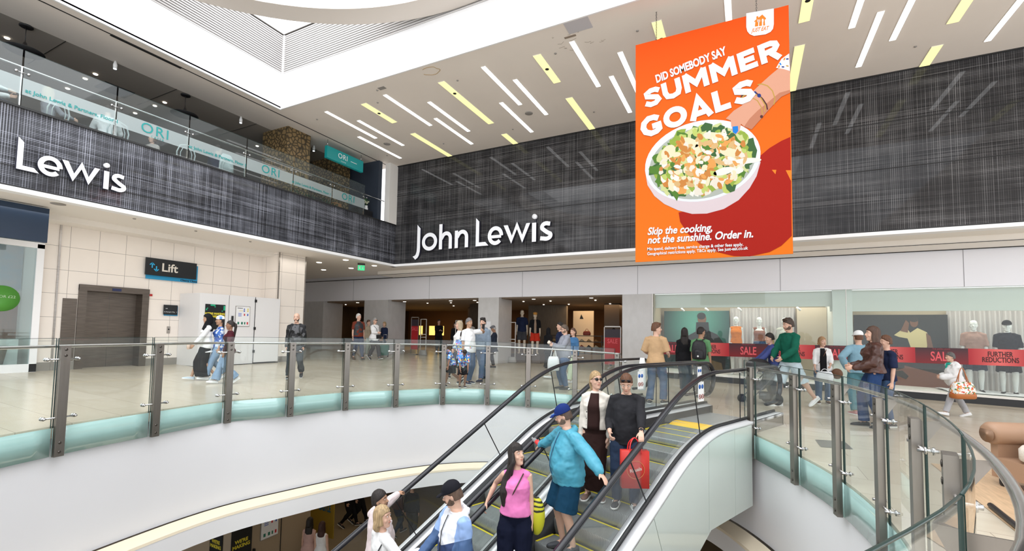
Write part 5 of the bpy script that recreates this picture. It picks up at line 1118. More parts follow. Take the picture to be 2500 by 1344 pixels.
        if exn == 'zip': 
            mb = MB(); hem = top.get('hem', -.06); e = top.get('e', .014); pts = []
            for t in lin(hem, .50, 9):
                a = b = y = 0
                for (ta, a0, b0, y0), (tb, a1, b1, y1) in zip(prof[:-1], prof[1:]):
                    if ta <= t <= tb: s = (t-ta)/(tb-ta); a, b, y = a0+(a1-a0)*s, b0+(b1-b0)*s, y0+(y1-y0)*s
                w = fat*math.exp(-((t-0.13)/0.17)**2); fl = top.get('flare', .04)*max(0, (0.12-t)/0.25); pts.append(T(0, y+.03*w+b*(1+.55*w)+e+.004+fl+top.get('ef', 0), t))
            mb.tube(pts, .005, 6); fin(mb, 'zip', exa or M_black, body, remesh=False)
        if exn == 'strap':       # crossbody strap: from one shoulder to the opposite hip
            s, m_ = exa; mb = MB(); e = (top or {}).get('e', .014)+.012; pts = []
            for j in range(15):
                q = j/14; pts.append(T(s*(.09-.25*q), .0, .49-.50*q)); t = .49-.50*q; X_, Y_, Z_ = frame(t); x = s*(.09-.25*q)
                a = b = y = 0
                for (ta, a0, b0, y0), (tb, a1, b1, y1) in zip(prof[:-1], prof[1:]):
                    if ta <= t <= tb: r_ = (t-ta)/(tb-ta); a, b, y = a0+(a1-a0)*r_, b0+(b1-b0)*r_, y0+(y1-y0)*r_
                pts[-1] = T(x, y+(b+e)*math.sqrt(max(0, 1-(x/(a+e))**2)), t)
            mb.tube(pts, .008, 6); fin(mb, 'strap', m_, body, remesh=False)
    return B
# ---------------------------------------------------------------- placing people
def projy(p): d = V(p)-V((0, 0, CZ)); w_ = d.dot(FW); return CYP - FPX*d.dot(UP)/w_
def Hof(pos, yhead):
    lo, hi = .5, 2.6
    for _ in range(30):
        m = (lo+hi)/2
        if projy(V(pos)+V((0, 0, m))) > yhead: lo = m
        else: hi = m
    return m
def cface(pos, rel): return math.degrees(math.atan2(-pos[0], -pos[1])) - rel     # rel 0 = towards the viewer, 90 = image right, -90 = image left, 180 = away
def ppl(px, yf, yh, rel, label, **k):
    pos = onfloor(px, yf); return person(pos, cface(pos, rel), Hof(pos, yh)*1.0, label, **k)
WHT = mat('shoe white', (.78, .78, .78), .5); BLK = mat('shoe black', (.02, .02, .022), .5); BRN = mat('shoe brown', (.10, .05, .025), .5); SOLE = mat('sole white', (.8, .8, .78), .5); DSOLE = mat('sole dark', (.03, .03, .03), .6); PBLUE = mat('shoe pale blue', (.55, .65, .75), .5)
def C_(n, c, **k): return cloth(n, c, **k)
jeans = C_('blue jeans', (.055, .10, .19)); ljeans = C_('light jeans', (.22, .32, .45)); djeans = C_('dark jeans', (.02, .03, .055)); kblack = C_('black', (.012, .012, .014)); kwhite = C_('white', (.78, .78, .78)); kgrey = C_('grey', (.25, .26, .29)); dgrey = C_('dark grey', (.055, .057, .065)); navy = C_('navy', (.015, .022, .055))
DK = (.018, .013, .011); BRH = (.10, .05, .03); BLOND = (.38, .26, .13); GREYH = (.32, .31, .30); WHH = (.62, .60, .57); GING = (.105, .042, .018)
walkR = [(.09, .30, 0, -8, 0), (-.09, -.26, .03, 35, 0)]; walkL = [(.09, -.26, .03, 35, 0), (-.09, .30, 0, -8, 0)]; stand = [(.11, .03, 0, 0, 10), (-.11, -.02, 0, 0, -10)]
def multi_fn(cols, scale=28):
    def fn(nt, b, co):
        v = nt.nodes.new('ShaderNodeTexVoronoi'); v.inputs['Scale'].default_value = scale; nt.links.new(co, v.inputs['Vector']); s = sep(nt, v.outputs['Color'])
        r = nt.nodes.new('ShaderNodeValToRGB'); r.color_ramp.interpolation = 'CONSTANT'; nt.links.new(s[0], r.inputs['Fac']); e = r.color_ramp.elements; e[0].color = (*cols[0], 1); e[1].color = (*cols[-1], 1); e[1].position = 1-1/len(cols)
        for i, c in enumerate(cols[1:-1]): q = e.new((i+1)/len(cols)); q.color = (*c, 1)
        nt.links.new(r.outputs['Color'], b.inputs['Base Color'])
    return fn
floral = nodes_mat('blue floral print', multi_fn([(.10, .30, .75), (.12, .35, .80), (.70, .78, .85), (.08, .22, .60), (.70, .15, .30), (.15, .40, .80), (.75, .65, .15), (.03, .03, .10)], 30), .8, spec=.15)
camo = nodes_mat('black camouflage', multi_fn([(.02, .02, .022), (.03, .03, .032), (.10, .10, .105), (.015, .015, .015), (.045, .045, .045)], 13), .75, spec=.15)
bcheck = nodes_mat('blue white check', multi_fn([(.05, .12, .40), (.60, .66, .75), (.08, .18, .50), (.04, .09, .30)], 22), .8, spec=.15)
bagflower = nodes_mat('flower bag print', multi_fn([(.75, .72, .68), (.60, .08, .04), (.80, .78, .74), (.08, .22, .08), (.75, .72, .70), (.70, .25, .05), (.8, .8, .78)], 34), .6)
leather = mat('brown leather', (.060, .022, .015), .38, noise=.25, nscale=6, bump=.5, bscale=12)
maroon = C_('maroon check', (.075, .016, .024), noise=.4)
G1 = 'shoppers on the upper floor'
# left group
p = ppl(500, 927, 766, -80, 'woman in black headscarf, white blouse and long black skirt walking left holding a drink', g='f', skin='tan', hair=('hijab', kblack), top=dict(m=kwhite, hem=-.20, name='blouse'), bottom=dict(kind='skirt', m=kblack, hem=.10, w=.19), shoes=(PBLUE, SOLE), feet=walkR, head=(8, -4), hands=[None, (-.16, .34, .90)], palms=[None, (.8, 0, -.2)])
cup = p.world(p.wr[1]+V((.01, .12, -.05))); mb = MB(); mb.lathe(cup-V((0, 0, .07)), [(.032, 0), (.038, .07), (.036, .12), (.015, .15)], 14); tag(mb.build('drink_cup', glass('cup plastic', (.9, .75, .65), .5), origin=cup), 'clear cup of orange drink held by the woman in the black headscarf', 'cup')
ppl(530, 926, 771, -80, 'person in blue and white bandana and check shirt, between two walking women', g='f', skin='tan', hair=('beanie', nodes_mat('bandana', multi_fn([(.75, .78, .82), (.12, .28, .60), (.80, .82, .85)], 14), .8), DK), top=dict(m=bcheck, hem=-.14, sleeve=.8), bottom=dict(m=ljeans, cuff=.075), shoes=(WHT, SOLE), feet=walkL)
ppl(555, 936, 782, -85, 'girl in maroon checked top and wide pale jeans with a long black ponytail', g='f', skin='brown', hair=('pony', DK, .42), top=dict(m=maroon, hem=-.10), bottom=dict(m=ljeans, cuff=.115, thigh=.10), shoes=(WHT, SOLE), feet=walkR, hands=[(.20, .10, .86), (-.20, .12, .84)])
p = ppl(718, 923, 764, -12, 'bald bearded man in black camouflage jacket and dark grey trousers walking forward', hair=('bald', DK), extras=(('beard', (.03, .02, .018)),), top=dict(m=camo, name='jacket', e=.024, hem=-.05), bottom=dict(m=dgrey, cuff=.085), shoes=(BLK, SOLE), feet=[(.10, .18, 0, -5, 0), (-.12, -.30, .05, 40, -8)], fat=.25, curls=(1.2, 1.2))
bp_ = thing('backpack', p.world(p.T(0, -.2, .3)), 'black backpack worn by the bald man', 'backpack')
def backpack(root, P, m, w_=.16, strap=True, logo=False):
    X, Y, Z = P.frame(.3); W_ = P.wdir; c = lambda x, y, t: P.world(P.T(x, y, t)); rings = []
    for t, a, b in ((.02, .8, .6), (.05, .95, .85), (.15, 1, 1), (.30, 1, .95), (.42, .85, .75), (.49, .45, .4)): rings.append([P.world(P.T(0, -.185-.02, t)+X*(math.copysign(abs(math.cos(q))**.6, math.cos(q))*w_*a)+Y*(math.copysign(abs(math.sin(q))**.6, math.sin(q))*.085*b)) for q in lin(0, 2*math.pi, 21)[:-1]])
    MB().loft(rings).build('pack', m, root); rings = []
    for t, a in ((.04, .7), (.07, .85), (.20, .85), (.26, .6)): rings.append([P.world(P.T(0, -.285, t)+X*(math.cos(q)*w_*a*.8)+Y*(math.sin(q)*.04)) for q in lin(0, 2*math.pi, 17)[:-1]])
    MB().loft(rings).build('front_pocket', m, root)
    for s in (1, -1):
        pts = [c(s*.07, -.13, .49), c(s*.085, -.06, .515), c(s*.095, .06, .47), c(s*.11, .135, .36), c(s*.15, .10, .22), c(s*.165, -.06, .12)]; MB().tube(smooth_curve(pts, 4, False), .014, 8).build('shoulder_strap', M_black, root)
    if logo: mb = MB(); q = P.world(P.T(0, -.33, .10)); mb.obox(q, (P.wdir(X)+P.wdir(Z)).normalized(), (P.wdir(Z)-P.wdir(X)).normalized(), P.wdir(Y), (.018, .018, .003)); mb.build('logo', M_signw, root)
backpack(bp_, p, mat('black nylon', (.015, .015, .018), .5, bump=.4, bscale=20), .15)
# far group by the entrance
gp = ppl(872, 878, 765, 20, 'white-haired man in black padded gilet over a maroon T-shirt', hair=('short', WHH), top=dict(m=C_('rust red', (.16, .035, .02)), sleeve=.42, e=.018), bottom=dict(m=navy), shoes=(BRN, DSOLE), feet=walkL, head=(25, 5), vox=.016, fat=.3, extras=(('watch', 0),))

def gilet(P, m, name='gilet'):
    mb = MB(); rings = []
    for t, a, b in ((-.05, .195, .15), (.0, .205, .155), (.08, .20, .155), (.17, .19, .15), (.27, .195, .15), (.36, .20, .145), (.42, .175, .125), (.47, .12, .10), (.52, .085, .085)):
        X, Y, Z = P.frame(t); rings.append(ringp(P.T(0, 0, t), X, Y, a, b, 20))
    mb.loft(rings); return P.fin(mb, name, m, P.obj, v=.012, fold=.01)
gilet(gp, mat('padded black', (.022, .024, .03), .5, bump=.8, bscale=6, stretch=(.2, .2, 3)))

p = person(onfloor(912, 877), cface(onfloor(912, 877), 35), Hof(onfloor(912, 877), 775), 'woman in loose white shirt, grey trousers and sunglasses with a black crossbody bag', g='f', skin='light', hair=('short', GREYH), top=dict(m=kwhite, hem=-.14, flare=.07), bottom=dict(m=dgrey, cuff=.08), shoes=(BLK, SOLE), feet=walkL, hands=[(.05, .28, 1.12), (-.05, .30, 1.10)], extras=('sunglasses', ('strap', (1, M_black))), vox=.016, fat=.3, head=(10, 0))
q = p.world(p.T(-.10, .16, .02)); tag(MB().obox(q, p.wdir(AX), p.wdir(AY), AZ, (.12, .035, .075)).build('crossbody_bag', M_black, origin=q), 'black crossbody bag on the woman in the white shirt', 'bag')
ppl(897, 868, 781, 40, 'person with curly brown hair and beige jacket behind the white-shirted woman', g='f', hair=('quiff', BRH), top=dict(m=C_('beige', (.36, .30, .22))), bottom=dict(m=C_('pale trousers', (.35, .40, .36))), shoes=(WHT, SOLE), vox=.018)
p = ppl(936, 866, 785, -35, 'blonde woman in navy cardigan holding a tan bag beside a green trolley', g='f', hair=('bob', BLOND, .03), top=dict(m=navy), bottom=dict(m=djeans), shoes=(BLK, DSOLE), vox=.018, fat=.3)
q = p.world(V((.05, .26, .85))); tag(MB().obox(q, p.wdir(AX), p.wdir(AY), AZ, (.15, .04, .10)).build('handbag', mat('tan leather', (.36, .22, .14), .5), origin=q), 'tan handbag held by the woman in navy', 'bag')
tr = onfloor(936, 871); tr_ = thing('shopping_trolley', tr, 'dark green wheeled shopping trolley by the marble pier', 'shopping trolley')
fx = V((RT.x, RT.y, 0)).normalized(); fy = V((-fx.y, fx.x, 0))
MB().loft([[tr+fx*(x*w_)+fy*(y*.13)+V((0, 0, z)) for x, y in ((-1, -1), (1, -1), (1, 1), (-1, 1))] for z, w_ in ((.08, .17), (.12, .2), (.50, .22), (.55, .20))]).build('bag', C_('bottle green', (.01, .11, .07)), tr_); mb = MB(); [mb.tube([tr+fx*s*.08+fy*.14+V((0, 0, .1)), tr+fx*s*.08+fy*.18+V((0, 0, .98))], .01, 6) for s in (1, -1)]; mb.tube([tr+fx*-.08+fy*.18+V((0, 0, .98)), tr+fx*.08+fy*.18+V((0, 0, .98))], .014, 6); mb.build('handle', M_chrome, tr_)
for s in (1, -1): MB().lathe(tr+fx*(s*.16)+fy*.12+V((0, 0, .07)), [(.065, -.015), (.07, 0), (.065, .015)], 14, fx, fy).build('wheel', M_black, tr_)
# family in the middle
ppl(1118, 925, 783, -80, 'blonde woman in a white top looking left behind the man in the white polo', g='f', hair=('long', (.42, .33, .22), .22), top=dict(m=kwhite, sleeve=.42, hem=-.10), bottom=dict(m=djeans), shoes=(BLK, SOLE), feet=walkR, fat=.7, hands=[None, (-.34, .22, .85)])
p = ppl(1142, 936, 776, 42, 'grey-haired man in white polo shirt and jeans holding up a phone', skin='tan', hair=('short', (.14, .13, .13)), top=dict(m=kwhite, sleeve=.45, hem=-.10, collar=True, flare=.05), bottom=dict(m=jeans, cuff=.07), shoes=(navy, SOLE), feet=[(.12, .10, 0, 0, 12), (-.12, -.10, 0, 0, -12)], fat=.5, hands=[None, (-.20, .34, 1.42)], palms=[None, (.3, -1, 0)], curls=(.4, .9), extras=('glasses',) if 0 else ())
q = p.world(p.wr[1]+V((.02, .03, .10))); tag(MB().obox(q, p.wdir(AX), p.wdir(AY), AZ, (.042, .006, .078)).build('phone', M_black, origin=q), 'black phone held up by the man in the white polo', 'phone')
ppl(1127, 936, 808, 175, 'boy seen from behind in blue floral shirt and black shorts, standing', skin='brown', hair=('short', DK), top=dict(m=floral, sleeve=.45, hem=-.10), bottom=dict(m=kblack, kind='shorts', len=.46), shoes=(BLK, SOLE), feet=[(.10, .02, 0, 0, 10), (-.12, -.02, 0, 0, -10)], facekit=False, hands=[(.28, .12, 1.02), (-.22, .1, 1.05)])
ppl(1102, 944, 832, -60, 'small boy in blue floral shirt and black shorts running and bending left', skin='brown', hair=('short', DK), top=dict(m=floral, sleeve=.45, hem=-.10), bottom=dict(m=kblack, kind='shorts', len=.46), shoes=(dgrey, SOLE), feet=[(.09, .22, 0, 0, 0), (-.09, -.46, .10, 45, 0)], lean=38, hands=[(.22, .42, .62), (-.22, .30, .70)], head=(10, -5))
ppl(1128, 945, 838, 10, 'small boy in floral shirt crouching forward with his head down', skin='brown', hair=('short', DK), top=dict(m=floral, sleeve=.45, hem=-.08), bottom=dict(m=kblack, kind='shorts', len=.46), shoes=(BLK, SOLE), lean=48, dz=-.04, head=(0, -30), hands=[(.15, .42, .58), (-.15, .42, .58)])
ppl(1176, 930, 776, -32, 'dark-haired bearded man in grey hoodie and blue jeans striding to the left', hair=('quiff', DK), extras=(('beard', (.04, .025, .02)),), top=dict(m=C_('blue grey', (.20, .25, .31)), hood=True, name='hoodie', e=.02), bottom=dict(m=jeans, cuff=.075), shoes=(navy, DSOLE), feet=[(.12, -.34, .0, 8, 15), (-.10, .22, 0, -4, 0)], head=(8, 0), fat=.4)
ppl(1205, 896, 794, -88, 'man in grey flat cap and dark overcoat looking at his phone by the pier', skin='brown', hair=('flatcap', C_('cap grey', (.12, .12, .13)), GREYH), top=dict(m=C_('dark coat', (.02, .026, .042)), hem=-.28, name='coat', e=.022), bottom=dict(m=kblack), shoes=(BLK, DSOLE), head=(0, -22), hands=[(.05, .34, 1.12), (-.05, .34, 1.12)], vox=.016)
ppl(1187, 893, 812, 150, 'person in dark jacket and beige trousers mostly hidden beside the grey hoodie', g='f', hair=('short', DK), top=dict(m=kblack), bottom=dict(m=C_('sand', (.45, .38, .26))), shoes=(BRN, DSOLE), vox=.018, facekit=False)
# hooded man with carrier bag
p = ppl(1378, 949, 792, -72, 'big man in grey hoodie and jeans with glasses, eating and carrying a white plastic bag', hair=('short', (.10, .07, .05)), extras=(('glasses', M_black), ('beard', (.20, .14, .09))), top=dict(m=C_('hoodie grey', (.27, .28, .32)), hood=True, name='hoodie', e=.03, hem=-.14), bottom=dict(m=jeans, cuff=.075, thigh=.11), shoes=(BLK, DSOLE), feet=stand, fat=1.25, hands=[(.12, .34, 1.22), (-.14, .36, 1.18)], curls=(1.2, 1.2), head=(0, -8))
def carrier(c, X, Y, w_, d, h, m, label, hm=None, name='carrier_bag', hh=.16, cat='bag', lean=0.02):
    root = thing(name, c-V((0, 0, h)), label, cat); rings = []
    for t, a, b in ((0, .85, .8), (.04, 1, 1), (.45, 1.05, 1.1), (.8, .95, .8), (1, .75, .35)): rings.append([c-V((0, 0, h*(1-t)))+X*(math.copysign(abs(math.cos(q))**.55, math.cos(q))*w_/2*a)+Y*(math.copysign(abs(math.sin(q))**.55, math.sin(q))*d/2*b) for q in lin(0, 2*math.pi, 17)[:-1]])
    MB().loft(rings).build('body', m, root)
    for s in (1, -1): MB().tube(smooth_curve([c+X*(-w_*.25)+Y*s*d*.12-V((0, 0, .02)), c+X*(-w_*.12)+V((0, 0, hh*.7)), c+V((0, 0, hh)), c+X*(w_*.12)+V((0, 0, hh*.7)), c+X*(w_*.25)+Y*s*d*.12-V((0, 0, .02))], 4, False), .009, 6).build('handle', hm or m, root)
    return root
q = p.world(p.wr[1])+V((0, 0, -.28)); carrier(q, fx, fy, .30, .16, .36, mat('white polythene', (.72, .74, .76), .35, bump=.6, bscale=12), 'white plastic carrier bag hanging from the man in the grey hoodie', hh=.25)
q = p.world(p.wr[0]+V((-.05, .09, .03))); tag(MB().ell(q, (.05, .04, .04)).ell(q+V((0, 0, .03)), (.035, .03, .03)).build('pastry', mat('paper and pastry', (.75, .66, .55), .7, bump=.5), origin=q), 'white paper wrapped pastry held by the man in the grey hoodie', 'food')
ppl(1398, 934, 800, -40, 'woman in pale green trousers with a blue bag behind the man in the grey hoodie', g='f', hair=('pony', BRH, .1), top=dict(m=C_('mid blue', (.06, .16, .32))), bottom=dict(m=C_('pale green', (.52, .60, .42)), cuff=.085, thigh=.10), shoes=(WHT, SOLE), feet=walkL)
ppl(1366, 925, 786, -70, 'dark-haired man partly hidden behind the man in the grey hoodie', hair=('short', DK), top=dict(m=navy), bottom=dict(m=C_('stone', (.40, .40, .36))), shoes=(WHT, SOLE), feet=walkR, facekit=False)
ppl(1338, 898, 800, 150, 'person in a long black robe and headscarf inside the shop entrance', g='f', hair=('hijab', kblack), top=dict(m=kblack, hem=-.3), bottom=dict(kind='skirt', m=kblack, hem=.06, w=.2), shoes=(BLK, DSOLE), vox=.02, facekit=False)
# right group
p = ppl(1602, 985, 788, 160, 'young man with wavy ginger hair in a tan T-shirt and blue jeans, back turned', hair=('quiff', GING), top=dict(m=C_('tan cotton', (.48, .31, .17)), sleeve=.48, hem=-.12, flare=.05, se=.03), bottom=dict(m=jeans, cuff=.085), shoes=(dgrey, SOLE), feet=[(.11, .12, 0, 0, 12), (-.11, -.10, 0, 0, -12)], head=(-62, 0), vox=.012, hands=[(.20, .24, 1.05), (-.22, .24, 1.05)])
tag(MB().loft([[onfloor(1568, 985)*1+V((0, 0, z))+fx*(w_*math.cos(q))+fy*(.04*math.sin(q)) for q in lin(0, 2*math.pi, 13)[:-1]] for z, w_ in ((.30, .07), (.5, .08), (.8, .075), (1.0, .05))]).build('folded_coat', kwhite, origin=onfloor(1568, 985)), 'white coat draped over the arm of the man in tan', 'coat')
ppl(1672, 962, 800, 172, 'woman with long black hair in black with a patterned bag, seen from behind', g='f', hair=('long', DK, .45), top=dict(m=kblack), bottom=dict(m=djeans, cuff=.08), shoes=(BLK, SOLE), feet=walkL, facekit=False)
p = ppl(1712, 970, 798, 168, 'man in green polo shirt with a black backpack, seen from behind', skin='tan', hair=('short', DK), top=dict(m=C_('sage green', (.13, .30, .14)), sleeve=.45), bottom=dict(m=dgrey, cuff=.075), shoes=(WHT, SOLE), feet=walkR, head=(-40, 0), fat=.2)
bp_ = thing('backpack', p.world(p.T(0, -.2, .3)), 'black backpack with a small white badge on the man in green', 'backpack'); backpack(bp_, p, mat('black nylon', (.015, .015, .018), .5), .17, logo=True)
p = ppl(1930, 992, 777, -48, 'young man in dark green sweatshirt and pale shorts looking left', hair=('quiff', (.05, .03, .02)), top=dict(m=C_('bottle green', (.01, .11, .07)), hem=-.05, e=.024, name='sweatshirt'), bottom=dict(m=C_('pale denim', (.50, .60, .66)), kind='shorts', len=.55), shoes=(WHT, SOLE), feet=[(.12, .16, 0, 0, 5), (-.12, -.52, .06, 35, 0)], hands=[(.10, .30, .98), (-.14, .28, .98)], head=(-12, -8), vox=.011, extras=(('beard', (.10, .06, .04)),), poles=[(.9, -.6, 0), (-.9, -.6, 0)])
pp = ppl(1893, 985, 812, -75, 'person in blue-violet sweatshirt pushing a pushchair, behind the man in green', g='f', hair=('short', DK), top=dict(m=C_('violet blue', (.06, .08, .24)), e=.026), bottom=dict(m=navy), shoes=(BLK, SOLE), hands=[(.15, .45, 1.0), (-.15, .45, 1.0)], facekit=False, lean=12)
p = ppl(2010, 984, 822, 8, 'blonde woman in white cardigan, black top and jeans holding a white carrier bag', g='f', hair=('bob', (.34, .20, .10), .06), top=dict(m=kwhite, sleeve=.72, hem=-.08, name='cardigan', panel=(kblack, .075), e=.02), bottom=dict(m=jeans, cuff=.08), shoes=(BRN, SOLE), head=(30, 0), hands=[(.20, .24, .92), (-.13, .30, 1.02)], fat=.3, vox=.012, extras=(('strap', (-1, mat('brown strap', (.12, .05, .02), .5))),))
q = p.world(V((.0, .32, .86))); carrier(q, p.wdir(AX), p.wdir(AY), .34, .06, .22, mat('white paper', (.80, .82, .85), .5), 'white paper bag held by the blonde woman', name='paper_bag', hh=.06)
q = p.world(V((-.30, .10, .80))); tag(MB().ell(q, (.12, .06, .13)).build('handbag', mat('brown strap', (.12, .05, .02), .5), origin=q), 'small brown shoulder bag beside the blonde woman', 'bag')
p = ppl(2100, 1012, 808, -150, 'man in white cap and pale blue sweatshirt with hands on hips, back turned', hair=('cap', kwhite, GING), top=dict(m=C_('dusty blue', (.20, .34, .42)), hem=-.06, e=.024, name='sweatshirt'), bottom=dict(m=C_('teal cotton', (.08, .20, .24)), cuff=.08), shoes=(mat('shoe pink', (.6, .3, .3), .5), SOLE), hands=[(.26, -.02, .98), (-.26, -.04, .98)], poles=[(1, -.3, .1), (-1, -.3, .1)], vox=.012, fat=.4, facekit=False)
p = ppl(2136, 1043, 797, -72, 'woman with long brown hair in brown leather bomber jacket, blue jeans and black boots', g='f', hair=('long', (.07, .035, .022), .38), top=dict(m=leather, hem=.02, e=.045, se=.04, name='leather_jacket', collar=True, fold=.03), bottom=dict(m=C_('indigo jeans', (.02, .045, .12)), cuff=.09), shoes=(BLK, DSOLE), hands=[(.12, .28, 1.06), (-.10, .30, 1.04)], head=(0, 2), vox=.011, feet=[(.10, .12, 0, 0, 0), (-.10, -.10, 0, 5, 0)])
ppl(2168, 1040, 818, -60, 'dark-haired man in black T-shirt and blue jeans behind the leather jacket', hair=('short', GING), top=dict(m=navy, sleeve=.45), bottom=dict(m=jeans), shoes=(BLK, SOLE), skin='light', vox=.013, facekit=False)
p = ppl(2338, 1016, 859, -62, 'older woman in white jacket, teal scarf and pale grey trousers striding left', g='f', hair=('short', (.10, .095, .09)), top=dict(m=kwhite, hem=-.08, e=.045, name='jacket', fold=.03), bottom=dict(m=C_('pale grey', (.42, .42, .44)), cuff=.075), shoes=(WHT, SOLE), feet=[(.10, -.30, .0, 15, 0), (-.10, .34, .02, -10, 0)], lean=14, fat=1.0, hands=[(.12, .30, 1.08), (-.05, .34, 1.06)], curls=(1.2, 1.2), extras=(('scarf', C_('teal scarf', (.03, .42, .33))),), head=(0, 4), vox=.011)
q = onfloor(2352, 1018)+V((-.05, -.18, .78)); rt = carrier(q, fx, fy, .46, .20, .34, bagflower, 'large flower-patterned shopping bag with tan base carried by the older woman', hm=mat('tan handle', (.42, .15, .06), .5), hh=.30, name='shopping_bag')
MB().loft([[q-V((0, 0, .34-z))+fx*(.235*a*math.copysign(abs(math.cos(t))**.5, math.cos(t)))+fy*(.11*a*math.copysign(abs(math.sin(t))**.5, math.sin(t))) for t in lin(0, 2*math.pi, 17)[:-1]] for z, a in ((-.02, .9), (0, 1.03), (.07, 1.03), (.09, 1.0))]).build('base', mat('tan leather base', (.42, .13, .03), .45), rt)
# pushchair
pc = onfloor(1862, 985); pr_ = thing('pushchair', pc, 'dark folding pushchair seen through the glass right of the escalator', 'pushchair'); L_ = -fx
def PQ(a, b, z): return pc+L_*a+fy*b+V((0, 0, z))
for a, r in ((.38, .10), (-.22, .13)):
    for s in (1, -1): mb = MB(); mb.lathe(PQ(a, s*.22, r), [(r*.75, -.02), (r, -.018), (r, .018), (r*.75, .02)], 18, fy, fx); mb.build('wheel', M_black, pr_)
mb = MB(); [mb.tube([PQ(.38, s*.2, .12), PQ(.05, s*.22, .45), PQ(-.40, s*.22, 1.0)], .014, 8) or mb.tube([PQ(-.22, s*.2, .14), PQ(.12, s*.22, .62)], .014, 8) for s in (1, -1)]; mb.tube([PQ(-.40, -.22, 1.0), PQ(-.40, .22, 1.0)], .018, 8); mb.build('frame', mat('pushchair frame', (.10, .10, .11), .4, .6), pr_)
MB().loft([[PQ(a, s*.18, z) for s in (-1, 1) for a, z in (((a0, z0), (a1, z1)) if s < 0 else ((a1, z1), (a0, z0)))] for a0, z0, a1, z1 in ((.35, .40, .34, .34), (.1, .42, .08, .34), (-.08, .55, -.14, .50), (-.16, .85, -.22, .82))]).build('seat', dgrey, pr_)
MB().ell(PQ(.10, 0, .90), (.26, .22, .16)).build('hood', mat('hood black', (.02, .018, .02), .6, bump=.5), pr_); MB().box(tuple(PQ(0, -.14, .14)-V((.14, .14, 0))), tuple(PQ(0, .0, .28)+V((.14, .14, 0)))).build('basket', dgrey, pr_)
# ---------------------------------------------------------------- people on the escalators
def epos(u, v): return E(u, v, stepz(u)+.012)
EDN = 180+21.3; EUPH = 21.3
pos = epos(5.20, -4.06)
e1 = person(pos, EDN-28, 1.72, 'woman in cream denim jacket over a dark brown dress, sunglasses and blonde ponytail', g='f', hair=('pony', (.36, .24, .12), .16), top=dict(m=C_('cream denim', (.66, .61, .54)), name='denim_jacket', e=.024, hem=.03, se=.02, collar=True, panel=(C_('dark brown knit', (.030, .014, .012)), .085), fold=.016), bottom=dict(kind='skirt', m=C_('dark brown knit', (.030, .014, .012)), hem=.12, w=.13), shoes=(mat('shoe taupe', (.16, .10, .08), .6), SOLE), extras=('sunglasses',), head=(38, 6), vox=.009, fat=.35)
mb = MB(); P = e1
for t in (.08, .17, .26, .35): mb.lathe(P.T(.10, P.frame(t)[1].y*0+.115, t), [(.008, .0), (.008, .01)], 10, AY, AX)
P.fin(mb, 'buttons', M_black, P.obj, remesh=False)
pos = epos(5.30, -3.62); hr = E(4.97, -3.19, zoff(4.97, ZR)+.02)
e2 = person(pos, EDN-32, 1.74, 'man in black long-sleeved top with sunglasses on his head, holding the handrail', hair=('short', GING), top=dict(m=C_('charcoal jersey', (.022, .022, .025)), sleeve=.86, hem=-.12, e=.018), bottom=dict(m=C_('washed navy jeans', (.025, .04, .075)), cuff=.07), shoes=(mat('trainer black', (.03, .03, .035), .6), SOLE, 'stripes'), extras=('sunglasses_up', ('watch', 1)), head=(0, -24), lean=5, fat=.75, vox=.009, hands=[(.20, .25, .98), ('w', hr+V((0, .03, .07)))], palms=[None, (0, .2, -1)], curls=(.8, .7), feet=[(.12, .02, 0, 0, 10), (-.10, .10, 0, 0, -20)])
rb_ = mat('red paper bag', (.55, .030, .022), .5); q = hr+E(.0, -.09, -.10); Xb = (EU*.55-EV*.8).normalized(); Xb = V((fx.x, fx.y, 0)); Yb_ = fy
rb = thing('gift_bag', q-V((0, 0, .46)), 'bright red paper gift bag with a gold circle hanging from the handrail hand', 'bag')
def RB(a, b, z): return q+Xb*a+Yb_*b+V((0, 0, z))
MB().loft([[RB(s*.165, t*.06, z) for s, t in ((-1, -1), (1, -1), (1, 1), (-1, 1))] for z in (-.46, -.02)]).build('body', rb_, rb)
for s in (1, -1): MB().tube(smooth_curve([RB(-.07, s*.06, -.05), RB(-.06, s*.04, .06), RB(0, 0, .13), RB(.06, s*.04, .06), RB(.07, s*.06, -.05)], 4, False), .008, 6).build('ribbon_handle', mat('red ribbon', (.75, .03, .03), .4), rb)
MB().tube([RB(.105*math.cos(a), -.064, -.24+.105*math.sin(a)) for a in lin(0, 2*math.pi, 29)[:-1]], .0025, 5, closed=True).build('printed_ring', mat('gold print', (.60, .28, .08), .4), rb); text_mesh('Rituals', .055, mat('pink print', (.75, .55, .5), .5), RB(0, -.066, -.24), Xb+V((0, 0, .25)), V((0, 0, 1))-Xb*.25, .002, 'CENTER', .001, 'printed_text', rb)
pos = epos(4.45, -3.88); hr3 = E(4.30, -3.19, zoff(4.30, ZR)+.02)
turq = nodes_mat('turquoise windproof', lambda nt, b, co: nt.links.new(mixc(nt, noise_n(nt, co, 9, 5, vec=(1, 1, 2.2)), (.025, .20, .30), (.10, .42, .55)), b.inputs['Base Color']), rough=.45)
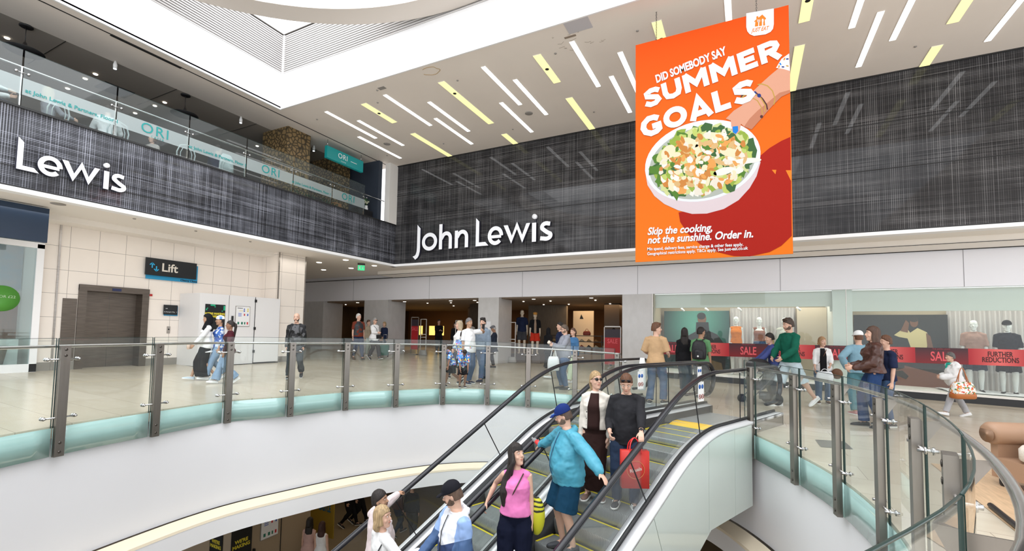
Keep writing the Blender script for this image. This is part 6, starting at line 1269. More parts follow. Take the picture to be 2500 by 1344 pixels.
e3 = person(pos, EDN+22, 1.76, 'man in turquoise hooded jacket, navy shorts and blue cap holding out a drinks bottle', hair=('cap', C_('royal navy', (.012, .028, .14)), (.08, .05, .035)), top=dict(m=turq, hood=True, name='jacket', e=.036, se=.030, hem=-.12, fold=.022), bottom=dict(kind='shorts', m=C_('petrol navy', (.008, .045, .09)), len=.50, e=.022), shoes=(mat('trainer grey', (.05, .055, .065), .6), DSOLE), extras=(('zip', mat('zip navy', (.01, .06, .14), .4)), ('beard', (.16, .11, .08))), head=(-30, -16), lean=6, fat=1.25, vox=.009, hands=[('w', E(4.62, -4.60, zoff(4.5, ZR)-.02)), ('w', hr3+V((-.02, .02, .05)))], palms=[(0, .3, -1), (0, .2, -1)], curls=(.9, .25))
mb = MB(); P = e3; mb.tube([P.hp(-.05, .108, .062), P.hp(-.03, .105, .045), P.hp(.045, .15, .040)], .007, 6); P.fin(mb, 'cap_stripe', mat('cap light blue', (.05, .22, .75), .5), P.obj, remesh=False)
q = e3.world(e3.wr[0])+V((0, 0, .03)); dq = (e3.world(e3.wr[0])-e3.world(e3.el[0])).normalized(); bt = thing('drinks_bottle', q+dq*.12, 'clear plastic bottle with red label in the outstretched hand', 'bottle'); ax = (dq*.8+V((0, 0, .6))).normalized(); c0 = q+dq*.05-ax*.02
MB().lathe(c0, [(.028, 0), (.031, .02), (.031, .16), (.014, .20), (.014, .22)], 16, ax, ax.orthogonal().normalized()).build('body', glass('bottle plastic', (.85, .85, .87), .3), bt); MB().lathe(c0, [(.0325, .02), (.0325, .11)], 16, ax, ax.orthogonal().normalized()).build('label', mat('red label', (.75, .05, .05), .4), bt)
pos = epos(3.77, -4.10); hr4 = E(3.62, -4.46, zoff(3.62, ZR)+.03)
e4 = person(pos, EDN-38, 1.74, 'woman in sleeveless pink top and dark jeans with long black hair, looking up right', g='f', hair=('fringe', (.022, .014, .012), .44), top=dict(m=C_('pink cotton', (.72, .20, .45)), sleeve=0, hem=.02, e=.016, name='waistcoat'), bottom=dict(m=C_('midnight jeans', (.006, .008, .022)), cuff=.075, thigh=.10), shoes=(BLK, DSOLE), head=(50, 14), fat=.5, vox=.009, hands=[('w', hr4), None], palms=[(0, .3, -1), (1, 0, 0)], curls=(.8, .6), extras=(('strap', (-1, mat('dark strap', (.05, .03, .02), .5))),))
mb = MB(); P = e4
mb2 = MB(); tubeE(mb2, [P.hp(.065, .02, .02), P.hp(.085, .03, -.08), P.T(.115, .075, .42), P.T(.135, .115, .28), P.T(.13, .10, .12)], [(.02, .03), (.028, .04), (.045, .03), (.05, .028), (.025, .015)]); P.fin(mb2, 'front_lock', hairm((.022, .014, .012)), P.obj, v=.009)
for t in (.08, .17, .26, .35): mb.ell(P.T(0, .117+.012*math.sin(t*9), t), (.010, .006, .010))
P.fin(mb, 'buttons', mat('pink button', (.85, .50, .62), .4), P.obj, remesh=False)
yb = nodes_mat('yellow tiger print', lambda nt, b, co: nt.links.new(mixc(nt, math_n(nt, 'LESS_THAN', math_n(nt, 'FRACT', math_n(nt, 'ADD', math_n(nt, 'MULTIPLY', sep(nt, co)[2], 22), noise_n(nt, co, 8))), math_n(nt, 'MULTIPLY', math_n(nt, 'GREATER_THAN', sep(nt, co)[2], .05), .42)), (.52, .50, .02), (.02, .02, .01)), b.inputs['Base Color']), rough=.5)
q = e4.world(e4.T(-.24, -.06, -.02)); tag(MB().ell(q, (.10, .085, .22), 18, 12).build('tote_bag', yb, origin=q), 'yellow tote bag with black stripes behind the woman in pink', 'bag')
pos = epos(3.02, -4.22)
def wind_fn(nt, b, co):
    s = sep(nt, co); z = math_n(nt, 'ADD', s[2], math_n(nt, 'MULTIPLY', math_n(nt, 'ABSOLUTE', s[0]), -.45)); low = math_n(nt, 'LESS_THAN', z, 1.20); side = math_n(nt, 'GREATER_THAN', math_n(nt, 'ABSOLUTE', s[0]), .165)
    c = mixc(nt, side, (.74, .76, .82), (.28, .42, .72)); c2 = mixc(nt, side, (.022, .045, .13), (.06, .12, .26)); nt.links.new(mixc(nt, low, c, c2), b.inputs['Base Color'])
e5 = person(pos, EDN+8, 1.84, 'man in black cap and white, pale blue and navy windbreaker looking down to the left', hair=('cap', C_('cap black', (.012, .012, .016)), (.10, .06, .04)), top=dict(m=nodes_mat('three-colour windbreaker', wind_fn, .6), hood=True, name='windbreaker', e=.030, se=.026, fold=.024), bottom=dict(m=kblack), shoes=(BLK, SOLE), extras=(('beard', (.10, .06, .04)), ('zip', M_black)), head=(-38, -18), lean=4, fat=.6, vox=.009, hands=[(.26, .30, .95), None], curls=(.7, .6))
pos = epos(2.74, -5.48); hr6 = E(3.35, -5.95, zoff(3.35, ZR)+.03)
e6 = person(pos, EUPH-2, 1.68, 'man with dark wavy hair in pale pink striped shirt, back turned, hand on the rail', skin='tan', hair=('short', DK), top=dict(m=C_('pale pink shirt', (.70, .60, .60)), e=.026, hem=-.12), bottom=dict(m=navy), shoes=(BRN, DSOLE), head=(-50, 8), fat=.7, vox=.009, hands=[None, ('w', hr6)], palms=[None, (0, 0, -1)], curls=(.6, .9), extras=(('beard', (.12, .08, .06)),))
pos = epos(2.55, -5.02); hr7 = E(2.85, -4.71, zoff(2.85, ZR)+.02)
e7 = person(pos, EUPH+4, 1.66, 'woman with a blonde bob in a white top, back turned, face to the right', g='f', hair=('bob', (.40, .28, .15), .15), top=dict(m=kwhite, e=.02), bottom=dict(m=navy), shoes=(BLK, SOLE), head=(-52, 6), vox=.009, hands=[('w', hr7), None], palms=[(0, 0, -1), None])
mb = MB(); mb.tube([e7.T(.11, .10, .40), e7.T(.10, .0, .49), e7.T(.12, -.10, .36), e7.T(.14, -.12, .15)], .009, 6); e7.fin(mb, 'bag_strap', M_black, e7.obj, remesh=False)
# ================================================================ SHOP INTERIOR AND WINDOWS
M_wood = mat('dark wood panelling', (.060, .038, .024), .5, noise=.3, nscale=5, stretch=(6, 6, .5)); M_brown = mat('warm brown shop wall', (.17, .085, .04), .7); M_shopc = mat('shop ceiling', (.24, .18, .13), .8)
struct('ceiling_shop', MB().box((-22, 17.25, 3.02), (-3.03, 28, 3.07)), M_shopc)
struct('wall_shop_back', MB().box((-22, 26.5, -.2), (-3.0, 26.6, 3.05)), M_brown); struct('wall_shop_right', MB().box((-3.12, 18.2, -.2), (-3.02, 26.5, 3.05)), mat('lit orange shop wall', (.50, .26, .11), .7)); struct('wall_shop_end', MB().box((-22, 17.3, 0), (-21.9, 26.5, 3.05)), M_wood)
area('shop_warm_light_a', (-6.4, 22, 2.95), 3, 70, color=(1, .70, .40)); area('shop_warm_light_b', (-13, 23, 2.95), 4, 22, color=(1, .72, .45)); area('shop_warm_light_c', (-18.5, 22, 2.95), 3, 35, color=(1, .66, .32))
def part_box(nm, a, b, m, lab, cat): o = MB().box(a, b).build(nm, m, origin=((a[0]+b[0])/2, (a[1]+b[1])/2, min(a[2], b[2]))); return tag(o, lab, cat)
part_box('partition', (-12.6, 20.0, 0.2), (-11.2, 20.2, 3.0), M_wood, 'dark timber partition behind the middle entrance, left', 'partition'); part_box('partition', (-9.95, 21.4, .1), (-7.9, 21.6, 3.0), mat('taupe panel', (.15, .12, .09), .6, noise=.15, stretch=(6, 6, .4)), 'taupe slatted partition behind the two shop dummies', 'partition')
part_box('partition', (-14.3, 22.5, .2), (-13.2, 22.7, 3.0), M_wood, 'dark timber partition far behind the tall security gate', 'partition'); part_box('shop_pillar', (-5.9, 21.0, 0), (-5.2, 21.6, 3.0), mat('bronze pillar', (.10, .065, .04), .5), 'dark bronze pillar inside the right-hand entrance', 'pillar')
wp_ = thing('shop_poster', (-7.35, 22.4, 1.6), 'tall cream brand panel with a dark triangle, behind the shoe shelves', 'display panel'); MB().box((-7.9, 22.4, .9), (-6.85, 22.5, 2.75)).build('panel', mat('cream panel', (.60, .48, .34), .6, emit=(.8, .6, .4), estr=.12), wp_); MB().prism([V((-7.55, 22.39, 2.35)), V((-7.35, 22.39, 2.35)), V((-7.47, 22.39, 2.58))], (0, -.005, 0)).build('logo', M_black, wp_)
for i, (x, w_, c) in enumerate(((-5.1, .5, (.55, .30, .18)), (-4.35, .9, (.62, .36, .22)))): part_box('wall_picture', (x-w_/2, 24.0, 1.75), (x+w_/2, 24.05, 2.4), mat('picture %d' % i, c, .6, emit=c, estr=.25), ['small salmon picture on the lit wall above the bags', 'wide salmon picture on the lit wall above the bags'][i], 'picture')
wl = thing('wall_lamp', (-19.0, 24.5, 1.6), 'glowing yellow wall display in the far left entrance', 'lamp')
for x in (-19.3, -18.3, -17.6): MB().box((x-.22, 24.5, 1.35), (x+.22, 24.55, 1.95)).build('light_panel', mat('amber glow', (.9, .6, .2), .5, emit=(1, .62, .15), estr=1.3), wl)
part_box('shop_pillar', (-21.4, 21.07, .3), (-20.6, 21.5, 3.0), M_wood, 'dark pillar carrying the lit portrait in the far left entrance', 'pillar'); part_box('shop_pillar', (-19.9, 22.07, .3), (-19.4, 22.4, 3.0), M_wood, 'dark pillar carrying the tiny screen in the far left entrance', 'pillar')
part_box('lit_picture', (-21.2, 21.0, 1.3), (-20.75, 21.05, 1.95), mat('portrait glow', (.6, .3, .15), .5, emit=(.8, .4, .2), estr=.5), 'small lit orange portrait in the far left entrance', 'picture'); part_box('lit_picture', (-19.75, 22.0, 1.75), (-19.55, 22.05, 2.1), mat('white screen', (.8, .8, .8), .5, emit=(.9, .85, .8), estr=1.2), 'tiny bright screen in the far left entrance', 'screen')
for i, (x, y) in enumerate([(x, y) for x in (-19.8, -18.2, -14.2, -12.8, -11.3, -8.9, -7.6, -5.6, -4.3) for y in (18.6, 20.9)]): ceil_item('shop_spotlight', 'spotlight', 'small bright spotlight in the shop ceiling', x, y, 3.0, .042, 'spotlights inside the shop', M_dl)
for i, x in enumerate((-20.3, -18.0, -14.9, -12.2, -10.9, -8.0, -5.5)): ceil_item('downlight', 'downlight', 'flat round downlight just inside the shop entrance', x, 17.7, 3.03, .08, 'downlights just inside the shop entrance', M_dl)
# shoe shelves
def shelving(x0, x1, y, z0, nsh, gap, label):
    r = thing('shoe_shelf', ((x0+x1)/2, y, z0), label, 'shelf'); MB().box((x0, y-.2, z0+.02), (x1, y+.2, z0+.55)).build('base', mat('shelf base', (.30, .20, .12), .6), r)
    for k in range(nsh): MB().box((x0, y-.2, z0+.55+gap*k), (x1, y+.2, z0+.58+gap*k)).build('shelf', M_black, r)
    for x in lin(x0, x1, 4): MB().box((x-.015, y-.2, z0), (x+.015, y-.17, z0+.6+gap*(nsh-1))).build('upright', M_black, r)
    return r
shelving(-8.3, -4.6, 20.6, .13, 4, .27, 'long black shoe rack with pale base in the right-hand entrance'); shc = [mat('shoe %d' % i, c, .5) for i, c in enumerate([(.35, .16, .05), (.03, .02, .02), (.45, .28, .12), (.30, .05, .03), (.50, .42, .30)])]
sh0 = None
for k in range(3):
    for i in range(11):
        x = -8.15+i*.34; z = .13+.58+.27*k; m_ = shc[(i*3+k) % 5]; o = MB().loft([[V((x+dx, 20.5+yy*w_, z+h_*max(0, zz))) for yy, zz in ((-1, 0), (-.8, 1), (.8, 1), (1, 0))] for dx, w_, h_ in ((-.11, .02, .03), (-.08, .04, .06), (-.03, .04, .11), (.03, .035, .07), (.10, .03, .02))]).build('shoe', m_, origin=(x, 20.5, z)); tag(o, 'shoe on the %s shelf of the long rack' % ['lowest', 'middle', 'top'][k], 'shoe', 'shoes on the %s shelf' % ['lowest', 'middle', 'top'][k])
for i, (x, z, c) in enumerate(((-5.3, 1.53, 1), (-4.72, 1.53, 1), (-6.6, 1.53, 3))): q = V((x, 20.6, z)); carrier(q+V((0, 0, .2)), X1, Y1, .34, .14, .2, shc[c], 'handbag on top of the shoe rack, %s' % ['near the sale stand', 'furthest right', 'red, in the middle'][i], name='handbag', hh=.10)
# sale stands, security gates
def sale_stand(x, y, label, w_=.55, h=1.62):
    z = fz(x); r = thing('sale_stand', (x, y, z), label, 'sign stand'); mb = MB(); mb.box((x-w_/2-.03, y-.02, z+.05), (x-w_/2, y+.02, z+h)); mb.box((x+w_/2, y-.02, z+.05), (x+w_/2+.03, y+.02, z+h)); mb.box((x-w_/2-.03, y-.02, z+h-.04), (x+w_/2+.03, y+.02, z+h)); mb.box((x-w_/2-.05, y-.2, z), (x+w_/2+.05, y+.2, z+.04)); mb.build('frame', M_steel, r)
    MB().box((x-w_/2, y-.012, z+.25), (x+w_/2, y+.012, z+h-.45)).build('poster', mat('sale red', (.42, .012, .018), .45), r); MB().box((x-w_/2, y-.012, z+h-.45), (x+w_/2, y+.012, z+h-.12)).build('poster_top', mat('sale black', (.03, .02, .03), .45), r); text_mesh('SALE', .24, mat('sale letters', (.75, .10, .12), .5), (x, y-.02, z+h-.60), X1, (0, 0, 1), .004, 'CENTER', .004, 'sale_lettering', r, xs=.8)
sale_stand(-15.6+.9, 18.3, 'red and black SALE poster stand left of the middle entrance', .42, 1.85); sale_stand(-4.72, 18.0, 'red and black SALE poster stand beside the right-hand pier', .62, 1.75)
def gate(x, y, label, h=1.75):
    z = fz(x); r = thing('security_gate', (x, y, z), label, 'security gate', 'white security gates at the shop entrances'); mb = MB()
    for s in (-.17, .17): mb.cyl((x+s, y, z+.05), (x+s, y, z+h), .02, 8)
    for t in (h, h*.58, h*.50): mb.cyl((x-.17, y, z+t), (x+.17, y, z+t), .018, 8)
    mb.build('frame', mat('gate white', (.62, .60, .57), .4), r); MB().lathe((x, y, z), [(.24, 0), (.24, .05), (.20, .22), (.14, .26)], 14, sy=.5).build('base', M_grey, r)
gate(-14.1, 18.2, 'white security gate in the left of the middle entrance'); gate(-12.05, 18.2, 'white security gate behind the family with the boys'); gate(-9.15, 18.0, 'white security gate in front of the shop dummies')
# notice on pier
part_box('paper_notice', (-9.95, 16.985, 1.55), (-9.65, 16.998, 2.05), mat('paper', (.72, .72, .74), .6), 'white paper notice on the pale marble pier', 'notice')
# people in the shop
def shp(x, y, H, rel, label, **k): pos = V((x, y, fz(x))); return person(pos, cface(pos, rel), H, label, vox=.022, facekit=False, **k)
GD = 'dark figures inside the shop'
shp(-14.2, 19.6, 1.78, 20, 'staff member all in black standing inside the middle entrance', top=dict(m=kblack), bottom=dict(m=kblack), shoes=(BLK, DSOLE), hands=[(.08, .28, 1.18), (-.08, .28, 1.15)]); shp(-13.0, 19.3, 1.66, 0, 'woman in black with pale collar inside the middle entrance', g='f', hair=('long', DK, .15), top=dict(m=kblack), bottom=dict(m=kblack), shoes=(BLK, SOLE)); shp(-12.2, 19.5, 1.80, 30, 'bald man in black waistcoat and white sleeves behind the family', hair=('bald', DK), top=dict(m=kwhite), bottom=dict(m=kblack), shoes=(BLK, DSOLE))
shp(-20.1, 20.3, 1.70, 160, 'shopper in dark grey coat in the far left entrance', top=dict(m=dgrey, hem=-.25), bottom=dict(m=kblack), shoes=(BLK, DSOLE)); shp(-19.0, 20.8, 1.78, 150, 'shopper in navy in the far left entrance', top=dict(m=navy), bottom=dict(m=djeans), shoes=(BLK, DSOLE)); shp(-18.2, 19.8, 1.86, 170, 'tall shopper in black in the far left entrance', top=dict(m=kblack), bottom=dict(m=kblack), shoes=(BLK, DSOLE)); shp(-5.0, 19.2, 1.68, -30, 'woman in dark coat with pale bag beside the shoe rack', g='f', hair=('long', DK, .2), top=dict(m=kblack, hem=-.2), bottom=dict(m=djeans), shoes=(WHT, SOLE))
# shop dummies at the entrance
pl = part_box('display_plinth', (-9.6, 18.7, .2), (-8.1, 19.4, .66), mat('plinth brown', (.08, .05, .035), .5), 'low dark plinth under the two shop dummies', 'plinth')
def dummy(pos, rel, H, label, **k): return person(pos, cface(pos, rel), H, label, facekit=False, hair=k.pop('hair', None), name='mannequin', cat='mannequin', group='shop dummies', **k)
dummy(V((-9.15, 19, .66)), 0, 1.98, 'pale dummy in navy T-shirt and grey shorts at the shop entrance', skin='warm', top=dict(m=navy, sleeve=.42), bottom=dict(kind='shorts', m=dgrey), vox=.016); dummy(V((-8.5, 19, .66)), 5, 1.86, 'pale dummy in straw hat, open black shirt and red shorts at the shop entrance', skin='warm', top=dict(m=kblack, sleeve=.5, panel=(C_('striped vest', (.35, .25, .18)), .05)), bottom=dict(kind='shorts', m=C_('red shorts', (.55, .04, .02))), hair=('flatcap', mat('straw', (.62, .30, .06), .8), (.5, .4, .3)), vox=.016)
# ---- the long shop window
YW = 17.02; M_disp = mat('cream display back', (.42, .36, .26), .7)
mb = MB(); mb.add([(-3.02, YW, fz(-3)+.22), (14, YW, fz(14)+.22), (14, YW, 3.07), (-3.02, YW, 3.07)], [(0, 1, 2, 3)]); struct('window_3', mb, glass('shop window glass', (.90, .96, .94), .02))
mb = MB(); mb.prism([V((-3.03, 16.98, fz(-3)-.02)), V((14, 16.98, fz(14)-.02)), V((14, 16.98, fz(14)+.19)), V((-3.03, 16.98, fz(-3)+.19))], (0, .3, 0)); struct('baseboard_right', mb, M_black)
mb = MB(); mb.prism([V((-3.03, 16.96, fz(-3)+.19)), V((14, 16.96, fz(14)+.19)), V((14, 16.96, fz(14)+.24)), V((-3.03, 16.96, fz(-3)+.24))], (0, 1.8, 0)); struct('trim_11', mb, M_offwhite)
mb = MB(); mb.box((-3.02, 17.35, 2.58), (2.3, 17.42, 3.07)); mb.box((2.3, 17.35, 2.42), (14, 17.42, 3.07)); struct('trim_12', mb, mat('pale green header', (.62, .65, .60), .5))
struct('wall_display', MB().box((-3.02, 18.75, -.3), (14, 18.85, 3.07)).box((-3.03, 17.1, -.1), (-2.98, 18.8, 3.07)), M_disp); struct('ceiling_display', MB().box((-3.02, 17.3, 3.05), (14, 18.8, 3.07)), M_offwhite)
struct('wall_display_pier', MB().box((2.35, 17.2, -.1), (2.85, 18.7, 3.07)), mat('pale green pier', (.66, .70, .66), .5)); struct('trim_13', MB().box((2.66, 17.0, .15), (2.675, 17.04, 3.07)).box((-3.03, 16.98, .1), (-3.0, 17.04, 3.07)), M_steel)
area('window_display_light', (.2, 17.9, 2.98), 5.5, 55, color=(1, .93, .84), size_y=.6); area('window_display_light_2', (6.5, 17.9, 2.98), 6, 55, color=(1, .93, .84), size_y=.6)
for i, px in enumerate((1667, 1726, 1806, 1950, 2185, 2268)):
    q = onY(px, 752, 17.8); q.z = 2.50; o = thing('display_spotlight', (q.x, 17.8, 2.62), 'white tilted spotlight in the shop window, %s from the left' % ORD[i], 'spotlight', 'spotlights in the shop window'); MB().cyl(q+V((-.06, 0, .09)), q+V((.05, -.03, -.02)), .035, 12).build('lamp_head', M_signw, o); MB().cyl(q+V((-.03, 0, .09)), q+V((-.03, 0, .25)), .01, 6).build('stem', M_signw, o)
def curtain(x0, x1, y, z0, z1, label):
    mb = MB(); n = int((x1-x0)*60); mb.sm = True; mb.grid([[V((x0+(x1-x0)*i/n, y+.035*math.sin(i*.95)+.02*math.sin(i*.37), z)) for i in range(n+1)] for z in (z0, (z0+z1)/2, z1)]); tag(mb.build('curtain', mat('grey curtain', (.50, .48, .47), .8), origin=((x0+x1)/2, y, z0)), label, 'curtain')
curtain(-.55, 1.48, 18.6, .25, 2.62, 'pale grey pleated curtain behind the female dummies'); curtain(5.42, 9.5, 18.6, .05, 2.5, 'pale grey pleated curtain behind the male dummies')
def flat(mb, pts, y, m): mb.cur = m; P = [V((x, y, z)) for x, z in pts]; n = sum(((P[i].cross(P[(i+1) % len(P)])) for i in range(len(P))), V((0, 0, 0))); mb.add(P if n.y < 0 else P[::-1], [tuple(range(len(P)))])
def el2(cx, cz, a, b, n=20, r=0): return [(cx+a*math.cos(t)*math.cos(r)-b*math.sin(t)*math.sin(r), cz+a*math.cos(t)*math.sin(r)+b*math.sin(t)*math.cos(r)) for t in lin(0, 2*math.pi, n+1)[:-1]]
def grn_fn(nt, b, co):
    gr = nt.nodes.new('ShaderNodeTexGradient'); gr.gradient_type = 'SPHERICAL'; mp = nt.nodes.new('ShaderNodeMapping'); mp.inputs['Scale'].default_value = (.75, .1, .75); mp.inputs['Location'].default_value = (0, 0, -1.2); nt.links.new(co, mp.inputs['Vector']); nt.links.new(mp.outputs[0], gr.inputs[0]); nt.links.new(mixc(nt, gr.outputs['Fac'], (.012, .035, .040), (.10, .34, .26)), b.inputs['Base Color'])
p1_ = thing('window_poster', (-1.72, 18.5, .3), 'large green window poster of a person in a black high-collared coat', 'poster'); MB().box((-2.85, 18.5, .35), (-.58, 18.54, 2.52)).build('sheet', nodes_mat('green poster print', grn_fn, .5), p1_)
mb = MB(); flat(mb, [(-2.35, .35), (-2.3, 1.0), (-2.2, 1.35), (-1.95, 1.62), (-1.72, 1.75), (-1.70, 2.10), (-1.28, 2.10), (-1.25, 1.78), (-.98, 1.65), (-.78, 1.35), (-.70, .95), (-.74, .35)], 18.494, 0); flat(mb, el2(-1.5, 2.22, .15, .22), 18.490, 1); flat(mb, el2(-1.52, 2.33, .15, .13), 18.486, 0); flat(mb, [(-1.64, 2.10), (-1.36, 2.10), (-1.42, 1.95), (-1.58, 1.95)], 18.487, 0); flat(mb, [(-1.55, .40), (-.8, .35), (-.85, .62), (-1.3, .75), (-1.6, .62)], 18.486, 2)
mb.build('printed_figure', [mat('print coat black', (.012, .013, .015), .5), mat('print face', (.16, .075, .04), .5), mat('print hand', (.12, .075, .03), .5)], p1_)
p2_ = thing('window_poster', (4.25, 18.5, .1), 'large dark window poster of a person in a cream draped top', 'poster'); MB().box((3.09, 18.5, .05), (5.42, 18.54, 2.36)).build('sheet', mat('print black', (.012, .014, .014), .5), p2_)
mb = MB(); flat(mb, [(4.12, 1.72), (4.30, 1.88), (4.42, 1.98), (4.52, 1.80), (4.70, 1.95), (4.92, 1.82), (4.98, 1.60), (4.85, 1.15), (4.70, 1.02), (4.52, 1.35), (4.45, 1.62), (4.25, 1.66)], 18.494, 0); flat(mb, el2(4.62, 2.12, .10, .15), 18.490, 1); flat(mb, el2(4.62, 2.22, .11, .09), 18.488, 3); flat(mb, [(4.90, 1.80), (5.00, 1.70), (5.08, 1.2), (4.98, 1.0), (4.92, 1.4)], 18.489, 1); flat(mb, [(4.28, 1.85), (4.42, 2.2), (4.50, 2.1), (4.46, 1.8)], 18.487, 1)
flat(mb, [(3.1, .06), (5.4, .06), (5.4, .48), (4.35, .78), (4.35, .70), (3.1, .18)], 18.492, 2); flat(mb, [(3.75, .35), (3.78, .55), (4.3, .62), (4.45, .45), (4.38, .35), (4.2, .44)], 18.488, 3); mb.build('printed_figure', [mat('print cream', (.52, .44, .22), .5), mat('print brown skin', (.14, .06, .03), .5), mat('print sand', (.17, .065, .04), .5), mat('print deep', (.02, .018, .016), .5)], p2_); text_mesh('. Floor', .10, M_signw, (3.98, 18.48, .62), X1, (0, 0, 1), .003, 'CENTER', .001, 'printed_text', p2_)
part_box('display_fold', (1.5, 18.3, .25), (2.34, 18.4, 2.6), mat('cream flat', (.48, .41, .31), .7), 'plain cream display board right of the female dummies', 'display board')
# red sale band on the glass
sb = thing('sale_band', (2.0, 16.99, .93), 'long red vinyl band along the shop window reading SALE and FURTHER REDUCTIONS', 'sale banner'); ysb = 16.995
def band_fn(nt, b, co):
    x = sep(nt, co)[0]; f = math_n(nt, 'FRACT', math_n(nt, 'ADD', math_n(nt, 'DIVIDE', math_n(nt, 'SUBTRACT', x, -1.985), 2.40), 0.25)); d = math_n(nt, 'LESS_THAN', math_n(nt, 'ABSOLUTE', math_n(nt, 'SUBTRACT', f, .25)), .235); z = sep(nt, co)[2]
    mr = nt.nodes.new('ShaderNodeMapRange'); mr.inputs[1].default_value = 0; mr.inputs[2].default_value = .45; nt.links.new(z, mr.inputs[0]); dk = mixc(nt, mr.outputs[0], (.20, .004, .008), (.035, .008, .014)); cen = math_n(nt, 'MULTIPLY', math_n(nt, 'ABSOLUTE', math_n(nt, 'SUBTRACT', f, .75)), 4); br = mixc(nt, cen, (.75, .13, .12), (.42, .012, .02)); nt.links.new(mixc(nt, d, br, dk), b.inputs['Base Color'])
MB().box((-2.64, ysb, .93), (14, ysb+.006, 1.37)).build('vinyl', nodes_mat('sale vinyl', band_fn, .35), sb); txs = []
for k in range(-1, 6):
    x = .015+2.40*k
    if x > -3: txs.append(text_mesh('SALE', .36, mat('sale letters', (.75, .10, .12), .5), (x, ysb-.004, 1.12), X1, (0, 0, 1), .003, 'CENTER', .006, 'sale_lettering', sb, xs=.62)); txs.append(text_mesh('THE JOHN LEWIS', .05, mat('sale letters dim', (.40, .06, .07), .5), (x, ysb-.004, 1.335), X1, (0, 0, 1), .003, 'CENTER', 0, 'sale_lettering', sb))
    if x+1.2 > -2: txs.append(text_mesh('FURTHER\nREDUCTIONS', .19, mat('further black', (.05, .01, .012), .5), (x+1.20, ysb-.004, 1.15), X1, (0, 0, 1), .003, 'CENTER', .003, 'further_lettering', sb, xs=.62, linesp=.8))
# window dummies
wz = lambda x: fz(x)+.24
org_ = C_('orange dress', (.72, .20, .015))
dummy(V((-.35, 17.9, wz(-.35))), -5, 2.0, 'white female dummy in an orange dress in the shop window', g='f', skin='mannequin', top=dict(m=org_, sleeve=0, hem=.1, name='dress_top'), bottom=dict(kind='skirt', m=org_, hem=.62, w=.25, waist=.14, name='dress_skirt'), vox=.014)
dummy(V((.36, 17.9, wz(.36))), 0, 2.0, 'white female dummy in a dusky pink camisole and jeans with a bag', g='f', skin='mannequin', top=dict(m=C_('dusky pink', (.30, .13, .09)), sleeve=0, hem=.1, neck=.42), bottom=dict(m=jeans), vox=.014)
dummy(V((1.11, 17.9, wz(1.11))), 15, 2.0, 'white female dummy in a cream cropped top and striped skirt', g='f', skin='mannequin', top=dict(m=C_('cream print', (.55, .55, .48)), sleeve=.7, hem=.16, e=.03), bottom=dict(kind='skirt', m=C_('pale stripe', (.45, .47, .5)), hem=.35, w=.18), vox=.014)
dummy(V((5.80, 17.9, wz(5.8))), 0, 2.06, 'white male dummy in a dusty pink shirt and navy shorts with sandals', skin='mannequin', top=dict(m=C_('dusty pink shirt', (.38, .24, .20)), sleeve=.48, collar=True), bottom=dict(kind='shorts', m=djeans), shoes=(BLK, SOLE), vox=.014); dummy(V((6.50, 17.9, wz(6.5))), 0, 2.06, 'white male dummy in black cap and black shirt with sandals', skin='mannequin', top=dict(m=C_('ink shirt', (.018, .019, .028)), sleeve=.48, collar=True), bottom=dict(kind='shorts', m=kblack), shoes=(BLK, SOLE), hair=('cap', kblack, (.7, .7, .7)), vox=.014)
mb = MB(); rs = random.Random(9); n = 40; mb.sm = True; mb.grid([[V((5.0+5*i/n, 17.25+1.1*j/8, wz(5.0+5*i/n)+.02+.05*rs.random()*(1 if 0 < j < 8 else .1))) for i in range(n+1)] for j in range(9)]); tag(mb.build('white_fabric', mat('fluffy white', (.75, .76, .78), .9), origin=(7, 17.8, .1)), 'white rumpled fabric covering the window floor by the male dummies', 'fabric', kind='stuff')
q = V((.72, 17.7, 1.45)); tag(MB().ell(q, (.06, .05, .22)).build('hanging_bag', mat('ochre knit', (.40, .26, .08), .7), origin=q), 'ochre bag hanging from the arm of the middle female dummy', 'bag')
# ================================================================ CAFÉ ON THE UPPER LEVEL
XG = -12.85; posY = [3.52+1.55*k for k in range(-2, 7)]
M_cgl = glass('café guard glass', (.80, .88, .88), .05); M_frost = glass('frosted band', (.72, .82, .82), .42, .3)
teal_ = mat('teal vinyl', (.012, .26, .25), .5)
for i in range(len(posY)-1):
    a, b = posY[i]+.015, posY[i+1]-.015
    lb = 'café balustrade glass pane with frosted band, %s from the left' % ORD[i]
    r = thing('cafe_glass_pane', (XG, (a+b)/2, 5.88), lb, 'glass panel', 'glass panes of the café balustrade'); mb = MB(); mb.add([(XG, a, 5.88), (XG, b, 5.88), (XG, b, 7.08), (XG, a, 7.08)], [(0, 1, 2, 3)]); mb.build('pane', M_cgl, r); mb = MB(); mb.add([(XG+.004, a, 6.18), (XG+.004, b, 6.18), (XG+.004, b, 6.52), (XG+.004, a, 6.52)], [(0, 1, 2, 3)]); mb.build('frosted_band', M_frost, r)
    MB().box((XG-.004, a, 7.078), (XG+.004, b, 7.084)).build('top_edge', M_edge, r)
for k, y in enumerate((1.3, 4.35, 7.40, 10.45)): 
    t = thing('band_lettering', (XG+.012, y, 6.28), 'small teal window lettering naming the floor, %s from the left' % ORD[k], 'lettering', 'teal lettering on the café glass'); text_mesh('at John Lewis & Partners, Floor 1', .115, teal_, (XG+.012, y, 6.28), Y1, (0, 0, 1), .002, 'CENTER', .0015, 'text', t)
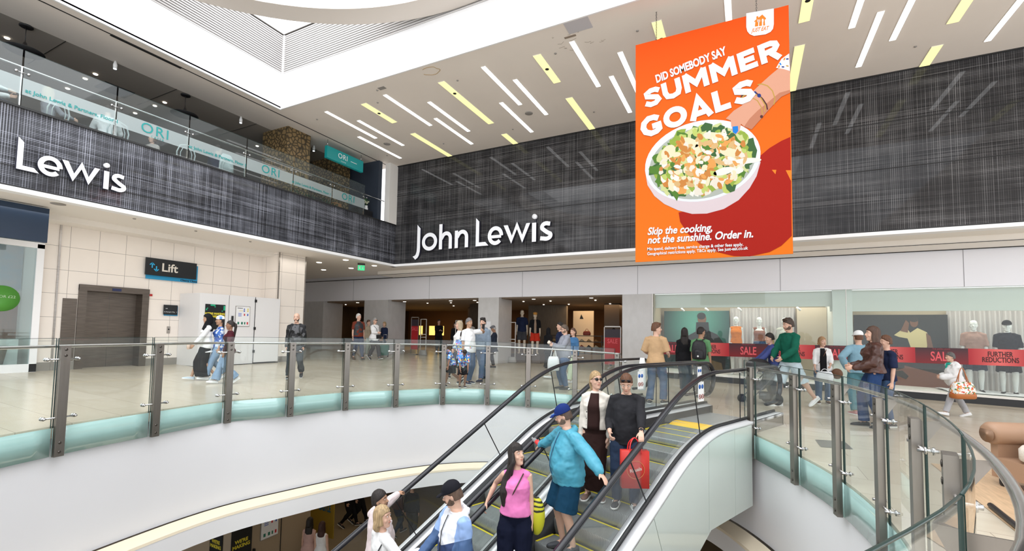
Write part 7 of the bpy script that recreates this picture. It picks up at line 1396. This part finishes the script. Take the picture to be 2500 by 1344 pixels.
for k, y in enumerate((2.8, 5.86, 8.94, 12.0)):
    t = thing('logo_lettering', (XG+.012, y, 6.3), 'large teal ORI lettering on the café glass, %s from the left' % ORD[k], 'lettering', 'teal café logos on the glass'); text_mesh('ORI', .34, teal_, (XG+.012, y, 6.36), Y1, (0, 0, 1), .002, 'CENTER', 0, 'text', t, xs=1.0, spacing=1.15); text_mesh('CAFFE', .07, teal_, (XG+.012, y+.05, 6.20), Y1, (0, 0, 1), .002, 'CENTER', 0, 'text', t, spacing=1.6)
for i, y in enumerate(posY):
    r = thing('cafe_post', (XG-.06, y, 5.56), 'slim steel post of the café balustrade, %s from the left' % ORD[i], 'railing post', 'posts of the café balustrade'); MB().box((XG-.075, y-.012, 5.56), (XG-.035, y+.012, 6.75)).build('upright', M_chrome, r)
    mb = MB(); [mb.ell((XG+.01, y+s*.09, 6.62), (.02, .028, .028)) for s in (-1, 1)]; mb.cyl((XG, y-.09, 6.62), (XG, y+.09, 6.62), .008, 8); mb.build('clamp', M_chrome, r)
tag(MB().tube([V((XG-.10, y, 6.77)) for y in lin(-3, 13.95, 12)], .025, 12).build('cafe_handrail', M_chrome, origin=(XG-.1, 6, 6.77)), 'long polished handrail of the café balustrade', 'handrail')
# teal hanging sign
os_ = thing('cafe_sign', (-13.2, 12.1, 7.67), 'teal hanging box sign reading ORI below the café ceiling', 'sign'); MB().box((-13.26, 11.24, 7.66), (-13.14, 12.96, 8.09)).build('box', mat('teal sign', (.005, .17, .17), .35, emit=(.01, .3, .3), estr=.25), os_); text_mesh('ORI', .26, M_signw, (-13.13, 11.95, 7.90), Y1, (0, 0, 1), .004, 'CENTER', .001, 'text', os_, spacing=1.1); text_mesh('CAFFE', .06, M_signw, (-13.13, 11.98, 7.73), Y1, (0, 0, 1), .004, 'CENTER', 0, 'text', os_, spacing=1.5); MB().box((-13.13, 12.32, 7.86), (-13.125, 12.62, 7.88)).build('tagline', M_signw, os_)
mb = MB(); [mb.cyl((-13.2, y, 8.09), (-13.2, y, 8.33), .012, 6) for y in (11.3, 12.9)]; mb.build('hanger', M_chrome, os_)
# pendants, downlights
for i, (x, y) in enumerate(((-14.44, 3.96), (-14.46, 7.30))):
    r = thing('pendant_lamp', (x, y, 7.8), 'black pendant lamp with a glowing amber bulb, %s' % ['nearest the left edge', 'above the middle of the café'][i], 'pendant lamp', 'café pendant lamps'); MB().lathe((x, y, 8.29), [(.10, 0), (.12, .01), (.12, .035)], 16).build('ceiling_rose', M_black, r); MB().cyl((x, y, 7.95), (x, y, 8.3), .008, 6).build('cord', M_black, r); MB().lathe((x, y, 7.74), [(.34, 0), (.335, .01), (.06, .10), (.03, .2)], 24).build('shade', M_black, r); MB().ell((x, y, 7.86), (.03, .03, .09)).build('bulb', mat('amber bulb', (1, .5, .1), .4, emit=(1, .45, .08), estr=2.5), r)
cl = [onZ(*q, 8.31) for q in [(17, 94), (233, 182), (208, 193), (165, 217), (402, 251), (378, 259), (628, 357), (800, 410), (776, 415), (330, 277)]]
for i, p in enumerate(cl): ceil_item('cafe_downlight', 'downlight', 'small warm downlight in the café ceiling', p.x, p.y, 8.325, .05, 'downlights in the café ceiling', M_dl)
for i, q in enumerate(((281, 163), (588, 296), (766, 365))):
    p = onZ(*q, 8.18); r = thing('track_spot', (p.x, p.y, 8.12), 'small white ceiling spotlight over the café edge, %s from the left' % ORD[i], 'spotlight', 'white spotlights over the café edge'); MB().lathe((p.x, p.y, 8.13), [(.04, 0), (.045, .10), (.02, .20)], 14).build('head', M_signw, r); MB().lathe((p.x, p.y, 8.12), [(.035, 0), (.035, .012)], 14).build('lens', mat('cool lens', (.8, .85, 1), .4, emit=(.8, .88, 1), estr=3), r)
tag(MB().box((-16.3, 5.9, 8.30), (-15.7, 6.6, 8.33)).build('ceiling_vent', M_black, origin=(-16, 6.2, 8.3)), 'dark square vent in the café ceiling', 'vent')
area('cafe_dim_light', (-17, 6, 8.2), 6, 18, color=(1, .85, .7))
# seated guests, chairs and tables
M_cw = mat('white metal chair', (.62, .66, .66), .4); ZC = 5.56
def cafe_chair(x, y, rz, label):
    r = thing('cafe_chair', (x, y, ZC), label, 'chair', 'white metal chairs along the café edge', rz); 
    mb = MB(); mb.lathe((0, 0, .44), [(.19, 0), (.21, .01), (.21, .03)], 18); mb.build('seat', M_cw, r, local=True)
    mb = MB(); mb.tube([(-.19, -.16, .45), (-.21, -.20, .70), (-.15, -.22, .88), (0, -.23, .93), (.15, -.22, .88), (.21, -.20, .70), (.19, -.16, .45)], .016, 8); mb.tube([(-.12, -.18, .46), (-.13, -.21, .70), (-.08, -.22, .84), (0, -.225, .87), (.08, -.22, .84), (.13, -.21, .70), (.12, -.18, .46)], .010, 6); mb.build('backrest', M_cw, r, local=True)
    for a, b in ((-.16, -.16), (.16, -.16), (.16, .16), (-.16, .16)): MB().tube([(a*.9, b*.9, .45), (a*1.2, b*1.2, 0)], .012, 6).build('leg', M_cw, r, local=True)
for i, (x, y, a) in enumerate(((-13.55, 4.2, .3), (-13.6, 5.35, 0), (-13.6, 6.9, -.2), (-13.6, 7.9, .2), (-13.5, 3.0, 0))): cafe_chair(x, y, math.pi/2+a, 'white round-backed metal chair, %s' % ['behind the blonde guest', 'under the guest in white', 'at the third table', 'under the guest in the dark top', 'nearest the left edge'][i])
sit = [(.11, .42, 0, 0, 5), (-.11, .42, 0, 0, -5)]
def guest(x, y, face, label, **k): return person(V((x, y, ZC-.02)), face, 1.74, label, pel=(0, 0, .56), feet=sit, vox=.015, bottom=dict(m=djeans), shoes=(BLK, SOLE), hands=[(.18, .38, .80), (-.18, .38, .80)], facekit=False, **k)
guest(-13.7, 5.25, -70, 'seated café guest with dark hair in a white shirt, back to the glass', hair=('short', DK), top=dict(m=kwhite, e=.024)); guest(-13.7, 7.85, -40, 'seated café guest in a dark navy top leaning on the table', hair=('short', DK), top=dict(m=navy), head=(-30, 0)); guest(-13.9, 4.25, -10, 'seated café guest with long blonde hair and grey top', g='f', hair=('long', BLOND, .25), top=dict(m=kgrey)); guest(-14.6, 6.6, 150, 'seated café guest facing out, behind the large teal logo', g='f', hair=('bob', BRH, .05), top=dict(m=C_('pale blouse', (.45, .42, .40))))
guest(-13.6, 3.15, 20, 'seated café guest in white at the left edge of the view', hair=('short', GREYH), top=dict(m=kwhite))
q = V((-13.42, 7.95, 6.42)); tag(MB().loft([[q+V((.03*math.cos(t), .20*w_*math.sin(t), z)) for t in lin(0, 6.28, 15)[:-1]] for z, w_ in ((-.30, 1.1), (-.1, 1.05), (.1, .9), (.2, .6))]).build('draped_coat', C_('white coat', (.6, .66, .66)), origin=q), 'white coat draped over a café chair back', 'coat')
for i, (x, y) in enumerate(((-14.2, 4.8), (-14.2, 6.9), (-14.2, 8.6), (-14.0, 11.4))):
    r = thing('cafe_table', (x, y, ZC), 'round dark café table, %s from the left' % ORD[i], 'table', 'café tables'); MB().lathe((x, y, ZC+.72), [(.34, 0), (.35, .01), (.35, .03)], 24).build('tabletop', M_black, r); MB().cyl((x, y, ZC+.02), (x, y, ZC+.72), .03, 10).build('stem', M_black, r); MB().lathe((x, y, ZC), [(.22, 0), (.22, .02), (.03, .04)], 18).build('foot', M_black, r)
r = thing('flower_vase', (-13.3, 13.35, 6.28), 'white vase of white flowers at the right end of the café', 'vase'); MB().lathe((-13.3, 13.35, 6.28), [(.05, 0), (.075, .08), (.05, .17), (.06, .20)], 14).build('vase', M_signw, r); mb = MB(); rs = random.Random(4); [mb.ell((-13.3+.12*(rs.random()-.5), 13.35+.20*(rs.random()-.5), 6.55+.12*rs.random()), (.03, .03, .03), 8, 5) for _ in range(12)]; mb.build('blooms', mat('cream blooms', (.6, .6, .45), .7), r); mb = MB(); [mb.tube([(-13.3, 13.35, 6.46), (-13.3+.2*(rs.random()-.5), 13.35+.3*(rs.random()-.5), 6.75)], .006, 4) for _ in range(14)]; mb.build('stems', mat('leaf green', (.04, .12, .03), .6), r)
tag(MB().box((-13.5, 12.8, 5.56), (-13.15, 13.55, 6.28)).build('cafe_cabinet', M_black, origin=(-13.3, 13.2, 5.56)), 'low black cabinet under the flower vase', 'cabinet'); tag(MB().box((-13.7, 12.0, 5.9), (-13.5, 12.3, 6.30)).build('menu_stand', mat('orange wood', (.40, .18, .06), .5), origin=(-13.6, 12.1, 5.9)), 'small orange wooden stand behind the café glass', 'stand')
def planter(y0, y1, label):
    mb = MB(); rs = random.Random(int(y0*10))
    for _ in range(150):
        c = V((-13.25+.2*(rs.random()-.5), y0+(y1-y0)*rs.random(), 5.95+.22*rs.random())); d = V((rs.random()-.5, rs.random()-.5, rs.random()*.6)).normalized()*.06; s = d.cross(AZ).normalized()*.018; mb.add([c-d, c+s, c+d, c-s], [(0, 1, 2, 3)])
    r = thing('planter', (-13.25, (y0+y1)/2, 5.56), label, 'planter'); mb.build('leaves', mat('dark leaf', (.03, .07, .02), .6), r); MB().box((-13.4, y0, 5.56), (-13.1, y1, 5.92)).build('trough', M_black, r)
planter(9.9, 10.9, 'planter of dark leaves under the gold column'); planter(11.1, 11.9, 'planter of dark leaves right of the gold column')
# ================================================================ ARMCHAIR ON THE RIGHT
F0 = V((2.61, 7.28, fz(2.61))); ca = V((.93, .36, 0)).normalized(); cb_ = V((ca.y, -ca.x, 0)); M_tan = mat('tan leather', (.46, .16, .055), .42, noise=.12, nscale=5, bump=.25, bscale=14); ac = thing('armchair', F0, 'tan leather armchair with rolled arms and a cream seat cushion, at the right edge', 'armchair')
def A_(a, b, z): return F0+ca*a+cb_*b+V((0, 0, z))
for b0 in (-.05, .75):
    MB().tube([A_(-.16, b0, .57), A_(-.13, b0, .58), A_(.0, b0, .58), A_(.85, b0, .58)], [.10, .125, .125, .12], 18).build('rolled_arm', M_tan, ac); MB().lathe(A_(-.165, b0, .57), [(.03, .0), (.07, .006), (.095, .012)], 18, ca*-1, cb_).build('arm_button', M_tan, ac)
    MB().obox(A_(.38, b0, .31), ca, cb_, AZ, (.48, .045, .22)).build('side_panel', M_tan, ac)
MB().loft([ringp(A_(.36, .36, z), ca, cb_, .50*s, .33*s, 20) for z, s in ((.34, .95), (.36, 1), (.46, 1), (.50, .93))]).build('seat_cushion', mat('cream bouclé', (.70, .64, .56), .9, bump=.5, bscale=60), ac)
MB().loft([[A_(x, b, z) for x, z, b in ((.80+t, .3, -.04), (.92+t, .9, -.04), (.92+t, .9, .74), (.80+t, .3, .74))] for t in (0, .14)]).build('backrest', M_tan, ac); MB().obox(A_(.36, .35, .22), ca, cb_, AZ, (.48, .38, .10)).build('base', M_tan, ac)
for a, b in ((-.06, .02), (-.06, .70), (.8, .0), (.8, .70)): MB().lathe(A_(a, b, 0), [(.035, 0), (.05, .03), (.05, .10)], 12).build('foot', M_black, ac)
wz_ = lambda x, y, d=0: V((x, y, fz(x)+d))
mb = MB(); mb.add([wz_(1.95, 4.2, .006), wz_(6, 4.2, .006), wz_(6, 8.9, .006), wz_(2.12, 8.0, .006)], [(0, 1, 2, 3)]); tag(mb.build('wood_floor_area', mat('pale oak boards', (.52, .36, .22), .5, noise=.15, nscale=4, stretch=(8, 1, 1)), origin=(3, 6, 0)), 'pale oak floor area under the armchair', 'flooring')
tag(MB().tube([wz_(2.08, 6.2, .03), wz_(2.02, 5.2, .03), wz_(1.96, 4.2, .03)], .025, 8).build('floor_strip', M_black, origin=(2.05, 5.4, .03)), 'black edge strip on the floor beside the armchair', 'floor strip')
tag(MB().add([wz_(.92, 8.68, .004), wz_(1.32, 8.84, .004), wz_(1.34, 8.28, .004), wz_(.93, 8.14, .004)], [(0, 1, 2, 3)]).build('floor_hatch', M_steel, origin=(1.1, 8.5, 0)), 'brass floor hatch plate seen through the near balustrade', 'hatch')
# ================================================================ LOWER LEVEL
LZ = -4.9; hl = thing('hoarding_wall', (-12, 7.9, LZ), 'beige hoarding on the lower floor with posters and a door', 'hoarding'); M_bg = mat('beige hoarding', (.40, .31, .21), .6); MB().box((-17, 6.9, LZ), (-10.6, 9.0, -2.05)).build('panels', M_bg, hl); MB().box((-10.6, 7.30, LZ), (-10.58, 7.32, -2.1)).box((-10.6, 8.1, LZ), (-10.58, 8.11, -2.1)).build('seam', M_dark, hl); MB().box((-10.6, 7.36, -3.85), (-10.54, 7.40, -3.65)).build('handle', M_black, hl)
def lposter(O, X, Zn, label): r = thing('lower_poster', O, label, 'poster'); MB().obox(O, X, Zn, AZ, (.24, .008, .34)).build('sheet', M_sblk, r); text_mesh("WE'RE\nMAKING", .11, mat('poster yellow', (.75, .62, .05), .5), O+Zn*.012+V((0, 0, -.05)), X, AZ, .003, 'CENTER', .004, 'headline', r)
lposter(V((-10.585, 7.06, -3.35)), Y1, X1, 'black and yellow poster on the lower hoarding, right face'); lposter(V((-11.25, 6.885, -3.45)), X1, Y1*-1, 'black and yellow poster on the lower hoarding, left face'); safety_board(V((-10.585, 7.78, -3.22)), Y1, X1, 'framed safety notice on the lower hoarding', name='lower_notice')
cs = thing('cash_poster', (-10.2, 10.3, -3.3), 'yellow poster with blue lettering on the lower floor', 'poster'); q0 = onY(750, 1235, 10.3); q1 = onY(815, 1235, 10.3); cx_ = (q0.x+q1.x)/2; MB().box((q0.x, 10.3, q0.z-.75), (q1.x, 10.34, q0.z+.55)).build('sheet', mat('poster gold', (.42, .30, .04), .5), cs); text_mesh('NEW CASTLE', .30, mat('poster blue', (.03, .16, .32), .5), (cx_, 10.29, q0.z+.1), X1, AZ, .003, 'CENTER', .01, 'headline', cs, xs=.5)
def low(x, y, H, face, label, **k): return person(V((x, y, LZ)), face, H, label, vox=.016, facekit=False, **k)
pL = onZ(757, 1262, -3.24); low(pL.x, pL.y, 1.66, -25, 'woman with long dark hair in a pink top on the lower floor, back turned', g='f', hair=('long', DK, .4), top=dict(m=C_('soft pink', (.55, .36, .32)), sleeve=0), bottom=dict(m=kblack), shoes=(BLK, SOLE))
pL = onZ(787, 1272, -3.28); low(pL.x, pL.y, 1.62, -20, 'woman with brown hair in a white top on the lower floor, back turned', g='f', hair=('long', (.05, .02, .015), .32), top=dict(m=kwhite, sleeve=0), bottom=dict(m=kblack), shoes=(BLK, SOLE))
for i, (px, py, lab) in enumerate(((848, 1286, 'walking figure in black on the lower floor, left'), (872, 1276, 'walking figure in black on the lower floor, right'), (1003, 1318, 'figure in black top and grey jeans on the lower floor behind the escalator glass'), (968, 1308, 'figure in dark brown on the lower floor behind the escalator glass'))):
    q = onZ(px, py, LZ); low(q.x, q.y, 1.76, [60, 70, -20, 10][i], lab, hair=('short', DK), top=dict(m=[kblack, kblack, kblack, mat('cloth dark brown', (.06, .025, .02), .8)][i]), bottom=dict(m=[kblack, kblack, dgrey, djeans][i]), shoes=(BLK, SOLE), feet=walkL)
area('lower_dim_light', (-11, 10.5, -2.1), 5, 30, color=(1, .82, .6)); area('lower_dim_light_2', (-3.5, 13, -2.1), 4, 14, color=(1, .82, .6))
